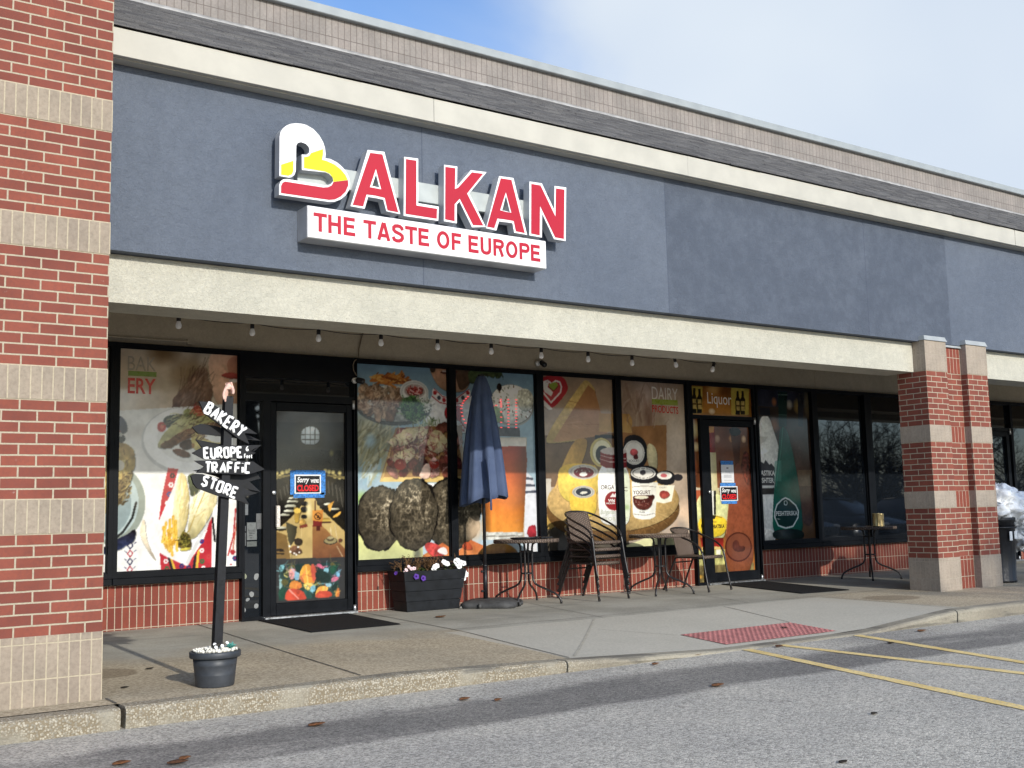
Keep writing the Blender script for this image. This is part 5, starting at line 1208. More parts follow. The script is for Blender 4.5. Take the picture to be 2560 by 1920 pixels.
    # paper cone, wraps and fries
    p.poly([(1.516,.894),(1.787,1.535),(2.207,1.321),(2.199,1.25),(1.891,.623),(1.594,.77)], (232, 231, 228), (248, 248, 246), ax='x', n=.03); p.poly([(2.199,1.313),(2.215,1.266),(1.899,.632),(1.867,.652)], (212, 212, 210))
    p.line([(1.412,.819),(1.562,.885),(1.714,1.072)], .012, (250, 250, 248))
    p.blob([(1.398,.943),(1.423,1.079),(1.456,1.108),(1.471,.881),(1.588,.664),(1.518,.743)], (226, 208, 178), n=.1)
    p.blob([(1.858,1.527),(1.977,1.551),(2.043,1.488),(1.995,1.362),(1.916,1.301),(1.891,1.441)], (66, 76, 44), w=.03, n=.5, ns=30)
    p.blob([(1.783,1.558),(1.85,1.551),(1.896,1.379),(1.898,1.192),(1.872,1.006),(1.794,.885),(1.731,.964),(1.728,1.195)], (240, 228, 178), (214, 190, 112), ax='x', w=.01, n=.08, ns=8)
    p.blob([(1.916,1.285),(2.027,1.378),(2.125,1.361),(2.21,1.321),(2.143,1.156),(2.047,1.002),(1.936,.865),(1.88,.96),(1.902,1.145)], (240, 232, 196), (212, 196, 130), ax='d', w=.01, n=.08, ns=8); p.line([(2.06,1.362),(1.965,1.144),(1.896,.959)], .014, (188, 160, 80), a=.8); p.line([(1.98,1.331),(1.933,1.191)], .01, (206, 180, 100), a=.8)
    p.blob([(1.779,.87),(1.825,.961),(1.872,.972),(1.937,.85),(1.921,.801),(1.827,.78),(1.771,.825)], (92, 78, 34), w=.03, n=.6, ns=34); p.blob([(1.795,.793),(1.921,.81),(1.921,.781),(1.827,.767)], (206, 190, 70), n=.2)
    for a, b in zip([(1.637,1.012),(1.668,1.058),(1.706,1.087),(1.737,1.117),(1.761,1.071),(1.684,.981),(1.723,.995)], [(1.67,.851),(1.631,.868),(1.702,.774),(1.748,.856),(1.78,.778),(1.734,.734),(1.663,.828)]): p.line([a, b], .026, (238, 180, 50), n=.15, ns=30); p.line([a, b], .006, (252, 214, 96))
    p.strokes((1.709,.857,.062,.077), 26, [(250, 206, 90), (206, 140, 30), (226, 170, 50)], .07, .014, 1.4); p.strokes((1.849,.876,.059,.077), 50, [(60, 60, 24), (130, 120, 40), (40, 34, 18), (170, 160, 60)], .04, .010)
    p.strokes((2.045,1.189,.145,.173), 30, [(226, 206, 150), (196, 170, 100), (246, 240, 214)], .12, .012, 1.05, a=.5, curl=.2); p.strokes((1.829,1.255,.064,.249), 24, [(226, 206, 150), (206, 180, 110), (248, 242, 220)], .14, .012, 1.4, a=.5, curl=.2)
    p.blob([(2.289,1.28),(2.409,1.295),(2.413,.557),(2.31,.57),(2.333,.899)], (240, 238, 232)); p.blob([(2.127,1.141),(2.207,1.281),(2.218,.903),(2.153,.858)], (236, 232, 226), n=.1); p.line([(2.143,1.093),(2.169,.857)], .02, (30, 28, 30), n=.5, ns=40)
    for i, (x, z) in enumerate([(2.343,.615),(2.384,.676),(2.359,.74)]): motif(x, z, ((240, 240, 236), (40, 50, 120), (180, 40, 50))[i], .03)
    p.line([(2.389,1.183),(2.366,.898),(2.31,.711)], .016, (196, 50, 50)); p.line([(2.407,1.088),(2.359,.756)], .012, (206, 90, 60))
    return p
o = poster(paint_bakery(Print(1.178, 2.407, .586, 2.799, (236, 234, 230))), 'bakery window poster of wraps, fries and embroidered cloth')
letters(o, 'BAK', ([(1.263,2.574),(1.545,2.718)])[0:2], (172, 163, 148)); letters(o, 'ERY', ([(1.267,2.342),(1.543,2.498)]), (206, 58, 46), .02)
b0, b1 = [(1.269,2.518),(1.55,2.568)]
mb = MB(); mb.box(b0[0], b1[0], YP - .002, YP - .001, b0[1], b1[1]); mb.build('green_bar', ink((122, 150, 62)), o)
poster(paint_bakery(Print(.45, 1.089, .586, 2.799, (236, 234, 230))), 'narrow strip of bakery poster with cake beside the left brick pillar')

# --- grill and beer poster over two panes
def paint_grill(p):
    p.poly([(3.563,2.917),(6.608,3.115),(6.507,.214),(3.549,.374)], (186, 206, 216), (122, 160, 182), ax='z', n=.05, ns=2)
    for x, z in [(3.852,1.999),(3.993,2.003),(4.154,2.038),(3.833,1.811),(3.99,1.75),(4.098,1.846),(4.171,1.943),(3.901,1.655),(4.042,1.624),(4.221,1.657),(3.818,2.125),(3.958,2.128)]: p.soft((x, z, .20, .17), ((150, 140, 96), (128, 118, 78), (170, 160, 118))[int(x * 40) % 3], .6)
    p.strokes((3.973,1.844,.266,.268), 70, [(96, 88, 58), (186, 174, 120), (120, 112, 70), (206, 200, 160)], .22, .022, 1.0, a=.45)
    p.soft((3.965,1.923,.097,.111), (160, 192, 206), .8); p.strokes((3.917,1.498,.14,.094), 24, [(206, 226, 230), (150, 190, 206), (176, 168, 120)], .2, .022, 1.1, a=.5)
    p.soft((3.845,1.265,.157,.124), (160, 196, 96), .9); p.poly([(3.553,1.162),(4.162,1.151),(4.631,.823),(4.623,.316),(3.549,.374)], (206, 206, 132), (226, 222, 112), n=.12, ns=4, a=.9); p.soft((4.554,.635,.074,.143), (90, 92, 84), .8)
    # the waitress behind the board
    p.blob([(4.722,2.909),(4.819,2.982),(5.332,3.015),(5.346,2.777),(5.281,2.553),(5.122,2.512),(4.908,2.536),(4.776,2.696)], (204, 156, 122), (176, 124, 92), ax='z', n=.1); p.blob([(4.74,2.827),(4.817,2.848),(4.835,2.766),(4.776,2.729)], (60, 44, 36), n=.2)
    p.blob([(5.088,2.813),(5.328,2.861),(5.334,2.674),(5.242,2.568),(5.162,2.547),(5.125,2.664)], (96, 72, 56), n=.3); p.line([(4.911,2.745),(5.048,2.735),(5.127,2.765)], .02, (96, 48, 44)); p.line([(4.931,2.763),(5.107,2.772)], .012, (226, 216, 208))
    p.blob([(4.732,2.38),(4.811,2.532),(4.925,2.42),(5.159,2.396),(5.321,2.538),(5.52,2.41),(5.531,2.036),(4.651,2.017)], (236, 236, 236), (216, 218, 224), n=.06)
    p.blob([(4.773,2.514),(4.812,2.565),(4.925,2.462),(5.12,2.445),(5.301,2.571),(5.33,2.504),(5.238,2.382),(4.962,2.355),(4.809,2.399)], (240, 238, 236))
    for i, (x, z) in enumerate([(4.82,2.499),(4.877,2.443),(4.944,2.418),(5.022,2.408),(5.12,2.42),(5.209,2.457),(5.28,2.519)]): p.ell((x, z, .026, .026), ((188, 40, 48), (70, 70, 84))[i % 2])
    p.line([(4.781,2.456),(4.885,2.386),(5.04,2.365),(5.198,2.389),(5.299,2.477)], .012, (190, 44, 54)); p.line([(4.811,2.549),(4.925,2.457),(5.12,2.442),(5.301,2.562)], .009, (190, 44, 54))
    p.blob([(4.922,2.304),(5.04,2.358),(5.217,2.348),(5.173,2.162),(5.057,2.225),(4.959,2.189)], (186, 42, 50), w=.05, n=.2); p.line([(5.057,2.225),(5.093,2.093),(5.211,2.063)], .03, (186, 42, 50)); p.line([(5.177,2.346),(5.154,2.195),(5.231,2.097)], .022, (196, 60, 64))
    # chicken platter
    p.ell((4.275,2.33,.497,.226), (96, 96, 90), n=.25, ns=30); p.ell((4.275,2.35,.482,.21), (176, 178, 168), n=.3, ns=26)
    for i, (x, z) in enumerate([(3.909,2.492),(4.033,2.513),(3.872,2.379),(4.032,2.385),(4.176,2.407),(3.96,2.271),(4.139,2.277),(4.248,2.362),(3.872,2.3),(4.323,2.494),(4.085,2.34),(4.228,2.216),(4.25,2.475),(3.997,2.448),(4.123,2.469),(4.34,2.398),(4.066,2.227)]):
        c = ((196, 160, 128), (172, 134, 104), (206, 174, 142), (150, 112, 84))[i % 4]; p.ell((x, z, .095, .06), c, tuple(int(v * .6) for v in c), rot=i * .7, w=.09, n=.5, ns=26)
    p.strokes((4.068,2.371,.286,.144), 130, [(226, 200, 170), (120, 84, 60), (190, 150, 116), (96, 66, 48), (214, 180, 146)], .06, .014, a=.55)
    p.strokes((4.179,2.62,.236,.055), 110, [(214, 134, 56), (176, 92, 38), (236, 178, 84), (130, 66, 30), (196, 112, 44)], .10, .022, .2, a=.95)
    p.ell((4.542,2.495,.191,.137), (226, 226, 222)); p.ell((4.545,2.492,.18,.125), (196, 198, 196), ring=.12); p.ell((4.546,2.507,.138,.082), (176, 160, 152)); p.blob([(4.434,2.507),(4.509,2.551),(4.64,2.557),(4.677,2.493),(4.545,2.451),(4.452,2.467)], (140, 40, 40), w=.05, n=.5, ns=30); p.strokes((4.555,2.504,.097,.042), 26, [(196, 84, 76), (110, 26, 28), (230, 196, 190), (160, 50, 46)], .05, .014)
    p.blob([(4.358,2.333),(4.433,2.434),(4.507,2.453),(4.618,2.359),(4.693,2.28),(4.653,2.18),(4.484,2.143),(4.374,2.221)], (36, 66, 34), (52, 90, 38), w=.09, n=.6, ns=34); p.strokes((4.514,2.29,.164,.138), 150, [(60, 112, 44), (30, 58, 28), (84, 136, 60), (24, 44, 22), (110, 150, 76)], .07, .010, a=.9)
    p.strokes((4.713,2.346,.076,.098), 40, [(206, 212, 200), (120, 128, 110), (236, 238, 230)], .06, .010)
    p.strokes((4.709,2.108,.208,.056), 70, [(96, 120, 72), (60, 84, 48), (140, 156, 110), (180, 190, 150)], .08, .010)
    # board of cured meats
    p.poly([(4.076,1.459),(4.29,2.073),(5.192,2.129),(5.198,1.472)], (176, 132, 78), (150, 104, 58), ax='z', n=.12, ns=10); p.poly([(4.076,1.459),(4.098,1.506),(5.199,1.521),(5.197,1.447)], (226, 190, 110), n=.08); p.line([(4.223,1.816),(4.112,1.498)], .02, (206, 170, 100))
    for i, (x, z) in enumerate([(4.39,2.011),(4.538,1.982),(4.727,2.051),(4.84,1.988),(4.915,1.891),(4.798,1.791),(4.647,1.821),(4.499,1.852),(4.352,1.882),(4.645,1.675),(4.815,1.66),(4.911,1.677),(4.496,1.658),(4.384,1.594),(4.239,1.577),(4.569,1.594),(4.724,1.92),(4.918,2.089),(4.989,1.76),(5.104,1.678),(5.11,1.927),(5.053,2.026),(4.794,1.562),(4.948,1.595),(4.258,1.657),(4.442,1.754)]):
        c = ((150, 62, 54), (112, 44, 42), (196, 128, 112), (88, 44, 38), (214, 160, 146), (132, 70, 54))[i % 6]; p.ell((x, z, .088, .06), c, tuple(int(v * .6) for v in c), rot=i * 1.3, w=.07, n=.45, ns=24)
    for i, e in enumerate(((4.436,1.98,.175,.084), (4.396,1.754,.161,.077), (4.839,1.922,.138,.129), (4.651,2.017,.094,.049), (4.261,1.912,.054,.04))):
        p.ell(e, (222, 204, 158), (184, 166, 118), rot=(.4, .3, .2, .8, 0)[i], w=.07, n=.12, ns=12)
    p.ell((4.345,1.654,.077,.064), (186, 46, 34), (150, 30, 26)); p.ell((4.331,1.673,.022,.016), (232, 130, 100)); p.ell((4.796,1.66,.065,.055), (170, 50, 40))
    p.strokes((4.684,1.789,.472,.277), 190, [(226, 186, 172), (96, 40, 38), (160, 76, 66), (70, 32, 30), (206, 150, 132), (130, 56, 48)], .09, .012, a=.6)
    p.strokes((4.649,1.919,.376,.146), 40, [(236, 222, 184), (170, 150, 108)], .10, .010, a=.6)
    p.blob([(4.586,1.497),(4.644,1.643),(4.72,1.676),(4.756,1.562),(4.698,1.489)], (238, 200, 178), w=.03, n=.15); p.blob([(4.739,1.692),(4.798,1.758),(4.854,1.693)], (216, 170, 160), n=.2)
    p.blob([(4.254,1.387),(4.437,1.45),(4.641,1.433),(4.983,1.448),(4.961,1.301),(4.64,1.336),(4.381,1.338)], (224, 226, 226), n=.06)
    # blackened flatbreads
    for e, ro in (((5.044,1.079,.397,.427), -.2), ((4.075,1.051,.298,.371), -.12), ((4.515,1.085,.329,.42), -.1)):
        p.ell(e, (26, 22, 18), rot=ro, w=.07)
        e2 = (e[0], e[1], e[2] * .95, e[3] * .96); dx, dz = p.X - e2[0], p.Z - e2[1]
        dx = dx + .06 * (fbm(p.X, p.Z, 12, int(e[0] * 31) % 50, 3) - .5); d = (dx / e2[2]) ** 2 + (dz / e2[3]) ** 2; mk = d <= 1
        wx = .05 * (fbm(p.X, p.Z, 9, 61, 3) - .5); r1 = 1 - np.abs(fbm(p.X + wx, p.Z * .8, 19, int(e[0] * 31) % 50, 3) - .5) * 5.5; r2 = 1 - np.abs(fbm(p.X * 1.2, p.Z + wx, 38, 9, 2) - .5) * 5
        f3 = fbm(p.X, p.Z, 4.5, 3, 2); v = np.clip(r1, 0, 1) * .6 + np.clip(r2, 0, 1) * .4
        lit = np.clip(.72 + .5 * (dz / e2[3]) * .5 + .35 * (dx / e2[2]) * .3 + .5 * (f3 - .5), .3, 1.2) * np.clip(1.35 - .9 * d ** 1.5, .3, 1.1); v = v * lit
        tone = np.stack([50 + 100 * v, 44 + 90 * v, 34 + 72 * v], -1); hi = np.clip((v - .62) * 4, 0, 1)[..., None]; tone = tone + hi * np.array([70, 68, 62])
        p.C[mk] = tone[mk]
    # glass of beer and salad bowl
    p.soft((5.343,.883,.159,.197), (206, 176, 140), .9); p.poly([(4.628,.617),(4.893,.751),(5.083,.631),(5.281,.77),(5.458,.698),(5.453,.501),(4.627,.537)], (222, 130, 66), (196, 96, 48), n=.3, ns=9); p.blob([(4.629,.712),(4.705,.773),(4.855,.72),(4.967,.619),(4.776,.563)], (190, 60, 56), n=.5, ns=16); p.blob([(4.778,.658),(4.931,.717),(4.976,.586)], (238, 230, 226)); p.blob([(5.142,.677),(5.202,.756),(5.28,.737),(5.317,.638)], (206, 80, 40), n=.2)
    p.soft((5.394,.932,.06,.132), (226, 196, 160), .8)
    p.ell((5.923,2.39,.333,.26), (150, 150, 140)); p.ell((5.923,2.404,.317,.243), (232, 232, 224), n=.1, ns=20)
    for i in range(90):
        cx_, cz_, rx_, rz_ = (5.923,2.404,.306,.232); a = random.random() * 6.28; r_ = math.sqrt(random.random()); p.ell((cx_ + rx_ * r_ * math.cos(a), cz_ + rz_ * r_ * math.sin(a), .018, .010), random.choice(((150, 160, 140), (196, 200, 190), (120, 90, 70), (250, 250, 246))), rot=a)
    p.blob([(5.537,2.274),(5.642,2.397),(5.764,2.333),(5.824,2.214),(5.697,2.142)], (140, 168, 110), w=.05, n=.3, ns=26); p.ell((5.741,2.608,.037,.048), (30, 26, 26)); p.ell((6.127,2.468,.129,.14), (200, 200, 180), n=.4, ns=40)
    p.blob([(5.288,2.859),(5.451,2.919),(5.82,2.837),(5.774,2.696),(5.651,2.741),(5.446,2.714),(5.322,2.605)], (70, 88, 52), w=.10, n=.5, ns=24)
    p.poly([(5.656,2.124),(6.031,2.116),(6.038,2.004),(5.663,2.005)], (64, 60, 62), n=.4, ns=30)
    p.poly([(6.1,1.599),(6.215,1.495),(6.272,1.288),(6.249,.568),(6.048,.576)], (226, 226, 230), (206, 208, 216), n=.05); [p.line([a, b], .03, (70, 74, 92)) for a, b in zip([(6.097,1.496),(6.095,1.41),(6.092,1.324)], [(6.204,1.487),(6.233,1.405),(6.252,1.331)])]
    p.blob([(6.099,.863),(6.165,.929),(6.25,.91),(6.244,.739),(6.137,.708)], (160, 40, 50), w=.05, n=.3)
    p.poly([(5.428,1.987),(6.138,2.001),(6.058,.745),(5.449,.765)], (196, 170, 130), a=.8); p.poly([(5.44,1.98),(6.127,1.993),(6.122,1.884),(5.442,1.874)], (236, 232, 222), (216, 206, 190), n=.1)
    p.poly([(5.442,1.879),(6.118,1.889),(6.134,1.72),(6.048,.838),(5.452,.856)], (226, 140, 48), (168, 52, 30), ax='z', n=.08, ns=5)
    X = p.X; cx_, cz_, rx_, rz_ = (5.759,1.36,.32,.524)
    t = np.clip((X - cx_) / rx_, -1, 1); mk = p._in([(5.442,1.879),(6.118,1.889),(6.134,1.72),(6.048,.838),(5.452,.856)]); zt = np.clip((cz_ + rz_ - p.Z) / (2 * rz_), 0, 1)
    p.C[mk] = np.clip(p.C * (1.12 - .42 * np.clip(np.abs(t - .1) * 1.1, 0, 1) ** 2 + .25 * np.exp(-((t + .5) / .14) ** 2) * zt)[..., None], 0, 255)[mk]
    p.poly([(5.452,.856),(6.048,.838),(6.033,.746),(5.459,.764)], (206, 206, 196), n=.3, ns=24); p.line([(5.46,.806),(6.034,.793)], .012, (120, 110, 100)); p.blob([(5.376,.603),(5.518,.713),(5.803,.72),(5.966,.613),(5.963,.512),(5.374,.537)], (150, 98, 48), (190, 140, 60), n=.15, ns=6)
    p.line([(5.478,1.934),(5.458,.864)], .012, (236, 206, 170), a=.7)
    return p
poster(paint_grill(Print(3.779, 4.989, .586, 2.799, (128, 186, 214))), 'poster of fried chicken, cured meats and blackened flatbreads by the first door', group=None)
poster(paint_grill(Print(5.083, 6.269, .586, 2.799, (128, 186, 214))), 'poster with a tall glass of amber beer, half hidden by the blue umbrella')
# a dotted red light sign shines through the film
q = Mat('red_led', (.6, .05, .05, 1), .4); q.b.inputs['Emission Color'].default_value = (1, .12, .12, 1); q.b.inputs['Emission Strength'].default_value = .9; M_LED = q.m
led = thing('led_sign', (5.55, 3.97, 2.2), 'red dotted led sign glowing through the beer poster behind the umbrella', 'light sign')
def dots(pts, n, w=.030):
    mb = MB()
    for i in range(n):
        t = i / (n - 1) * (len(pts) - 1); k = min(int(t), len(pts) - 2); a, b = pts[k], pts[k + 1]; u = t - k
        x = a[0] + (b[0] - a[0]) * u; z = a[1] + (b[1] - a[1]) * u; mb.tube([(x - w / 2, YP - .003, z), (x + w / 2, YP - .003, z)], .0055, 6, sy=.3)
    mb.build('led_strip', M_LED, led)
dots([(5.279,2.472),(5.218,2.415),(5.181,2.347),(5.191,2.246),(5.237,2.155)], 10); dots([(5.757,2.457),(5.761,2.367),(5.754,2.113)], 9); dots([(5.868,2.461),(5.863,2.116)], 10); dots([(5.988,2.462),(5.978,2.118)], 10); dots([(5.641,2.371),(5.687,2.382)], 2)

# --- dairy poster over two panes
def paint_dairy(p):
    p.poly([(6.091,2.898),(9.528,3.095),(9.349,.249),(6.017,.405)], (196, 176, 154), (168, 140, 112), n=.12, ns=3)
    p.soft((8.215,2.596,.637,.331), (206, 180, 168), .8); p.soft((8.661,2.111,.354,.743), (226, 206, 184), .9); p.soft((7.823,2.453,.285,.434), (150, 118, 96), .6); p.soft((8.177,2.319,.146,.293), (120, 78, 62), .6)
    for a, b in zip([(7.789,2.741),(7.975,2.64),(8.094,2.609),(8.371,2.769),(7.72,2.269)], [(7.869,2.418),(8.024,2.169),(8.19,2.101),(8.429,2.438),(7.898,2.022)]): p.line([a, b], .05, (130, 96, 80), a=.3, n=.4, ns=12)
    p.poly([(6.293,2.025),(7.572,2.087),(7.541,1.379),(6.272,1.387)], (120, 90, 66), n=.2, ns=5); p.poly([(7.575,2.158),(8.491,2.218),(8.456,1.556),(7.549,1.555)], (170, 118, 72), n=.15, ns=5)
    p.poly([(6.257,.888),(7.703,.868),(7.779,.497),(6.246,.559)], (84, 76, 64), n=.15, ns=6); p.poly([(7.644,.607),(8.024,.7),(8.809,.693),(8.795,.456),(7.64,.503)], (228, 226, 166), n=.05)
    p.soft((8.751,1.005,.303,.293), (232, 196, 160), .9); p.soft((8.69,.824,.176,.182), (140, 130, 120), .7); p.soft((8.588,.772,.099,.217), (190, 150, 120), .5)
    p.blob([(8.527,1.492),(8.605,1.547),(8.731,1.547),(8.766,1.492),(8.675,1.446)], (44, 42, 46))
    # cheese wedge
    p.blob([(6.353,1.945),(7.042,2.741),(7.122,2.771),(7.22,2.696),(7.273,2.61),(7.203,2.009),(6.586,1.929)], (206, 172, 98), n=.06); p.poly([(6.54,1.953),(7.141,2.702),(7.251,2.627),(7.352,2.312),(7.445,2.084),(7.204,2.03),(6.619,1.95)], (198, 146, 96), (176, 118, 72), n=.06, ns=5)
    for a, b in zip([(6.862,2.383),(6.702,2.171)], [(7.355,2.383),(7.393,2.198)]): p.line([a, b], .006, (150, 98, 60), a=.7)
    p.poly([(7.307,2.337),(7.83,2.345),(7.874,2.274),(7.866,2.093),(7.298,2.099)], (206, 162, 92), (190, 140, 76), n=.06); p.poly([(7.228,2.053),(7.525,2.059),(7.569,2.016),(7.226,2)], (46, 42, 44))
    p.poly([(6.349,1.487),(6.496,1.487),(6.483,1.117),(6.336,1.086)], (206, 196, 180), n=.05)
    p.blob([(6.869,1.968),(7.003,2.014),(7.113,1.99),(7.061,1.797),(6.778,1.299),(6.549,.864),(6.349,.859),(6.452,1.134),(6.661,1.639)], (216, 172, 84), (190, 142, 62), n=.06, ns=5)
    p.strokes((8.085,2.426,.557,.366), 60, [(150, 120, 104), (120, 88, 74), (206, 186, 170), (176, 150, 134)], .25, .02, 1.5, a=.3, curl=.8); p.strokes((6.813,2.243,.284,.26), 30, [(170, 118, 72), (206, 160, 110)], .2, .010, -.1, a=.4, curl=.2)
    # round wooden board
    p.ell((7.539,1.09,1.128,.419), (120, 84, 44), n=.12, ns=9); p.ell((7.545,1.204,1.119,.399), (206, 170, 104), (190, 150, 84), n=.07, ns=6)
    for i in range(9): p.line([(x, z - .018 * i) for x, z in [(6.542,1.267),(6.987,1.04),(7.521,.942),(8.136,1.017),(8.588,1.227)]], .004, (170, 128, 70), a=.25)
    p.strokes((7.544,1.186,1.013,.333), 110, [(190, 150, 88), (220, 186, 120), (176, 134, 74)], .3, .007, -.05, a=.45, curl=.15); p.strokes((7.65,.729,.763,.035), 80, [(96, 66, 34), (150, 110, 60)], .08, .010, 1.57, a=.5, curl=.1)
    p.ell((7.331,1.827,.195,.19), (222, 200, 112)); p.ell((7.343,1.827,.173,.172), (240, 232, 190)); p.ell((7.349,1.8,.118,.116), (44, 46, 54)); p.ell((7.351,1.748,.055,.031), (226, 222, 216)); p.ell((7.343,1.827,.173,.172), (196, 180, 120), ring=.08)
    p.blob([(7.706,1.947),(7.758,2.055),(7.948,2.077),(8.089,2.008),(8.141,1.845),(8.097,1.682),(7.925,1.592),(7.692,1.644)], (40, 42, 46)); p.ell((7.903,1.833,.219,.179), (40, 42, 46)); p.ell((7.889,1.833,.185,.162), (238, 234, 222)); p.ell((7.889,1.833,.166,.148), (196, 190, 176), ring=.06); p.blob([(7.806,1.823),(7.844,1.886),(7.939,1.879),(7.96,1.825),(7.886,1.779)], (206, 84, 88), n=.25, ns=24); p.blob([(7.863,1.779),(7.936,1.825),(7.968,1.753),(7.896,1.735)], (90, 40, 44))
    p.blob([(8.111,1.972),(8.255,1.938),(8.31,1.811),(8.284,1.556),(8.119,1.646)], (214, 200, 150), n=.05)
    # yellow cheeses
    p.blob([(6.602,1.486),(6.629,1.639),(6.836,1.683),(7.101,1.68),(7.278,1.642),(7.264,1.294),(7.035,1.159),(6.774,1.183),(6.617,1.3)], (240, 212, 92), (226, 180, 60), ax='z', n=.04); p.ell((7.019,1.575,.248,.096), (206, 200, 186)); p.ell((7.019,1.575,.212,.082), (170, 164, 156), ring=.1); p.ell((7.025,1.567,.164,.066), (112, 32, 46)); p.strokes((7.029,1.567,.133,.045), 14, [(226, 216, 206), (60, 24, 34)], .04, .010); p.blob([(6.94,1.546),(7.019,1.589),(7.095,1.546),(7.05,1.517),(6.972,1.517)], (240, 236, 228)); p.ell((7.019,1.575,.248,.096), (206, 196, 170), ring=.07)
    p.blob([(6.783,1.299),(6.825,1.383),(7.023,1.408),(7.2,1.381),(7.23,1.277),(7.208,1.035),(7.051,.996),(6.855,1.017),(6.782,1.112)], (246, 214, 80), (236, 176, 50), ax='z', n=.04); p.ell((7.009,1.319,.185,.079), (206, 203, 190)); p.ell((7.009,1.319,.163,.069), (150, 148, 142), ring=.1); p.ell((7.009,1.32,.127,.052), (34, 42, 58)); p.blob([(6.942,1.306),(6.998,1.331),(7.086,1.322),(7.052,1.296),(6.974,1.288)], (220, 216, 200)); p.ell((7.009,1.319,.185,.079), (190, 186, 176), ring=.07)
    # milk bottle
    p.blob([(7.246,1.52),(7.3,1.625),(7.371,1.695),(7.671,1.697),(7.749,1.627),(7.806,1.484),(7.783,.989),(7.727,.893),(7.633,.873),(7.36,.894),(7.25,.965)], (236, 236, 230), n=.02); 
    mk = p._in([(7.248,1.555),(7.81,1.556),(7.777,.869),(7.22,.883)]); 
    p.blob([(7.668,1.626),(7.737,1.609),(7.802,1.484),(7.777,.971),(7.692,.885),(7.672,1.202)], (214, 222, 186), a=.8); p.poly([(7.31,1.844),(7.759,1.832),(7.75,1.644),(7.667,1.617),(7.391,1.629),(7.302,1.669)], (150, 40, 44), (124, 28, 34), ax='x'); p.ell((7.534,1.847,.224,.049), (206, 190, 182)); p.line([(7.312,1.791),(7.465,1.758),(7.743,1.751)], .008, (220, 190, 180)); p.line([(7.31,1.739),(7.463,1.705),(7.746,1.707)], .008, (220, 190, 180))
    p.ell((7.517,1.199,.172,.133), (150, 34, 40)); p.ell((7.517,1.199,.172,.133), (236, 228, 222), ring=.07); p.ell((7.517,1.199,.156,.121), (150, 34, 40), ring=.06); p.poly([(7.443,1.249),(7.496,1.301),(7.52,1.274),(7.549,1.309),(7.599,1.247)], (240, 236, 230)); p.soft((7.726,1.113,.07,.053), (150, 180, 110), .7)
    # yogurt tubs
    p.poly([(7.828,1.449),(8.298,1.438),(8.219,.989),(8.132,.949),(7.941,.954),(7.826,1.014)], (244, 242, 232), (226, 222, 206), ax='x'); p.ell((8.034,.998,.191,.05), (238, 236, 226)); p.blob([(7.801,1.565),(7.856,1.645),(8.072,1.668),(8.264,1.638),(8.323,1.556),(8.304,1.465),(8.107,1.416),(7.894,1.434),(7.812,1.467)], (38, 38, 42)); p.ell((8.038,1.559,.22,.08), (232, 228, 216)); p.ell((8.038,1.559,.192,.066), (60, 54, 52), ring=.06); p.blob([(7.972,1.583),(8.045,1.613),(8.091,1.574),(8.041,1.534),(7.982,1.547)], (60, 58, 62), n=.3)
    p.blob([(7.833,1.25),(7.886,1.267),(8.124,1.265),(8.212,1.276),(8.229,1.235),(8.181,1.196),(8.165,1.124),(8.066,1.068),(7.924,1.083),(7.847,1.147)], (104, 48, 40), (66, 28, 26), n=.3, ns=20); p.ell((7.991,1.241,.123,.023), (226, 218, 186)); p.strokes((7.999,1.153,.119,.039), 26, [(206, 170, 150), (60, 26, 24), (150, 90, 76)], .03, .008); p.line([(7.839,1.378),(8.058,1.391),(8.275,1.375)], .006, (120, 100, 90)); p.line([(7.839,1.023),(8.039,1.001),(8.208,1.025)], .008, (150, 140, 126))
    p.poly([(8.262,1.402),(8.597,1.401),(8.53,1.182),(8.386,1.153),(8.255,1.177)], (242, 234, 208)); p.blob([(8.269,1.502),(8.31,1.583),(8.483,1.6),(8.606,1.557),(8.612,1.483),(8.573,1.41),(8.398,1.396),(8.273,1.429)], (36, 36, 40)); p.ell((8.418,1.529,.136,.055), (232, 228, 216)); p.ell((8.405,1.529,.059,.026), (206, 100, 104)); p.blob([(8.307,1.284),(8.346,1.329),(8.468,1.319),(8.515,1.264),(8.413,1.211),(8.328,1.23)], (196, 84, 70), (140, 50, 44), n=.3, ns=24)
    # the heart badge
    p.blob([(6.338,2.775),(6.725,2.812),(6.812,2.677),(6.793,2.589),(6.547,2.355),(6.411,2.419),(6.33,2.518)], (190, 40, 50)); p.poly([(6.361,2.52),(6.558,2.364),(6.494,2.354),(6.38,2.426)], (232, 228, 222))
    h = [(6.529,2.449),(6.405,2.573),(6.387,2.658),(6.421,2.707),(6.485,2.724),(6.548,2.691),(6.614,2.73),(6.678,2.715),(6.702,2.655),(6.684,2.585),(6.529,2.449)]
    p.poly(h, (200, 60, 64)); p.line(h, .022, (236, 232, 226)); p.poly([(6.397,2.649),(6.431,2.703),(6.506,2.706),(6.482,2.645),(6.566,2.58),(6.532,2.527),(6.437,2.574)], (232, 228, 222)); p.blob([(6.505,2.689),(6.635,2.721),(6.644,2.652),(6.577,2.597),(6.504,2.642)], (150, 170, 60)); p.line([(6.504,2.642),(6.577,2.597),(6.644,2.661)], .012, (110, 60, 40))
    return p
od = poster(paint_dairy(Print(6.377, 7.555, .586, 2.799, (196, 176, 154))), 'dairy poster pane with cheese wedge, red heart badge and yellow cheeses')
od2 = poster(paint_dairy(Print(7.655, 8.845, .586, 2.799, (196, 176, 154))), 'dairy products poster pane with yogurt tubs left of the liquor door')
letters(od2, 'DAIRY', [(8.242,2.556),(8.721,2.733)], (232, 226, 216), .0, skew=-.012); letters(od2, 'PRODUCTS', [(8.241,2.384),(8.719,2.482)], (206, 52, 44), .015, skew=-.012)
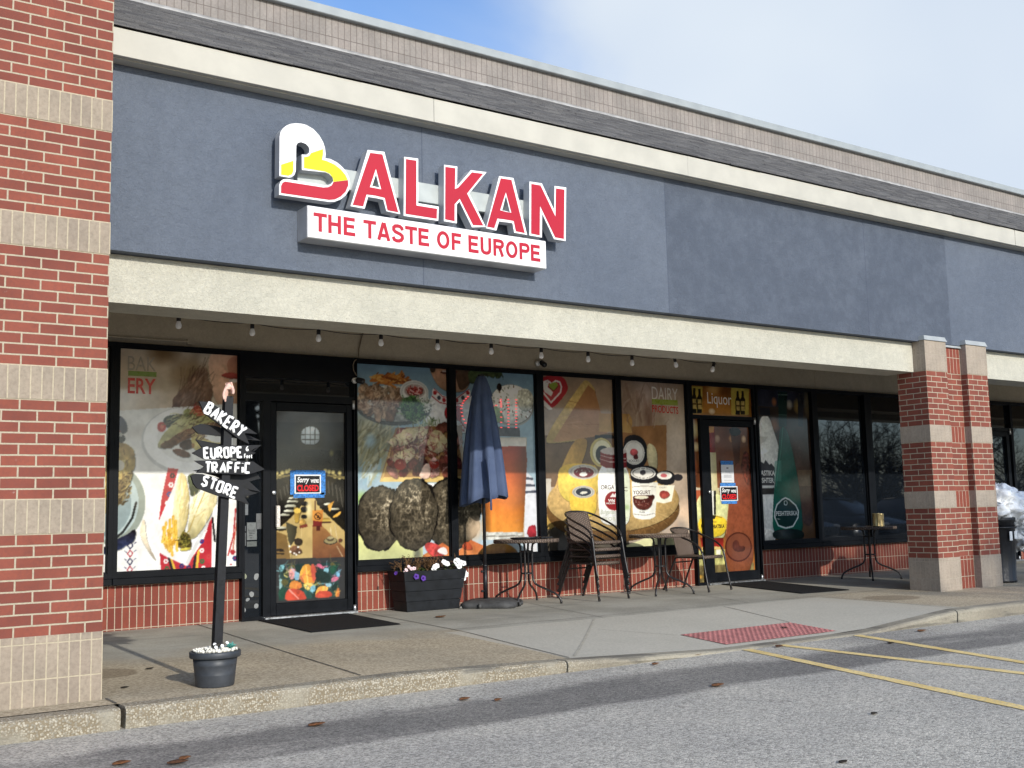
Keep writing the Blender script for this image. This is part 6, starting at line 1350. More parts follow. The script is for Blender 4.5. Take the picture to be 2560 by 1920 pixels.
b0, b1 = [(8.239,2.49),(8.716,2.564)]; mb = MB(); mb.box(b0[0], b1[0], YP - .002, YP - .001, b0[1], b1[1]); mb.build('green_bar', ink((150, 166, 70)), od2)
letters(od, 'ORGA', [(7.296,1.349),(7.524,1.406)], (92, 70, 60), .01); letters(od2, 'IC', [(7.661,1.322),(7.75,1.378)], (92, 70, 60), .01)
letters(od, 'Whi', [(7.411,1.185),(7.525,1.225)], (240, 234, 228), .03); letters(od, 'MOUN', [(7.382,1.157),(7.523,1.18)], (240, 234, 228), .02); letters(od2, 'N', [(7.637,1.146),(7.666,1.174)], (240, 234, 228), .02)
letters(od, 'Bulgarian', [(7.279,1.013),(7.539,1.09)], (170, 176, 150), .0, shear=.3); letters(od, 'PROB', [(7.306,.947),(7.524,.991)], (186, 186, 160), .0); letters(od2, 'TIC', [(7.636,.939),(7.736,.981)], (176, 180, 150), .0)
letters(od2, 'YOGURT', [(7.844,1.28),(8.151,1.331)], (84, 56, 50), .015); letters(od2, 'YOGURT', [(7.788,1.707),(7.975,1.739)], (60, 54, 54), .01); letters(od2, 'PLAIN', [(7.945,1.035),(8.037,1.055)], (60, 54, 54), .01); letters(od2, 'YOGURT', [(8.303,1.357),(8.447,1.381)], (150, 140, 130), .0)

# --- liquor door, transom, sidelight
def paint_liquor(p):
    p.C[:] = (150, 84, 30); p.poly([(8.859,2.83),(10.282,2.899),(10.077,-.033),(8.702,.044)], (176, 104, 40), (110, 60, 34), ax='z', n=.25, ns=3)
    for e, c in (((9.028,1.927,.083,.073), (250, 226, 160)), ((9.452,2.046,.057,.061), (250, 226, 190)), ((9.983,2.05,.054,.058), (244, 206, 160)), ((9.733,2.052,.059,.057), (226, 160, 90)), ((9.014,2.169,.111,.141), (214, 196, 130)), ((9.004,1.527,.111,.2), (90, 44, 24)), ((8.984,1.647,.083,.12), (190, 90, 40))): p.soft(e, c, .9, .6)
    p.soft((9.495,1.73,.345,.53), (116, 52, 26), .8); p.poly([(8.776,1.369),(9.471,1.354),(9.469,1.314),(8.774,1.333)], (206, 190, 160)); p.poly([(8.774,1.329),(9.243,1.326),(9.217,.906),(8.751,.917)], (196, 92, 54), n=.1, ns=5)
    p.poly([(9.711,2.165),(9.932,2.17),(9.879,1.733),(9.807,1.619),(9.77,1.732)], (84, 40, 22), n=.2); p.ell((9.813,2.157,.117,.062), (36, 30, 26)); p.blob([(9.908,1.816),(10.094,1.922),(10.083,1.113),(9.944,1.033),(9.911,1.424)], (120, 52, 28), (76, 30, 22), w=.03, n=.7, ns=30)
    # tall brandy bottle
    p.poly([(9.283,2.216),(9.411,2.215),(9.394,1.851),(9.269,1.85)], (172, 36, 30), (120, 22, 22), ax='x'); p.poly([(9.297,2.216),(9.397,2.219),(9.392,2.137),(9.292,2.124)], (206, 140, 60)); p.poly([(9.275,1.85),(9.411,1.852),(9.414,1.355),(9.466,1.263),(9.239,1.266),(9.25,1.356)], (222, 212, 172), (186, 172, 110), ax='x')
    p.blob([(9.013,1.208),(9.1,1.277),(9.495,1.273),(9.616,1.15),(9.618,1.039),(9.514,.678),(9.456,.656),(9.037,.673),(8.983,.931),(8.973,1.09)], (206, 206, 140), n=.06); p.blob([(8.986,.981),(9.604,.968),(9.514,.674),(9.037,.683)], (240, 206, 40), (226, 186, 36), n=.05); p.poly([(9.276,1.315),(9.378,1.315),(9.357,.983),(9.264,.985)], (238, 234, 220)); p.poly([(9.332,1.315),(9.378,1.315),(9.357,.983),(9.318,.984)], (40, 36, 30))
    p.poly([(9.264,.981),(9.363,.979),(9.331,.923),(9.275,.925)], (50, 44, 30)); p.line([(9.362,.963),(9.474,.94)], .008, (120, 90, 40)); p.poly([(9.037,.673),(9.484,.659),(9.477,.539),(9.057,.554)], (176, 40, 30), (110, 26, 22), n=.2); p.poly([(9.057,.554),(9.42,.541),(9.417,.501),(9.055,.515)], (220, 190, 110)); p.poly([(8.755,.506),(9.502,.498),(9.488,.279),(8.742,.274)], (196, 190, 110), n=.5, ns=16); p.poly([(8.743,.293),(10.07,.293),(10.048,-.031),(8.728,.042)], (120, 104, 60), n=.5, ns=14); p.soft((8.978,.146,.109,.038), (240, 170, 50), .9)
    p.poly([(9.333,.504),(9.417,.501),(9.413,.431),(9.329,.435)], (232, 230, 210))
    # brown bottle with a round seal
    p.blob([(9.747,1.609),(9.844,1.733),(9.924,1.609),(9.97,1.423),(10.137,1.257),(10.074,.13),(9.595,.164),(9.488,.279),(9.531,.718),(9.614,1.12),(9.702,1.363)], (150, 78, 44), (112, 52, 34), n=.12, ns=4); p.ell((9.778,.524,.267,.206), (96, 44, 30)); p.ell((9.778,.524,.238,.185), (122, 64, 42)); p.ell((9.778,.524,.267,.206), (70, 30, 22), ring=.06); p.blob([(9.668,.613),(9.77,.629),(9.792,.527),(9.91,.544),(9.89,.463),(9.73,.459),(9.647,.513)], (84, 40, 30), n=.2); p.line([(9.747,1.609),(9.614,1.12),(9.545,.717)], .012, (206, 150, 80), a=.6)
    return p
lq = poster(paint_liquor(Print(9.263, 10.099, .191, 2.221, (150, 84, 30))), 'liquor door print of brandy bottles in amber light')
letters(lq, 'OBATSKA', [(9.253,.796),(9.513,.849)], (56, 46, 26), .03); letters(lq, 'RAKIA', [(9.266,.875),(9.363,.899)], (120, 90, 40), .0)
lq2 = poster(paint_liquor(Print(8.946, 9.074, .071, 2.317, (150, 84, 30))), 'narrow amber print strip left of the liquor door')
letters(lq2, 'K', [(9.058,.801),(9.098,.865)], (56, 46, 26), .03)
p = Print(8.946, 10.169, 2.371, 2.784, (190, 120, 40))
p.C[:] = (184, 116, 40); p.poly([(8.912,2.792),(10.249,2.855),(10.215,2.366),(8.885,2.326)], (196, 130, 46), (150, 84, 30), n=.25, ns=4); p.soft((9.416,2.754,.201,.124), (232, 176, 90), .8); p.soft((9.367,2.433,.069,.045), (250, 230, 190), .9, .5); p.soft((9.616,2.721,.146,.104), (120, 66, 26), .8)
p.poly([(8.961,2.774),(9.204,2.777),(9.178,2.392),(8.944,2.389)], (206, 176, 66), n=.1); p.poly([(9.772,2.786),(10.141,2.791),(10.112,2.405),(9.752,2.394)], (214, 186, 70), n=.1)
for x in (148, 185, 448, 482):
    d = 0 if x < 300 else 22
    bx = {148: [(9.02,2.746),(9.065,2.748),(9.062,2.656),(9.082,2.612),(9.064,2.396),(8.98,2.394),(8.987,2.609),(9.012,2.654)], 185: [(9.123,2.74),(9.165,2.742),(9.163,2.65),(9.188,2.611),(9.167,2.4),(9.078,2.397),(9.084,2.606),(9.115,2.648)], 448: [(9.884,2.743),(9.926,2.745),(9.923,2.661),(9.95,2.62),(9.93,2.404),(9.841,2.401),(9.849,2.616),(9.875,2.659)], 482: [(9.985,2.748),(10.027,2.75),(10.025,2.665),(10.052,2.624),(10.031,2.407),(9.941,2.404),(9.95,2.62),(9.977,2.663)]}[x]
    p.poly(bx, (30, 26, 16), (44, 36, 18), n=.2)
    cx_ = sum(a for a, b in bx) / 8; zb_ = min(b for a, b in bx); p.poly([(cx_ - .035, zb_ + .06), (cx_ + .035, zb_ + .06), (cx_ + .035, zb_ + .2), (cx_ - .035, zb_ + .2)], (206, 176, 90), n=.3, ns=30); p.line([(cx_ - .03, zb_ + .13), (cx_ + .03, zb_ + .13)], .02, (90, 60, 30))
o = poster(p, 'transom print lettered Liquor between small dark bottles')
letters(o, 'Liquor', [(9.286,2.49),(9.766,2.703)], (240, 236, 226), .0, skew=-.01)
# --- mastika and peshterska bottles
p = Print(10.263, 11.439, .586, 2.799, (70, 50, 36))
p.poly([(10.247,2.834),(11.59,2.896),(11.428,.533),(10.209,.574)], (96, 66, 40), (44, 36, 34), ax='z', n=.3, ns=3); p.poly([(10.246,2.812),(11.52,2.848),(11.496,2.559),(10.227,2.536)], (40, 44, 60), n=.3, ns=5)
for e, c in (((10.664,2.616,.062,.078), (190, 110, 60)), ((10.993,2.585,.083,.087), (206, 196, 170)), ((10.638,2.272,.125,.129), (170, 96, 40)), ((11.169,2.57,.098,.131), (176, 140, 60)), ((11.402,2.622,.099,.265), (120, 106, 70))): p.soft(e, c, .8, .8)
p.blob([(11.006,2.13),(11.113,2.262),(11.275,2.267),(11.363,2.137),(11.396,1.744),(11.468,1.614),(11.4,.791),(11.126,.798),(11.072,1.742)], (92, 62, 46), (60, 40, 34), n=.25, ns=5); p.poly([(11.094,1.613),(11.418,1.614),(11.399,1.375),(11.107,1.376)], (110, 84, 60), n=.3)
p.poly([(10.347,2.519),(10.563,2.526),(10.561,2.409),(10.352,2.413)], (30, 34, 46)); p.poly([(11.191,2.768),(11.331,2.763),(11.275,2.267),(11.171,2.264)], (34, 38, 48), n=.2)
p.blob([(10.344,2.381),(10.462,2.405),(10.547,2.387),(10.63,2.165),(10.724,1.953),(10.714,1.612),(10.623,.602),(10.211,.599),(10.232,1.318),(10.246,1.862),(10.27,2.072)], (234, 232, 222), (214, 212, 204), n=.04); p.poly([(10.302,1.968),(10.435,2.033),(10.501,2.098),(10.287,2.094)], (222, 218, 206)); p.poly([(10.251,1.673),(10.328,1.726),(10.381,1.705),(10.415,1.758),(10.496,1.685),(10.535,1.706),(10.61,1.643),(10.606,1.59),(10.245,1.589)], (66, 66, 72)); p.poly([(10.238,1.621),(10.609,1.622),(10.563,1.253),(10.252,1.256)], (70, 70, 76), n=.06); p.poly([(10.255,1.385),(10.573,1.387),(10.57,1.35),(10.255,1.347)], (220, 218, 210)); p.poly([(10.264,1.343),(10.57,1.345),(10.558,1.263),(10.264,1.264)], (44, 42, 46), n=.3); p.line([(10.259,1.61),(10.25,1.318)], .016, (70, 120, 190)); p.ell((10.381,.647,.167,.124), (206, 200, 186), n=.12, ns=14); p.ell((10.381,.647,.167,.124), (236, 234, 226), ring=.12)
p.poly([(10.757,2.775),(10.96,2.775),(10.907,2.253),(10.743,2.249)], (22, 60, 54), (14, 40, 40), n=.1); p.line([(10.753,2.727),(10.957,2.731)], .01, (110, 130, 120)); p.line([(10.75,2.425),(10.927,2.426)], .008, (100, 130, 120))
p.blob([(10.755,2.249),(10.907,2.253),(11.018,1.871),(11.111,1.419),(11.143,1.097),(11.157,.584),(10.485,.606),(10.527,1.106),(10.589,1.4),(10.705,1.91)], (16, 104, 82), (8, 70, 60), ax='z', n=.12, ns=4); p.poly([(10.614,1.739),(10.756,1.75),(10.732,1.442),(10.568,1.442)], (80, 150, 130), a=.5); p.blob([(10.495,.752),(11.153,.744),(11.178,.573),(10.484,.596)], (14, 34, 32), n=.1); p.line([(10.824,2.234),(10.749,1.868),(10.619,1.379)], .012, (70, 170, 140), a=.6)
s_ = [(10.56,1.001),(10.614,1.105),(10.728,1.177),(10.802,1.202),(10.885,1.175),(11.021,1.088),(11.071,1.002),(11.054,.907),(10.933,.782),(10.775,.761),(10.622,.801),(10.554,.917),(10.56,1.001)]
p.poly(s_, (14, 52, 46)); p.line(s_, .022, (226, 230, 222)); p.ell((10.803,1.128,.04,.038), (226, 230, 222), ring=.3); p.line([(10.583,.9),(10.66,.894)], .008, (200, 206, 196))
o = poster(p, 'poster with white mastika bottle and tall green bottle right of the liquor door', gain=.95)
letters(o, 'MASTIKA', [(10.241,1.527),(10.601,1.603)], (240, 238, 230), .03); letters(o, 'PESHTER', [(10.233,1.422),(10.572,1.497)], (240, 238, 230), .03); letters(o, 'PESHTERSKA', [(10.583,.942),(11.046,1.009)], (226, 230, 222), .02)

# --- dining hall print and painted fruit on the first door
p = Print(2.823, 3.649, .191, 2.221, (24, 24, 25))
p.poly([(2.799,2.374),(3.669,2.41),(3.639,.631),(2.813,.645)], (36, 32, 24), (46, 39, 27), n=.25, ns=4); p.soft((3.225,1.972,.255,.253), (96, 88, 62), .8); p.poly([(2.814,2.228),(3.654,2.257),(3.653,2.119),(2.814,2.096)], (88, 78, 62), n=.3, ns=8, a=.6)
p.blob([(3.12,1.861),(3.12,2.003),(3.171,2.052),(3.234,2.063),(3.298,2.055),(3.342,2.008),(3.338,1.864)], (206, 216, 218), n=.08)
for a, b in zip([(3.171,2.055),(3.229,2.063),(3.287,2.055),(3.12,1.97),(3.12,1.916)], [(3.17,1.862),(3.228,1.863),(3.283,1.864),(3.34,1.975),(3.34,1.92)]): p.line([a, b], .009, (90, 88, 76))
p.poly([(2.823,1.799),(3.651,1.809),(3.65,1.604),(2.823,1.601)], (34, 30, 24), n=.6, ns=14); p.soft((3.482,1.773,.037,.051), (140, 130, 60), .8)
p.poly([(2.811,1.549),(3.11,1.311),(2.954,1.118),(2.812,.999)], (26, 24, 22), n=.4, ns=10); p.poly([(3.645,1.55),(3.336,1.308),(3.45,1.15),(3.642,1.02)], (26, 24, 22), n=.4, ns=10)
for a, b in zip([(2.834,1.344),(2.877,1.374),(2.921,1.405),(2.954,1.425),(3.44,1.465),(3.486,1.444),(3.533,1.422),(3.579,1.39)], [(2.856,1.221),(2.899,1.272),(2.938,1.323),(2.971,1.343),(3.451,1.339),(3.497,1.307),(3.555,1.253),(3.613,1.189)]): p.line([a, b], .014, (74, 70, 62))
for x, z in [(2.839,1.554),(2.905,1.559),(2.954,1.57),(3.406,1.581),(3.452,1.571),(3.501,1.565),(3.58,1.558),(2.987,1.58),(2.833,1.508),(2.877,1.518),(3.522,1.518),(3.58,1.507)]: p.soft((x, z, .028, .028), (250, 226, 130), 1, .7)
p.poly([(2.812,1.518),(2.998,1.539),(2.998,1.523),(2.812,1.487)], (120, 106, 60), n=.3, ns=20); p.poly([(3.429,1.539),(3.645,1.518),(3.645,1.486),(3.429,1.523)], (120, 106, 60), n=.3, ns=20)
p.poly([(3.177,1.284),(3.279,1.283),(3.37,1.151),(3.641,.914),(3.639,.633),(2.813,.647),(2.812,.938),(2.954,1.036),(3.087,1.156)], (190, 160, 96), (206, 176, 106), ax='z', n=.12, ns=6); p.poly([(3.255,.987),(3.369,.984),(3.64,.725),(3.639,.633),(3.254,.642)], (112, 66, 38), (164, 112, 62), n=.15, ns=7); p.poly([(2.812,.948),(2.954,.893),(2.998,.639),(2.813,.647)], (128, 98, 52), n=.15, ns=8)
for i, e in enumerate(((2.932,1.108,.06,.018), (2.987,1.148,.067,.02), (2.998,1.199,.067,.023), (3.021,1.25,.067,.02), (3.032,1.286,.056,.015), (2.889,.971,.066,.018), (3.52,1.159,.058,.017), (3.439,1.213,.057,.017))):
    p.ell(e, (206, 206, 186), (150, 146, 120), ax='x', n=.2, ns=20); p.ell((e[0], e[1] - e[3] * .8, e[2], e[3] * .5), (40, 36, 30), n=.3, ns=20)
for i, e in enumerate(((3.16,1.227,.04,.026), (3.154,1.165,.039,.031), (3.154,1.088,.034,.021), (3.336,1.235,.034,.029), (3.37,1.193,.034,.023))): p.ell(e, (36, 34, 32), n=.4, ns=26)
p.blob([(3.027,1.198),(3.11,1.176),(3.123,1.135),(3.098,1.104),(3.098,1.032),(3.054,1.013),(3.043,1.075),(3.043,1.136)], (196, 156, 60), (120, 92, 44), n=.15); p.ell((3.078,1.151,.041,.027), (238, 196, 80)); p.blob([(3.098,1.053),(3.154,1.067),(3.182,1.03),(3.154,.99),(3.109,.991)], (170, 130, 60), w=.02, n=.6, ns=30); p.poly([(3.098,.991),(3.188,1.01),(3.199,.978),(3.109,.96)], (130, 60, 44), n=.4, ns=24)
p.poly([(2.945,1.036),(3.074,.982),(3.065,.91),(3.042,.829),(2.998,.78),(2.971,.842)], (84, 80, 58), (56, 52, 40), ax='x', n=.1); p.blob([(3.043,.86),(3.131,.857),(3.137,.805),(3.098,.776),(3.042,.798)], (54, 44, 34), n=.5, ns=24); p.line([(3.123,.97),(3.123,.867)], .008, (214, 186, 120)); p.blob([(2.976,.77),(3.042,.788),(3.131,.724),(3.109,.678),(2.998,.688)], (110, 74, 50), w=.05, n=.8, ns=34)
for x, z in [(2.998,.718),(3.042,.701),(3.098,.709),(3.087,.766),(2.987,.78),(3.065,.685)]: p.ell((x, z, .012, .010), (246, 240, 224))
p.poly([(2.824,.755),(2.911,.752),(2.932,.721),(2.824,.73)], (50, 40, 30), n=.3); p.poly([(2.824,.715),(2.932,.706),(2.922,.691),(2.824,.7)], (56, 44, 30), n=.3)
p.poly([(3.433,1.208),(3.515,1.252),(3.497,1.222),(3.462,1.129),(3.445,1.15)], (240, 178, 66), (214, 146, 48)); p.blob([(3.485,1.076),(3.601,1.149),(3.589,1.105),(3.543,1.074),(3.496,1.07)], (238, 176, 64)); p.ell((3.418,1.046,.053,.025), (232, 196, 84), (150, 116, 50)); p.ell((3.415,1.02,.069,.011), (84, 56, 40))
p.ell((3.466,.815,.083,.037), (62, 54, 40)); p.ell((3.466,.82,.074,.031), (150, 136, 90)); p.ell((3.463,.841,.044,.029), (84, 72, 50)); p.ell((3.463,.851,.039,.015), (170, 156, 110)); p.line([(3.467,.961),(3.472,.877)], .008, (220, 206, 160)); p.blob([(3.553,.833),(3.6,.842),(3.611,.81),(3.564,.796)], (96, 54, 40), n=.5, ns=26); p.line([(3.541,.76),(3.61,.642)], .012, (222, 200, 150), a=.6); p.line([(3.519,.981),(3.547,.833)], .006, (206, 190, 150))
p.poly([(3.258,1.044),(3.364,1.031),(3.363,.974),(3.255,.977)], (124, 40, 36), n=.1); p.poly([(3.25,1.153),(3.381,1.156),(3.372,1.026),(3.253,1.044)], (226, 150, 62), (206, 126, 48), ax='x'); p.ell((3.317,1.088,.043,.039), (52, 30, 22), ring=.16); p.line([(3.288,1.111),(3.347,1.062)], .012, (52, 30, 22)); p.blob([(3.301,1.064),(3.318,1.11),(3.335,1.084),(3.341,1.06),(3.318,1.074)], (52, 30, 22)); p.line([(3.286,1.251),(3.285,1.153)], .014, (84, 50, 34)); p.poly([(3.301,.986),(3.341,.985),(3.346,.933),(3.296,.934)], (84, 36, 30))
p.soft((3.211,1.164,.045,.134), (240, 226, 170), .8)
# dark film and the painted fruit panel below
p.poly([(2.781,.651),(3.68,.634),(3.676,-.027),(2.782,.037)], (54, 54, 54), n=.06)
p.poly([(2.871,.584),(3.542,.585),(3.575,.212),(2.868,.211)], (44, 70, 62), (36, 58, 56), n=.25, ns=7)
def fr(pts, c, c2=None): p.paint(p._in(chaikin(pts, 1)), c, c2, ax='x', n=.16, ns=16); c_ = (sum(a for a, b in pts) / len(pts), sum(b for a, b in pts) / len(pts), .05, .05); p.strokes(c_, 5, [tuple(min(255, v * 1.2) for v in c), tuple(v * .75 for v in c)], .08, .012, a=.4)
fr([(2.871,.584),(2.932,.584),(2.922,.529),(2.878,.501)], (122, 190, 200)); fr([(2.872,.451),(2.911,.429),(2.9,.339),(2.872,.321)], (150, 196, 196)); fr([(2.987,.577),(3.087,.577),(3.053,.548),(2.976,.537)], (96, 92, 52)); fr([(2.971,.542),(3.053,.538),(3.048,.493),(3.037,.427),(2.987,.43)], (232, 150, 148)); fr([(3.042,.503),(3.098,.511),(3.109,.419),(3.042,.417)], (128, 176, 200)); fr([(2.911,.53),(2.954,.538),(2.976,.476),(2.954,.442),(2.916,.479)], (28, 40, 32)); fr([(2.922,.489),(2.954,.462),(2.982,.466),(2.965,.446),(2.927,.463)], (206, 196, 110)); fr([(3.042,.579),(3.12,.581),(3.109,.51),(3.075,.491),(3.053,.543)], (26, 52, 46)); fr([(2.889,.43),(2.954,.437),(2.987,.385),(2.911,.359)], (96, 92, 48))
fr([(3.148,.582),(3.221,.582),(3.254,.513),(3.288,.419),(3.265,.359),(3.209,.362),(3.153,.375),(3.109,.419),(3.098,.48)], (244, 178, 60), (226, 130, 46)); fr([(3.232,.581),(3.277,.574),(3.299,.491),(3.297,.429),(3.265,.38),(3.237,.463)], (214, 84, 60)); fr([(3.114,.459),(3.153,.416),(3.159,.375),(3.114,.408)], (206, 100, 60)); fr([(3.147,.386),(3.276,.369),(3.27,.323),(3.209,.296),(3.158,.324)], (248, 206, 96)); fr([(3.186,.363),(3.254,.349),(3.22,.311)], (240, 176, 70)); p.line([(3.176,.558),(3.198,.383)], .014, (250, 210, 100), a=.7)
fr([(3.22,.341),(3.287,.358),(3.287,.286),(3.231,.279)], (126, 190, 206)); fr([(3.294,.583),(3.333,.582),(3.396,.532),(3.39,.512),(3.322,.541)], (222, 100, 130)); fr([(3.379,.528),(3.447,.53),(3.441,.473),(3.384,.486)], (130, 190, 206)); fr([(3.277,.502),(3.379,.507),(3.47,.451),(3.447,.37),(3.299,.378)], (28, 48, 42)); fr([(3.448,.545),(3.54,.562),(3.534,.489),(3.47,.451)], (30, 84, 62)); fr([(3.534,.479),(3.574,.467),(3.571,.415),(3.528,.438)], (110, 170, 200)); fr([(3.47,.42),(3.539,.437),(3.571,.404),(3.481,.363)], (216, 110, 140)); fr([(3.401,.362),(3.481,.363),(3.469,.317),(3.412,.33)], (150, 200, 216)); fr([(3.459,.576),(3.517,.579),(3.505,.553),(3.465,.55)], (100, 92, 50))
fr([(2.998,.409),(3.064,.416),(3.131,.377),(3.125,.326),(3.042,.321),(2.976,.335)], (240, 150, 56), (226, 120, 50)); fr([(2.976,.335),(3.042,.331),(3.131,.306),(3.186,.241),(3.181,.206),(3.053,.207),(2.933,.212),(2.938,.277)], (214, 76, 50), (196, 64, 46)); p.line([(2.982,.324),(3.086,.222)], .016, (240, 150, 130)); fr([(2.867,.341),(2.954,.346),(2.933,.227),(2.867,.216)], (34, 78, 60)); fr([(3.131,.326),(3.22,.28),(3.253,.217),(3.186,.211)], (40, 84, 76))
fr([(3.299,.316),(3.355,.344),(3.424,.335),(3.446,.287),(3.332,.263),(3.276,.215)], (244, 170, 60), (240, 186, 80)); fr([(3.31,.285),(3.401,.29),(3.481,.265),(3.486,.213),(3.27,.211)], (212, 80, 56), (196, 64, 46)); fr([(3.521,.252),(3.562,.332),(3.575,.212),(3.524,.21)], (236, 150, 60), (226, 110, 60)); fr([(3.481,.337),(3.55,.364),(3.538,.292),(3.481,.275)], (28, 50, 44))
poster(p, 'door print of a long dining hall table above a painted fruit panel')

# --- taped notices
def notice(px0, tape, sign_pts, label, text=True):
    t = thing('closed_sign', (sign_pts[0][0], 3.93, sign_pts[0][1]), label, 'notice')
    (x0, z0), (x1, z1) = sign_pts; y = 3.972; MT = plain('blue_painters_tape', rgb(66, 132, 206, .85), .8, var=.3, vs=60)
    for (a, b), (c, d) in tape: mb = MB(); mb.bbox(a, c, y + .003, y + .0065, b, d, .001); mb.build('tape', MT, t)
    mb = MB(); mb.bbox(x0, x1, y - .001, y + .0025, z0, z1, .0008); mb.build('card', ink((236, 238, 240)), t)
    w, h = x1 - x0, z1 - z0; mb = MB(); mb.bbox(x0 + w * .05, x1 - w * .05, y - .0025, y - .0012, z0 + h * .06, z1 - h * .07, .0005); c = mb.build('black_panel', ink((14, 14, 18)), t)
    text_mb('CLOSED', x0 + w * .09, x1 - w * .09, z0 + h * .12, z0 + h * .46, y - .0035, bold=.04).build('lettering', ink((232, 34, 40)), c)
    text_mb('Sorry', x0 + w * .09, x0 + w * .55, z0 + h * .50, z0 + h * .88, y - .0035, bold=.03, shear=.3).build('lettering', ink((240, 240, 240)), c)
    text_mb("WE'RE", x0 + w * .60, x1 - w * .09, z0 + h * .56, z0 + h * .76, y - .0035, bold=.05).build('lettering', ink((240, 240, 240)), c)
    return t
T = [(2.992,1.319),(3.404,1.582)]; S = [(3.039,1.333),(3.349,1.538)]
U = [(3.03,1.288),(3.397,1.338)]
notice(None, [((T[0][0], T[0][1] + .005), (S[0][0] + .01, T[1][1])), ((S[1][0] - .01, T[0][1]), (T[1][0], T[1][1])), ((S[0][0] + .012, S[1][1] - .01), (S[1][0] - .012, T[1][1] + .004)), ((U[0][0], U[0][1]), (U[1][0] - .005, S[0][1] + .01))], S, "Sorry we're closed sign framed in blue tape on the dining hall door")
S2 = [(9.448,1.172),(9.796,1.378)]; A2 = [(9.471,1.131),(9.778,1.188)]; B2 = [(9.458,1.364),(9.764,1.423)]
notice(None, [(A2[0], A2[1]), (B2[0], B2[1])], S2, "small Sorry we're closed sign on the liquor door below a paper")
t = thing('paper_notice', (9.6, 3.97, 1.6), 'white printed paper taped to the liquor door above the closed sign', 'notice')
P2 = [(9.485,1.428),(9.735,1.685)]; C2 = [(9.478,1.68),(9.727,1.735)]
mb = MB(); mb.bbox(P2[0][0], P2[1][0], 3.970, 3.973, P2[0][1], P2[1][1], .0008); pp = mb.build('paper', ink((226, 228, 232), .7), t)
mb = MB(); mb.bbox(C2[0][0], C2[1][0], 3.967, 3.9695, C2[0][1], C2[1][1], .0008); mb.build('tape', plain('blue_tape', rgb(66, 132, 206, .85), .8, var=.3, vs=60), t)
mb = MB(); w = P2[1][0] - P2[0][0]; h = P2[1][1] - P2[0][1]
for k, f_ in enumerate((.62, .56, .40, .36, .32, .28, .12)): mb.box(P2[0][0] + w * (.3 if k < 2 else .18), P2[1][0] - w * (.3 if k < 2 else .2), 3.9685, 3.9695, P2[0][1] + h * f_, P2[0][1] + h * (f_ + .012))
mb.box(P2[0][0] + w * .42, P2[0][0] + w * .58, 3.9685, 3.9695, P2[0][1] + h * .76, P2[0][1] + h * .84); mb.build('printed_lines', ink((130, 132, 140), .7), pp)
# stickers on the sidelight
def sticker(q, c, label, name='window_sticker'):
    (x0, z0), (x1, z1) = q; mb = MB(); mb.bbox(x0, x1, 3.985, 3.989, z0, z1, .001); return tag(mb.build(name, ink(c)), label, 'sticker', 'stickers on the sidelight')
sticker([(2.47,1.117),(2.525,1.234)], (112, 116, 120), 'pale square sticker highest on the sidelight beside the first door'); sticker([(2.614,.968),(2.67,1.131)], (104, 106, 108), 'tall grey sticker at the right edge of the sidelight')
o = sticker([(2.512,.857),(2.621,1.039)], (116, 120, 120), 'grey opening hours card in the middle of the sidelight')
mb = MB()
for (x0, z0), (x1, z1) in zip([(2.529,.956),(2.529,.938),(2.535,.92),(2.535,.901),(2.54,.876)], [(2.608,.962),(2.604,.944),(2.598,.926),(2.572,.907),(2.566,.883)]): mb.box(x0, x1, 3.983, 3.9845, z0, z1)
mb.build('printed_lines', ink((60, 62, 64)), o)
sticker([(2.512,.789),(2.622,.843)], (96, 100, 98), 'narrow grey sticker under the opening hours card'); sticker([(2.47,.798),(2.503,.935)], (96, 98, 100), 'slim sticker low at the left of the sidelight')
sticker([(2.469,.948),(2.503,1.004)], (90, 92, 96), 'little stacked stickers left of the opening hours card')
for i, (pts_, lb) in enumerate((([(2.468,.516),(2.5,.515),(2.518,.479),(2.495,.456),(2.468,.467)], 'yellowish petal decal top left on the sidelight'), ([(2.587,.456),(2.6,.505),(2.64,.513),(2.644,.473),(2.619,.436)], 'grey petal decal top right on the sidelight'), ([(2.535,.301),(2.558,.331),(2.592,.317),(2.592,.282),(2.564,.264)], 'grey flower decal in the middle of the sidelight'), ([(2.501,.249),(2.527,.267),(2.55,.255),(2.532,.23),(2.506,.229)], 'small grey petal decal below the flower decal'), ([(2.592,.189),(2.622,.205),(2.645,.185),(2.632,.151),(2.597,.151)], 'grey petal decal lower right on the sidelight'), ([(2.463,.173),(2.485,.181),(2.509,.14),(2.488,.112),(2.463,.124)], 'grey petal decal lowest left on the sidelight'))):
    mb = MB(); mb.prism(chaikin(pts_, 1), 3.985, 3.989); tag(mb.build('petal_decal', ink((150, 154, 130) if i == 0 else (146, 148, 148))), lb, 'decal', 'petal decals on the sidelight')

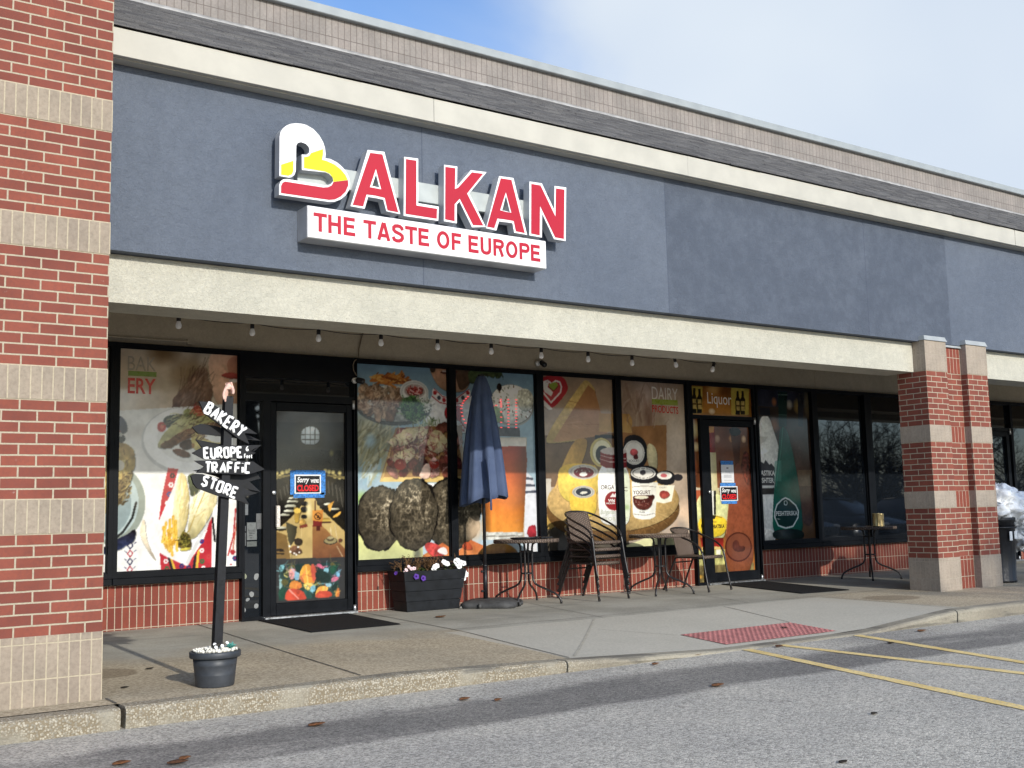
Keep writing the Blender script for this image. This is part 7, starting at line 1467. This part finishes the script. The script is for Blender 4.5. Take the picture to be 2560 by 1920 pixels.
# ------------------------------------------------------------------ bare trees across the car park, mirrored in the glass
M_BARK = plain('bare_bark', (0.035, 0.028, 0.022, 1), .95, .2, var=.3, vs=6)
def bare_tree(x, y, h, sd_, label, tf=.22, nb=(5, 5, 4, 3, 2), spread=1.0, mr=.014):
    rnd = random.Random(sd_); t = thing('bare_tree', (x, y, -.13), label, 'tree', 'bare trees across the car park'); tr, cr = MB(), MB()
    def grow(p, d, l, r, lev):
        k = 4; P = [p]; rr = [r]; q = Vector(p); dd = Vector(d)
        for i in range(k):
            dd = (dd + Vector((rnd.uniform(-.24, .24), rnd.uniform(-.24, .24), rnd.uniform(-.10, .14)))).normalized(); q = q + dd * l / k; P.append(tuple(q)); rr.append(r * (1 - .45 * (i + 1) / k))
        (tr if lev == 0 else cr).tube(P, rr, 7 if lev < 2 else 3, caps=False)
        if lev < 5:
            for i in range(nb[lev]):
                j = rnd.randint(1 if lev else 2, k); b = Vector(P[j]); a = rnd.uniform(0, 6.283); s = rnd.uniform(.5, 1.1) * spread
                u = dd.cross(Vector((0, 0, 1)) if abs(dd.z) < .9 else Vector((1, 0, 0))).normalized(); w_ = dd.cross(u)
                grow(tuple(b), (dd + (u * math.cos(a) + w_ * math.sin(a)) * s).normalized(), (l if lev else h * .34) * rnd.uniform(.55, .82), max(mr, rr[j] * .68), lev + 1)
    grow((x, y, -.13), (rnd.uniform(-.1, .1), rnd.uniform(-.1, .1), 1), h * tf, h * .027, 0)
    tr.build('trunk', M_BARK, t); cr.build('branches', M_BARK, t)
for i, (x, y, h, tf, lb) in enumerate(((35, -13.5, 8.5, .16, 'bare tree across the car park nearest the far shops'), (41.5, -17.5, 9, .15, 'low forking bare tree right behind the nearest bare tree'), (31, -18, 8.5, .18, 'broad bare tree facing the liquor door'), (47, -14, 9, .16, 'bare tree at the far end of the car park edge'), (38, -21, 10, .2, 'bare tree in the second row across the car park'), (50, -22, 10, .18, 'tallest bare tree at the far end of the second row'), (19, -27, 9, .25, 'lone bare tree facing the dining hall door'))): bare_tree(x, y, h, 11 + i, lb, tf)
bare_tree(13.6, -23, 12.4, 77, 'big bare tree in the car park whose twigs shade the far brick pillar', .58, (7, 6, 6, 5, 3), 1.0, .028)
# two parked cars across the lane, mirrored low in the far windows
def parked_car(x, y, rz, col, label):
    t = thing('parked_car', (x, y, -.13), label, 'car', 'cars parked across the lane', rz); MP = plain('car_paint', col, .25, .6, .3, var=.05, vs=2)
    prof = [(-2.25, .32, .62, .80), (-2.15, .25, .82, .86), (-1.6, .22, .92, .90), (-.9, .2, .95, .92), (0, .2, .93, .92), (.9, .2, .90, .91), (1.6, .22, .80, .88), (2.1, .26, .68, .82), (2.3, .34, .58, .72)]
    def ring(px, zb, zt, w): return [(px, -w * .85, zb), (px, -w, zb + .12), (px, -w, zt - .16), (px, -w * .9, zt - .03), (px, -w * .5, zt), (px, w * .5, zt), (px, w * .9, zt - .03), (px, w, zt - .16), (px, w, zb + .12), (px, w * .85, zb), (px, -w * .85, zb)]
    mb = MB(); rows = [ring(*p_) for p_ in prof]; mb.grid(rows); mb.add(rows[0][:-1], [tuple(range(10))]); mb.add(rows[-1][:-1], [tuple(range(9, -1, -1))]); mb.build('body', MP, t, local=True)
    mb = MB(); cab = [(-1.95, .93, .74), (-1.2, 1.38, .62), (-.2, 1.44, .60), (.35, 1.40, .60), (1.15, .90, .74)]
    rows = [[(px, -.76, .9), (px, -w, z - .04 if z > 1 else z - .01), (px, -w * .8, z), (px, w * .8, z), (px, w, z - .04 if z > 1 else z - .01), (px, .76, .9)] for px, z, w in cab]; mb.grid(rows); mb.build('cabin_glass', M_GLASS, t, local=True)
    mb = MB(); mb.grid([[(px, -w * .95, z + .012), (px, w * .95, z + .012)] for px, z, w in cab[1:4]]); mb.build('roof', MP, t, local=True, solid=.03)
    for px in (-1.4, 1.42):
        for sy in (-1, 1):
            mb = MB(); mb.tube([(px, sy * .72, .32), (px, sy * .93, .32)], .32, 22); w_ = mb.build('wheel', M_BLACK, t, local=True)
            mb = MB(); mb.tube([(px, sy * .925, .32), (px, sy * .94, .32)], .2, 14); mb.build('rim', M_METAL, w_, local=True)
    for sy in (-1, 1):
        mb = MB(); mb.ball((2.2, sy * .62, .58), (.1, .16, .07), 10); mb.build('headlight', M_WHITE, t, local=True)
    return t
parked_car(24.5, -9.0, R(82), (.02, .024, .03, 1), 'dark grey car parked across the lane, mirrored left in the far windows')
parked_car(28.6, -9.4, R(85), (.03, .035, .05, 1), 'dark blue car parked across the lane, mirrored right in the far windows')
parked_car(33.0, -9.2, R(80), (.015, .015, .016, 1), 'black car parked across the lane beside the dark blue one')
mb = MB(); rnd = random.Random(5)
for i in range(260):
    x = -40 + i * .55 + rnd.uniform(-.4, .4); y = -31 + rnd.uniform(-1.2, 1.2); s = rnd.uniform(.5, 1.1); mb.ball((x, y, .2 + s * .7), (s, s * .8, s * rnd.uniform(.9, 1.4)), 7, 0, .5)
tag(mb.build('hedge', plain('dark_hedge', (.028, .032, .02, 1), .95, .2, var=.4, vs=3)), 'dark evergreen hedge along the far car park edge', 'hedge', None, 'stuff')

# ------------------------------------------------------------------ fallen leaves
M_FALL = [plain('dry_leaf_%d' % i, c, .8, .2, var=.3, vs=60) for i, c in enumerate(((.20, .085, .035, 1), (.13, .06, .03, 1), (.03, .022, .016, 1)))]
def leaf(p, z, s, a, k, label):
    mb = MB(); rows = []; rnd = random.Random(int(p[0] * 1000)); lift = rnd.uniform(.2, .5)
    for i in range(7):
        t = i / 6; wd = s * .34 * math.sin(math.pi * min(1, t * .9 + .08)) ** .8; row = []
        for j in (-1, -.4, .4, 1): row.append(((t - .5) * s, j * wd, .004 + abs(j) * wd * lift + s * .25 * (t - .4) ** 2))
        rows.append(row)
    ca, sa = math.cos(a), math.sin(a); rows = [[(p[0] + x * ca - y * sa, p[1] + x * sa + y * ca, z + h) for x, y, h in r] for r in rows]
    mb.grid(rows); tag(mb.build('fallen_leaf', M_FALL[k], solid=.0015), label, 'leaf', 'fallen leaves on the ground')
AS = -.13
for (p, s, a, k, lb) in (([(-.161,-.307)][0], .11, .5, 1, 'curled brown leaf against the kerb below the left pillar'), ([(-.041,-.282)][0], .12, .0, 0, 'rusty leaf at the foot of the kerb just left of its gap'), ([(-.252,-1.344)][0], .12, .1, 0, 'tan leaf on the asphalt low in front of the left pillar'), ([(-.029,-1.516)][0], .13, -.2, 1, 'flattened brown leaf on the asphalt below the pot'), ([(.037,-1.436)][0], .10, .6, 0, 'small brown leaf touching the flattened one below the pot'), ([(.748,-.29)][0], .09, .3, 1, 'brown leaf at the kerb foot right below the pot'),
    ([(.941,-1.055)][0], .14, .1, 0, 'orange leaf in the dark gutter streak left of centre'), ([(2.063,-.897)][0], .11, .1, 0, 'orange leaf on the gutter streak, left of a pair'), ([(2.21,-1.064)][0], .09, .5, 0, 'orange leaf on the gutter streak, right of a pair'), ([(3.338,-.237)][0], .14, .3, 0, 'broad orange leaf leaning on the kerb at its joint'), ([(4.064,-.53)][0], .10, .2, 0, 'rusty leaf on the asphalt before the ramp'), ([(4.675,-.362)][0], .12, .1, 1, 'brown leaf on the asphalt near the ramp lip'), ([(3.645,-1.612)][0], .14, .1, 0, 'rusty leaf on the edge of the dark patch before the yellow lines'),
    ([(5.628,-.312)][0], .13, -.2, 0, 'long tan leaf at the start of the middle yellow line'), ([(5.553,-.467)][0], .12, .1, 1, 'brown leaf on the middle yellow line'), ([(6.757,-.26)][0], .09, .4, 2, 'black leaf at the start of the far yellow line'), ([(6.397,-.974)][0], .10, .2, 2, 'dark leaf between the middle and far yellow lines'), ([(7.575,-.191)][0], .14, .2, 1, 'brown leaf by the kerb right of the ramp'), ([(7.363,-.613)][0], .14, .0, 0, 'rusty leaf on the asphalt right of the far yellow line'), ([(2.43,-3.621)][0], .07, .1, 2, 'black leaf low in the open asphalt'), ([(3.548,-2.952)][0], .07, .2, 2, 'dark leaf in the open asphalt below the near yellow line')): leaf(p, AS, s * .78, a, k, lb)
for (p, s, a, k, lb) in (([(.636,1.107)][0], .08, .2, 2, 'dark leaf on the pavement behind the pot'), ([(.242,.343)][0], .07, .2, 2, 'dark leaf on the pavement left of the pot'), ([(-.196,.098)][0], .11, .5, 1, 'brown leaf on the kerb top at the foot of the left pillar'), ([(6.383,.2)][0], .10, .4, 2, 'black leaf on the red tactile paving'), ([(4.142,2.815)][0], .16, .1, 0, 'rusty leaf scrap on the pavement before the planter box')): leaf(p, pz(*p), s * .8, a, k, lb)
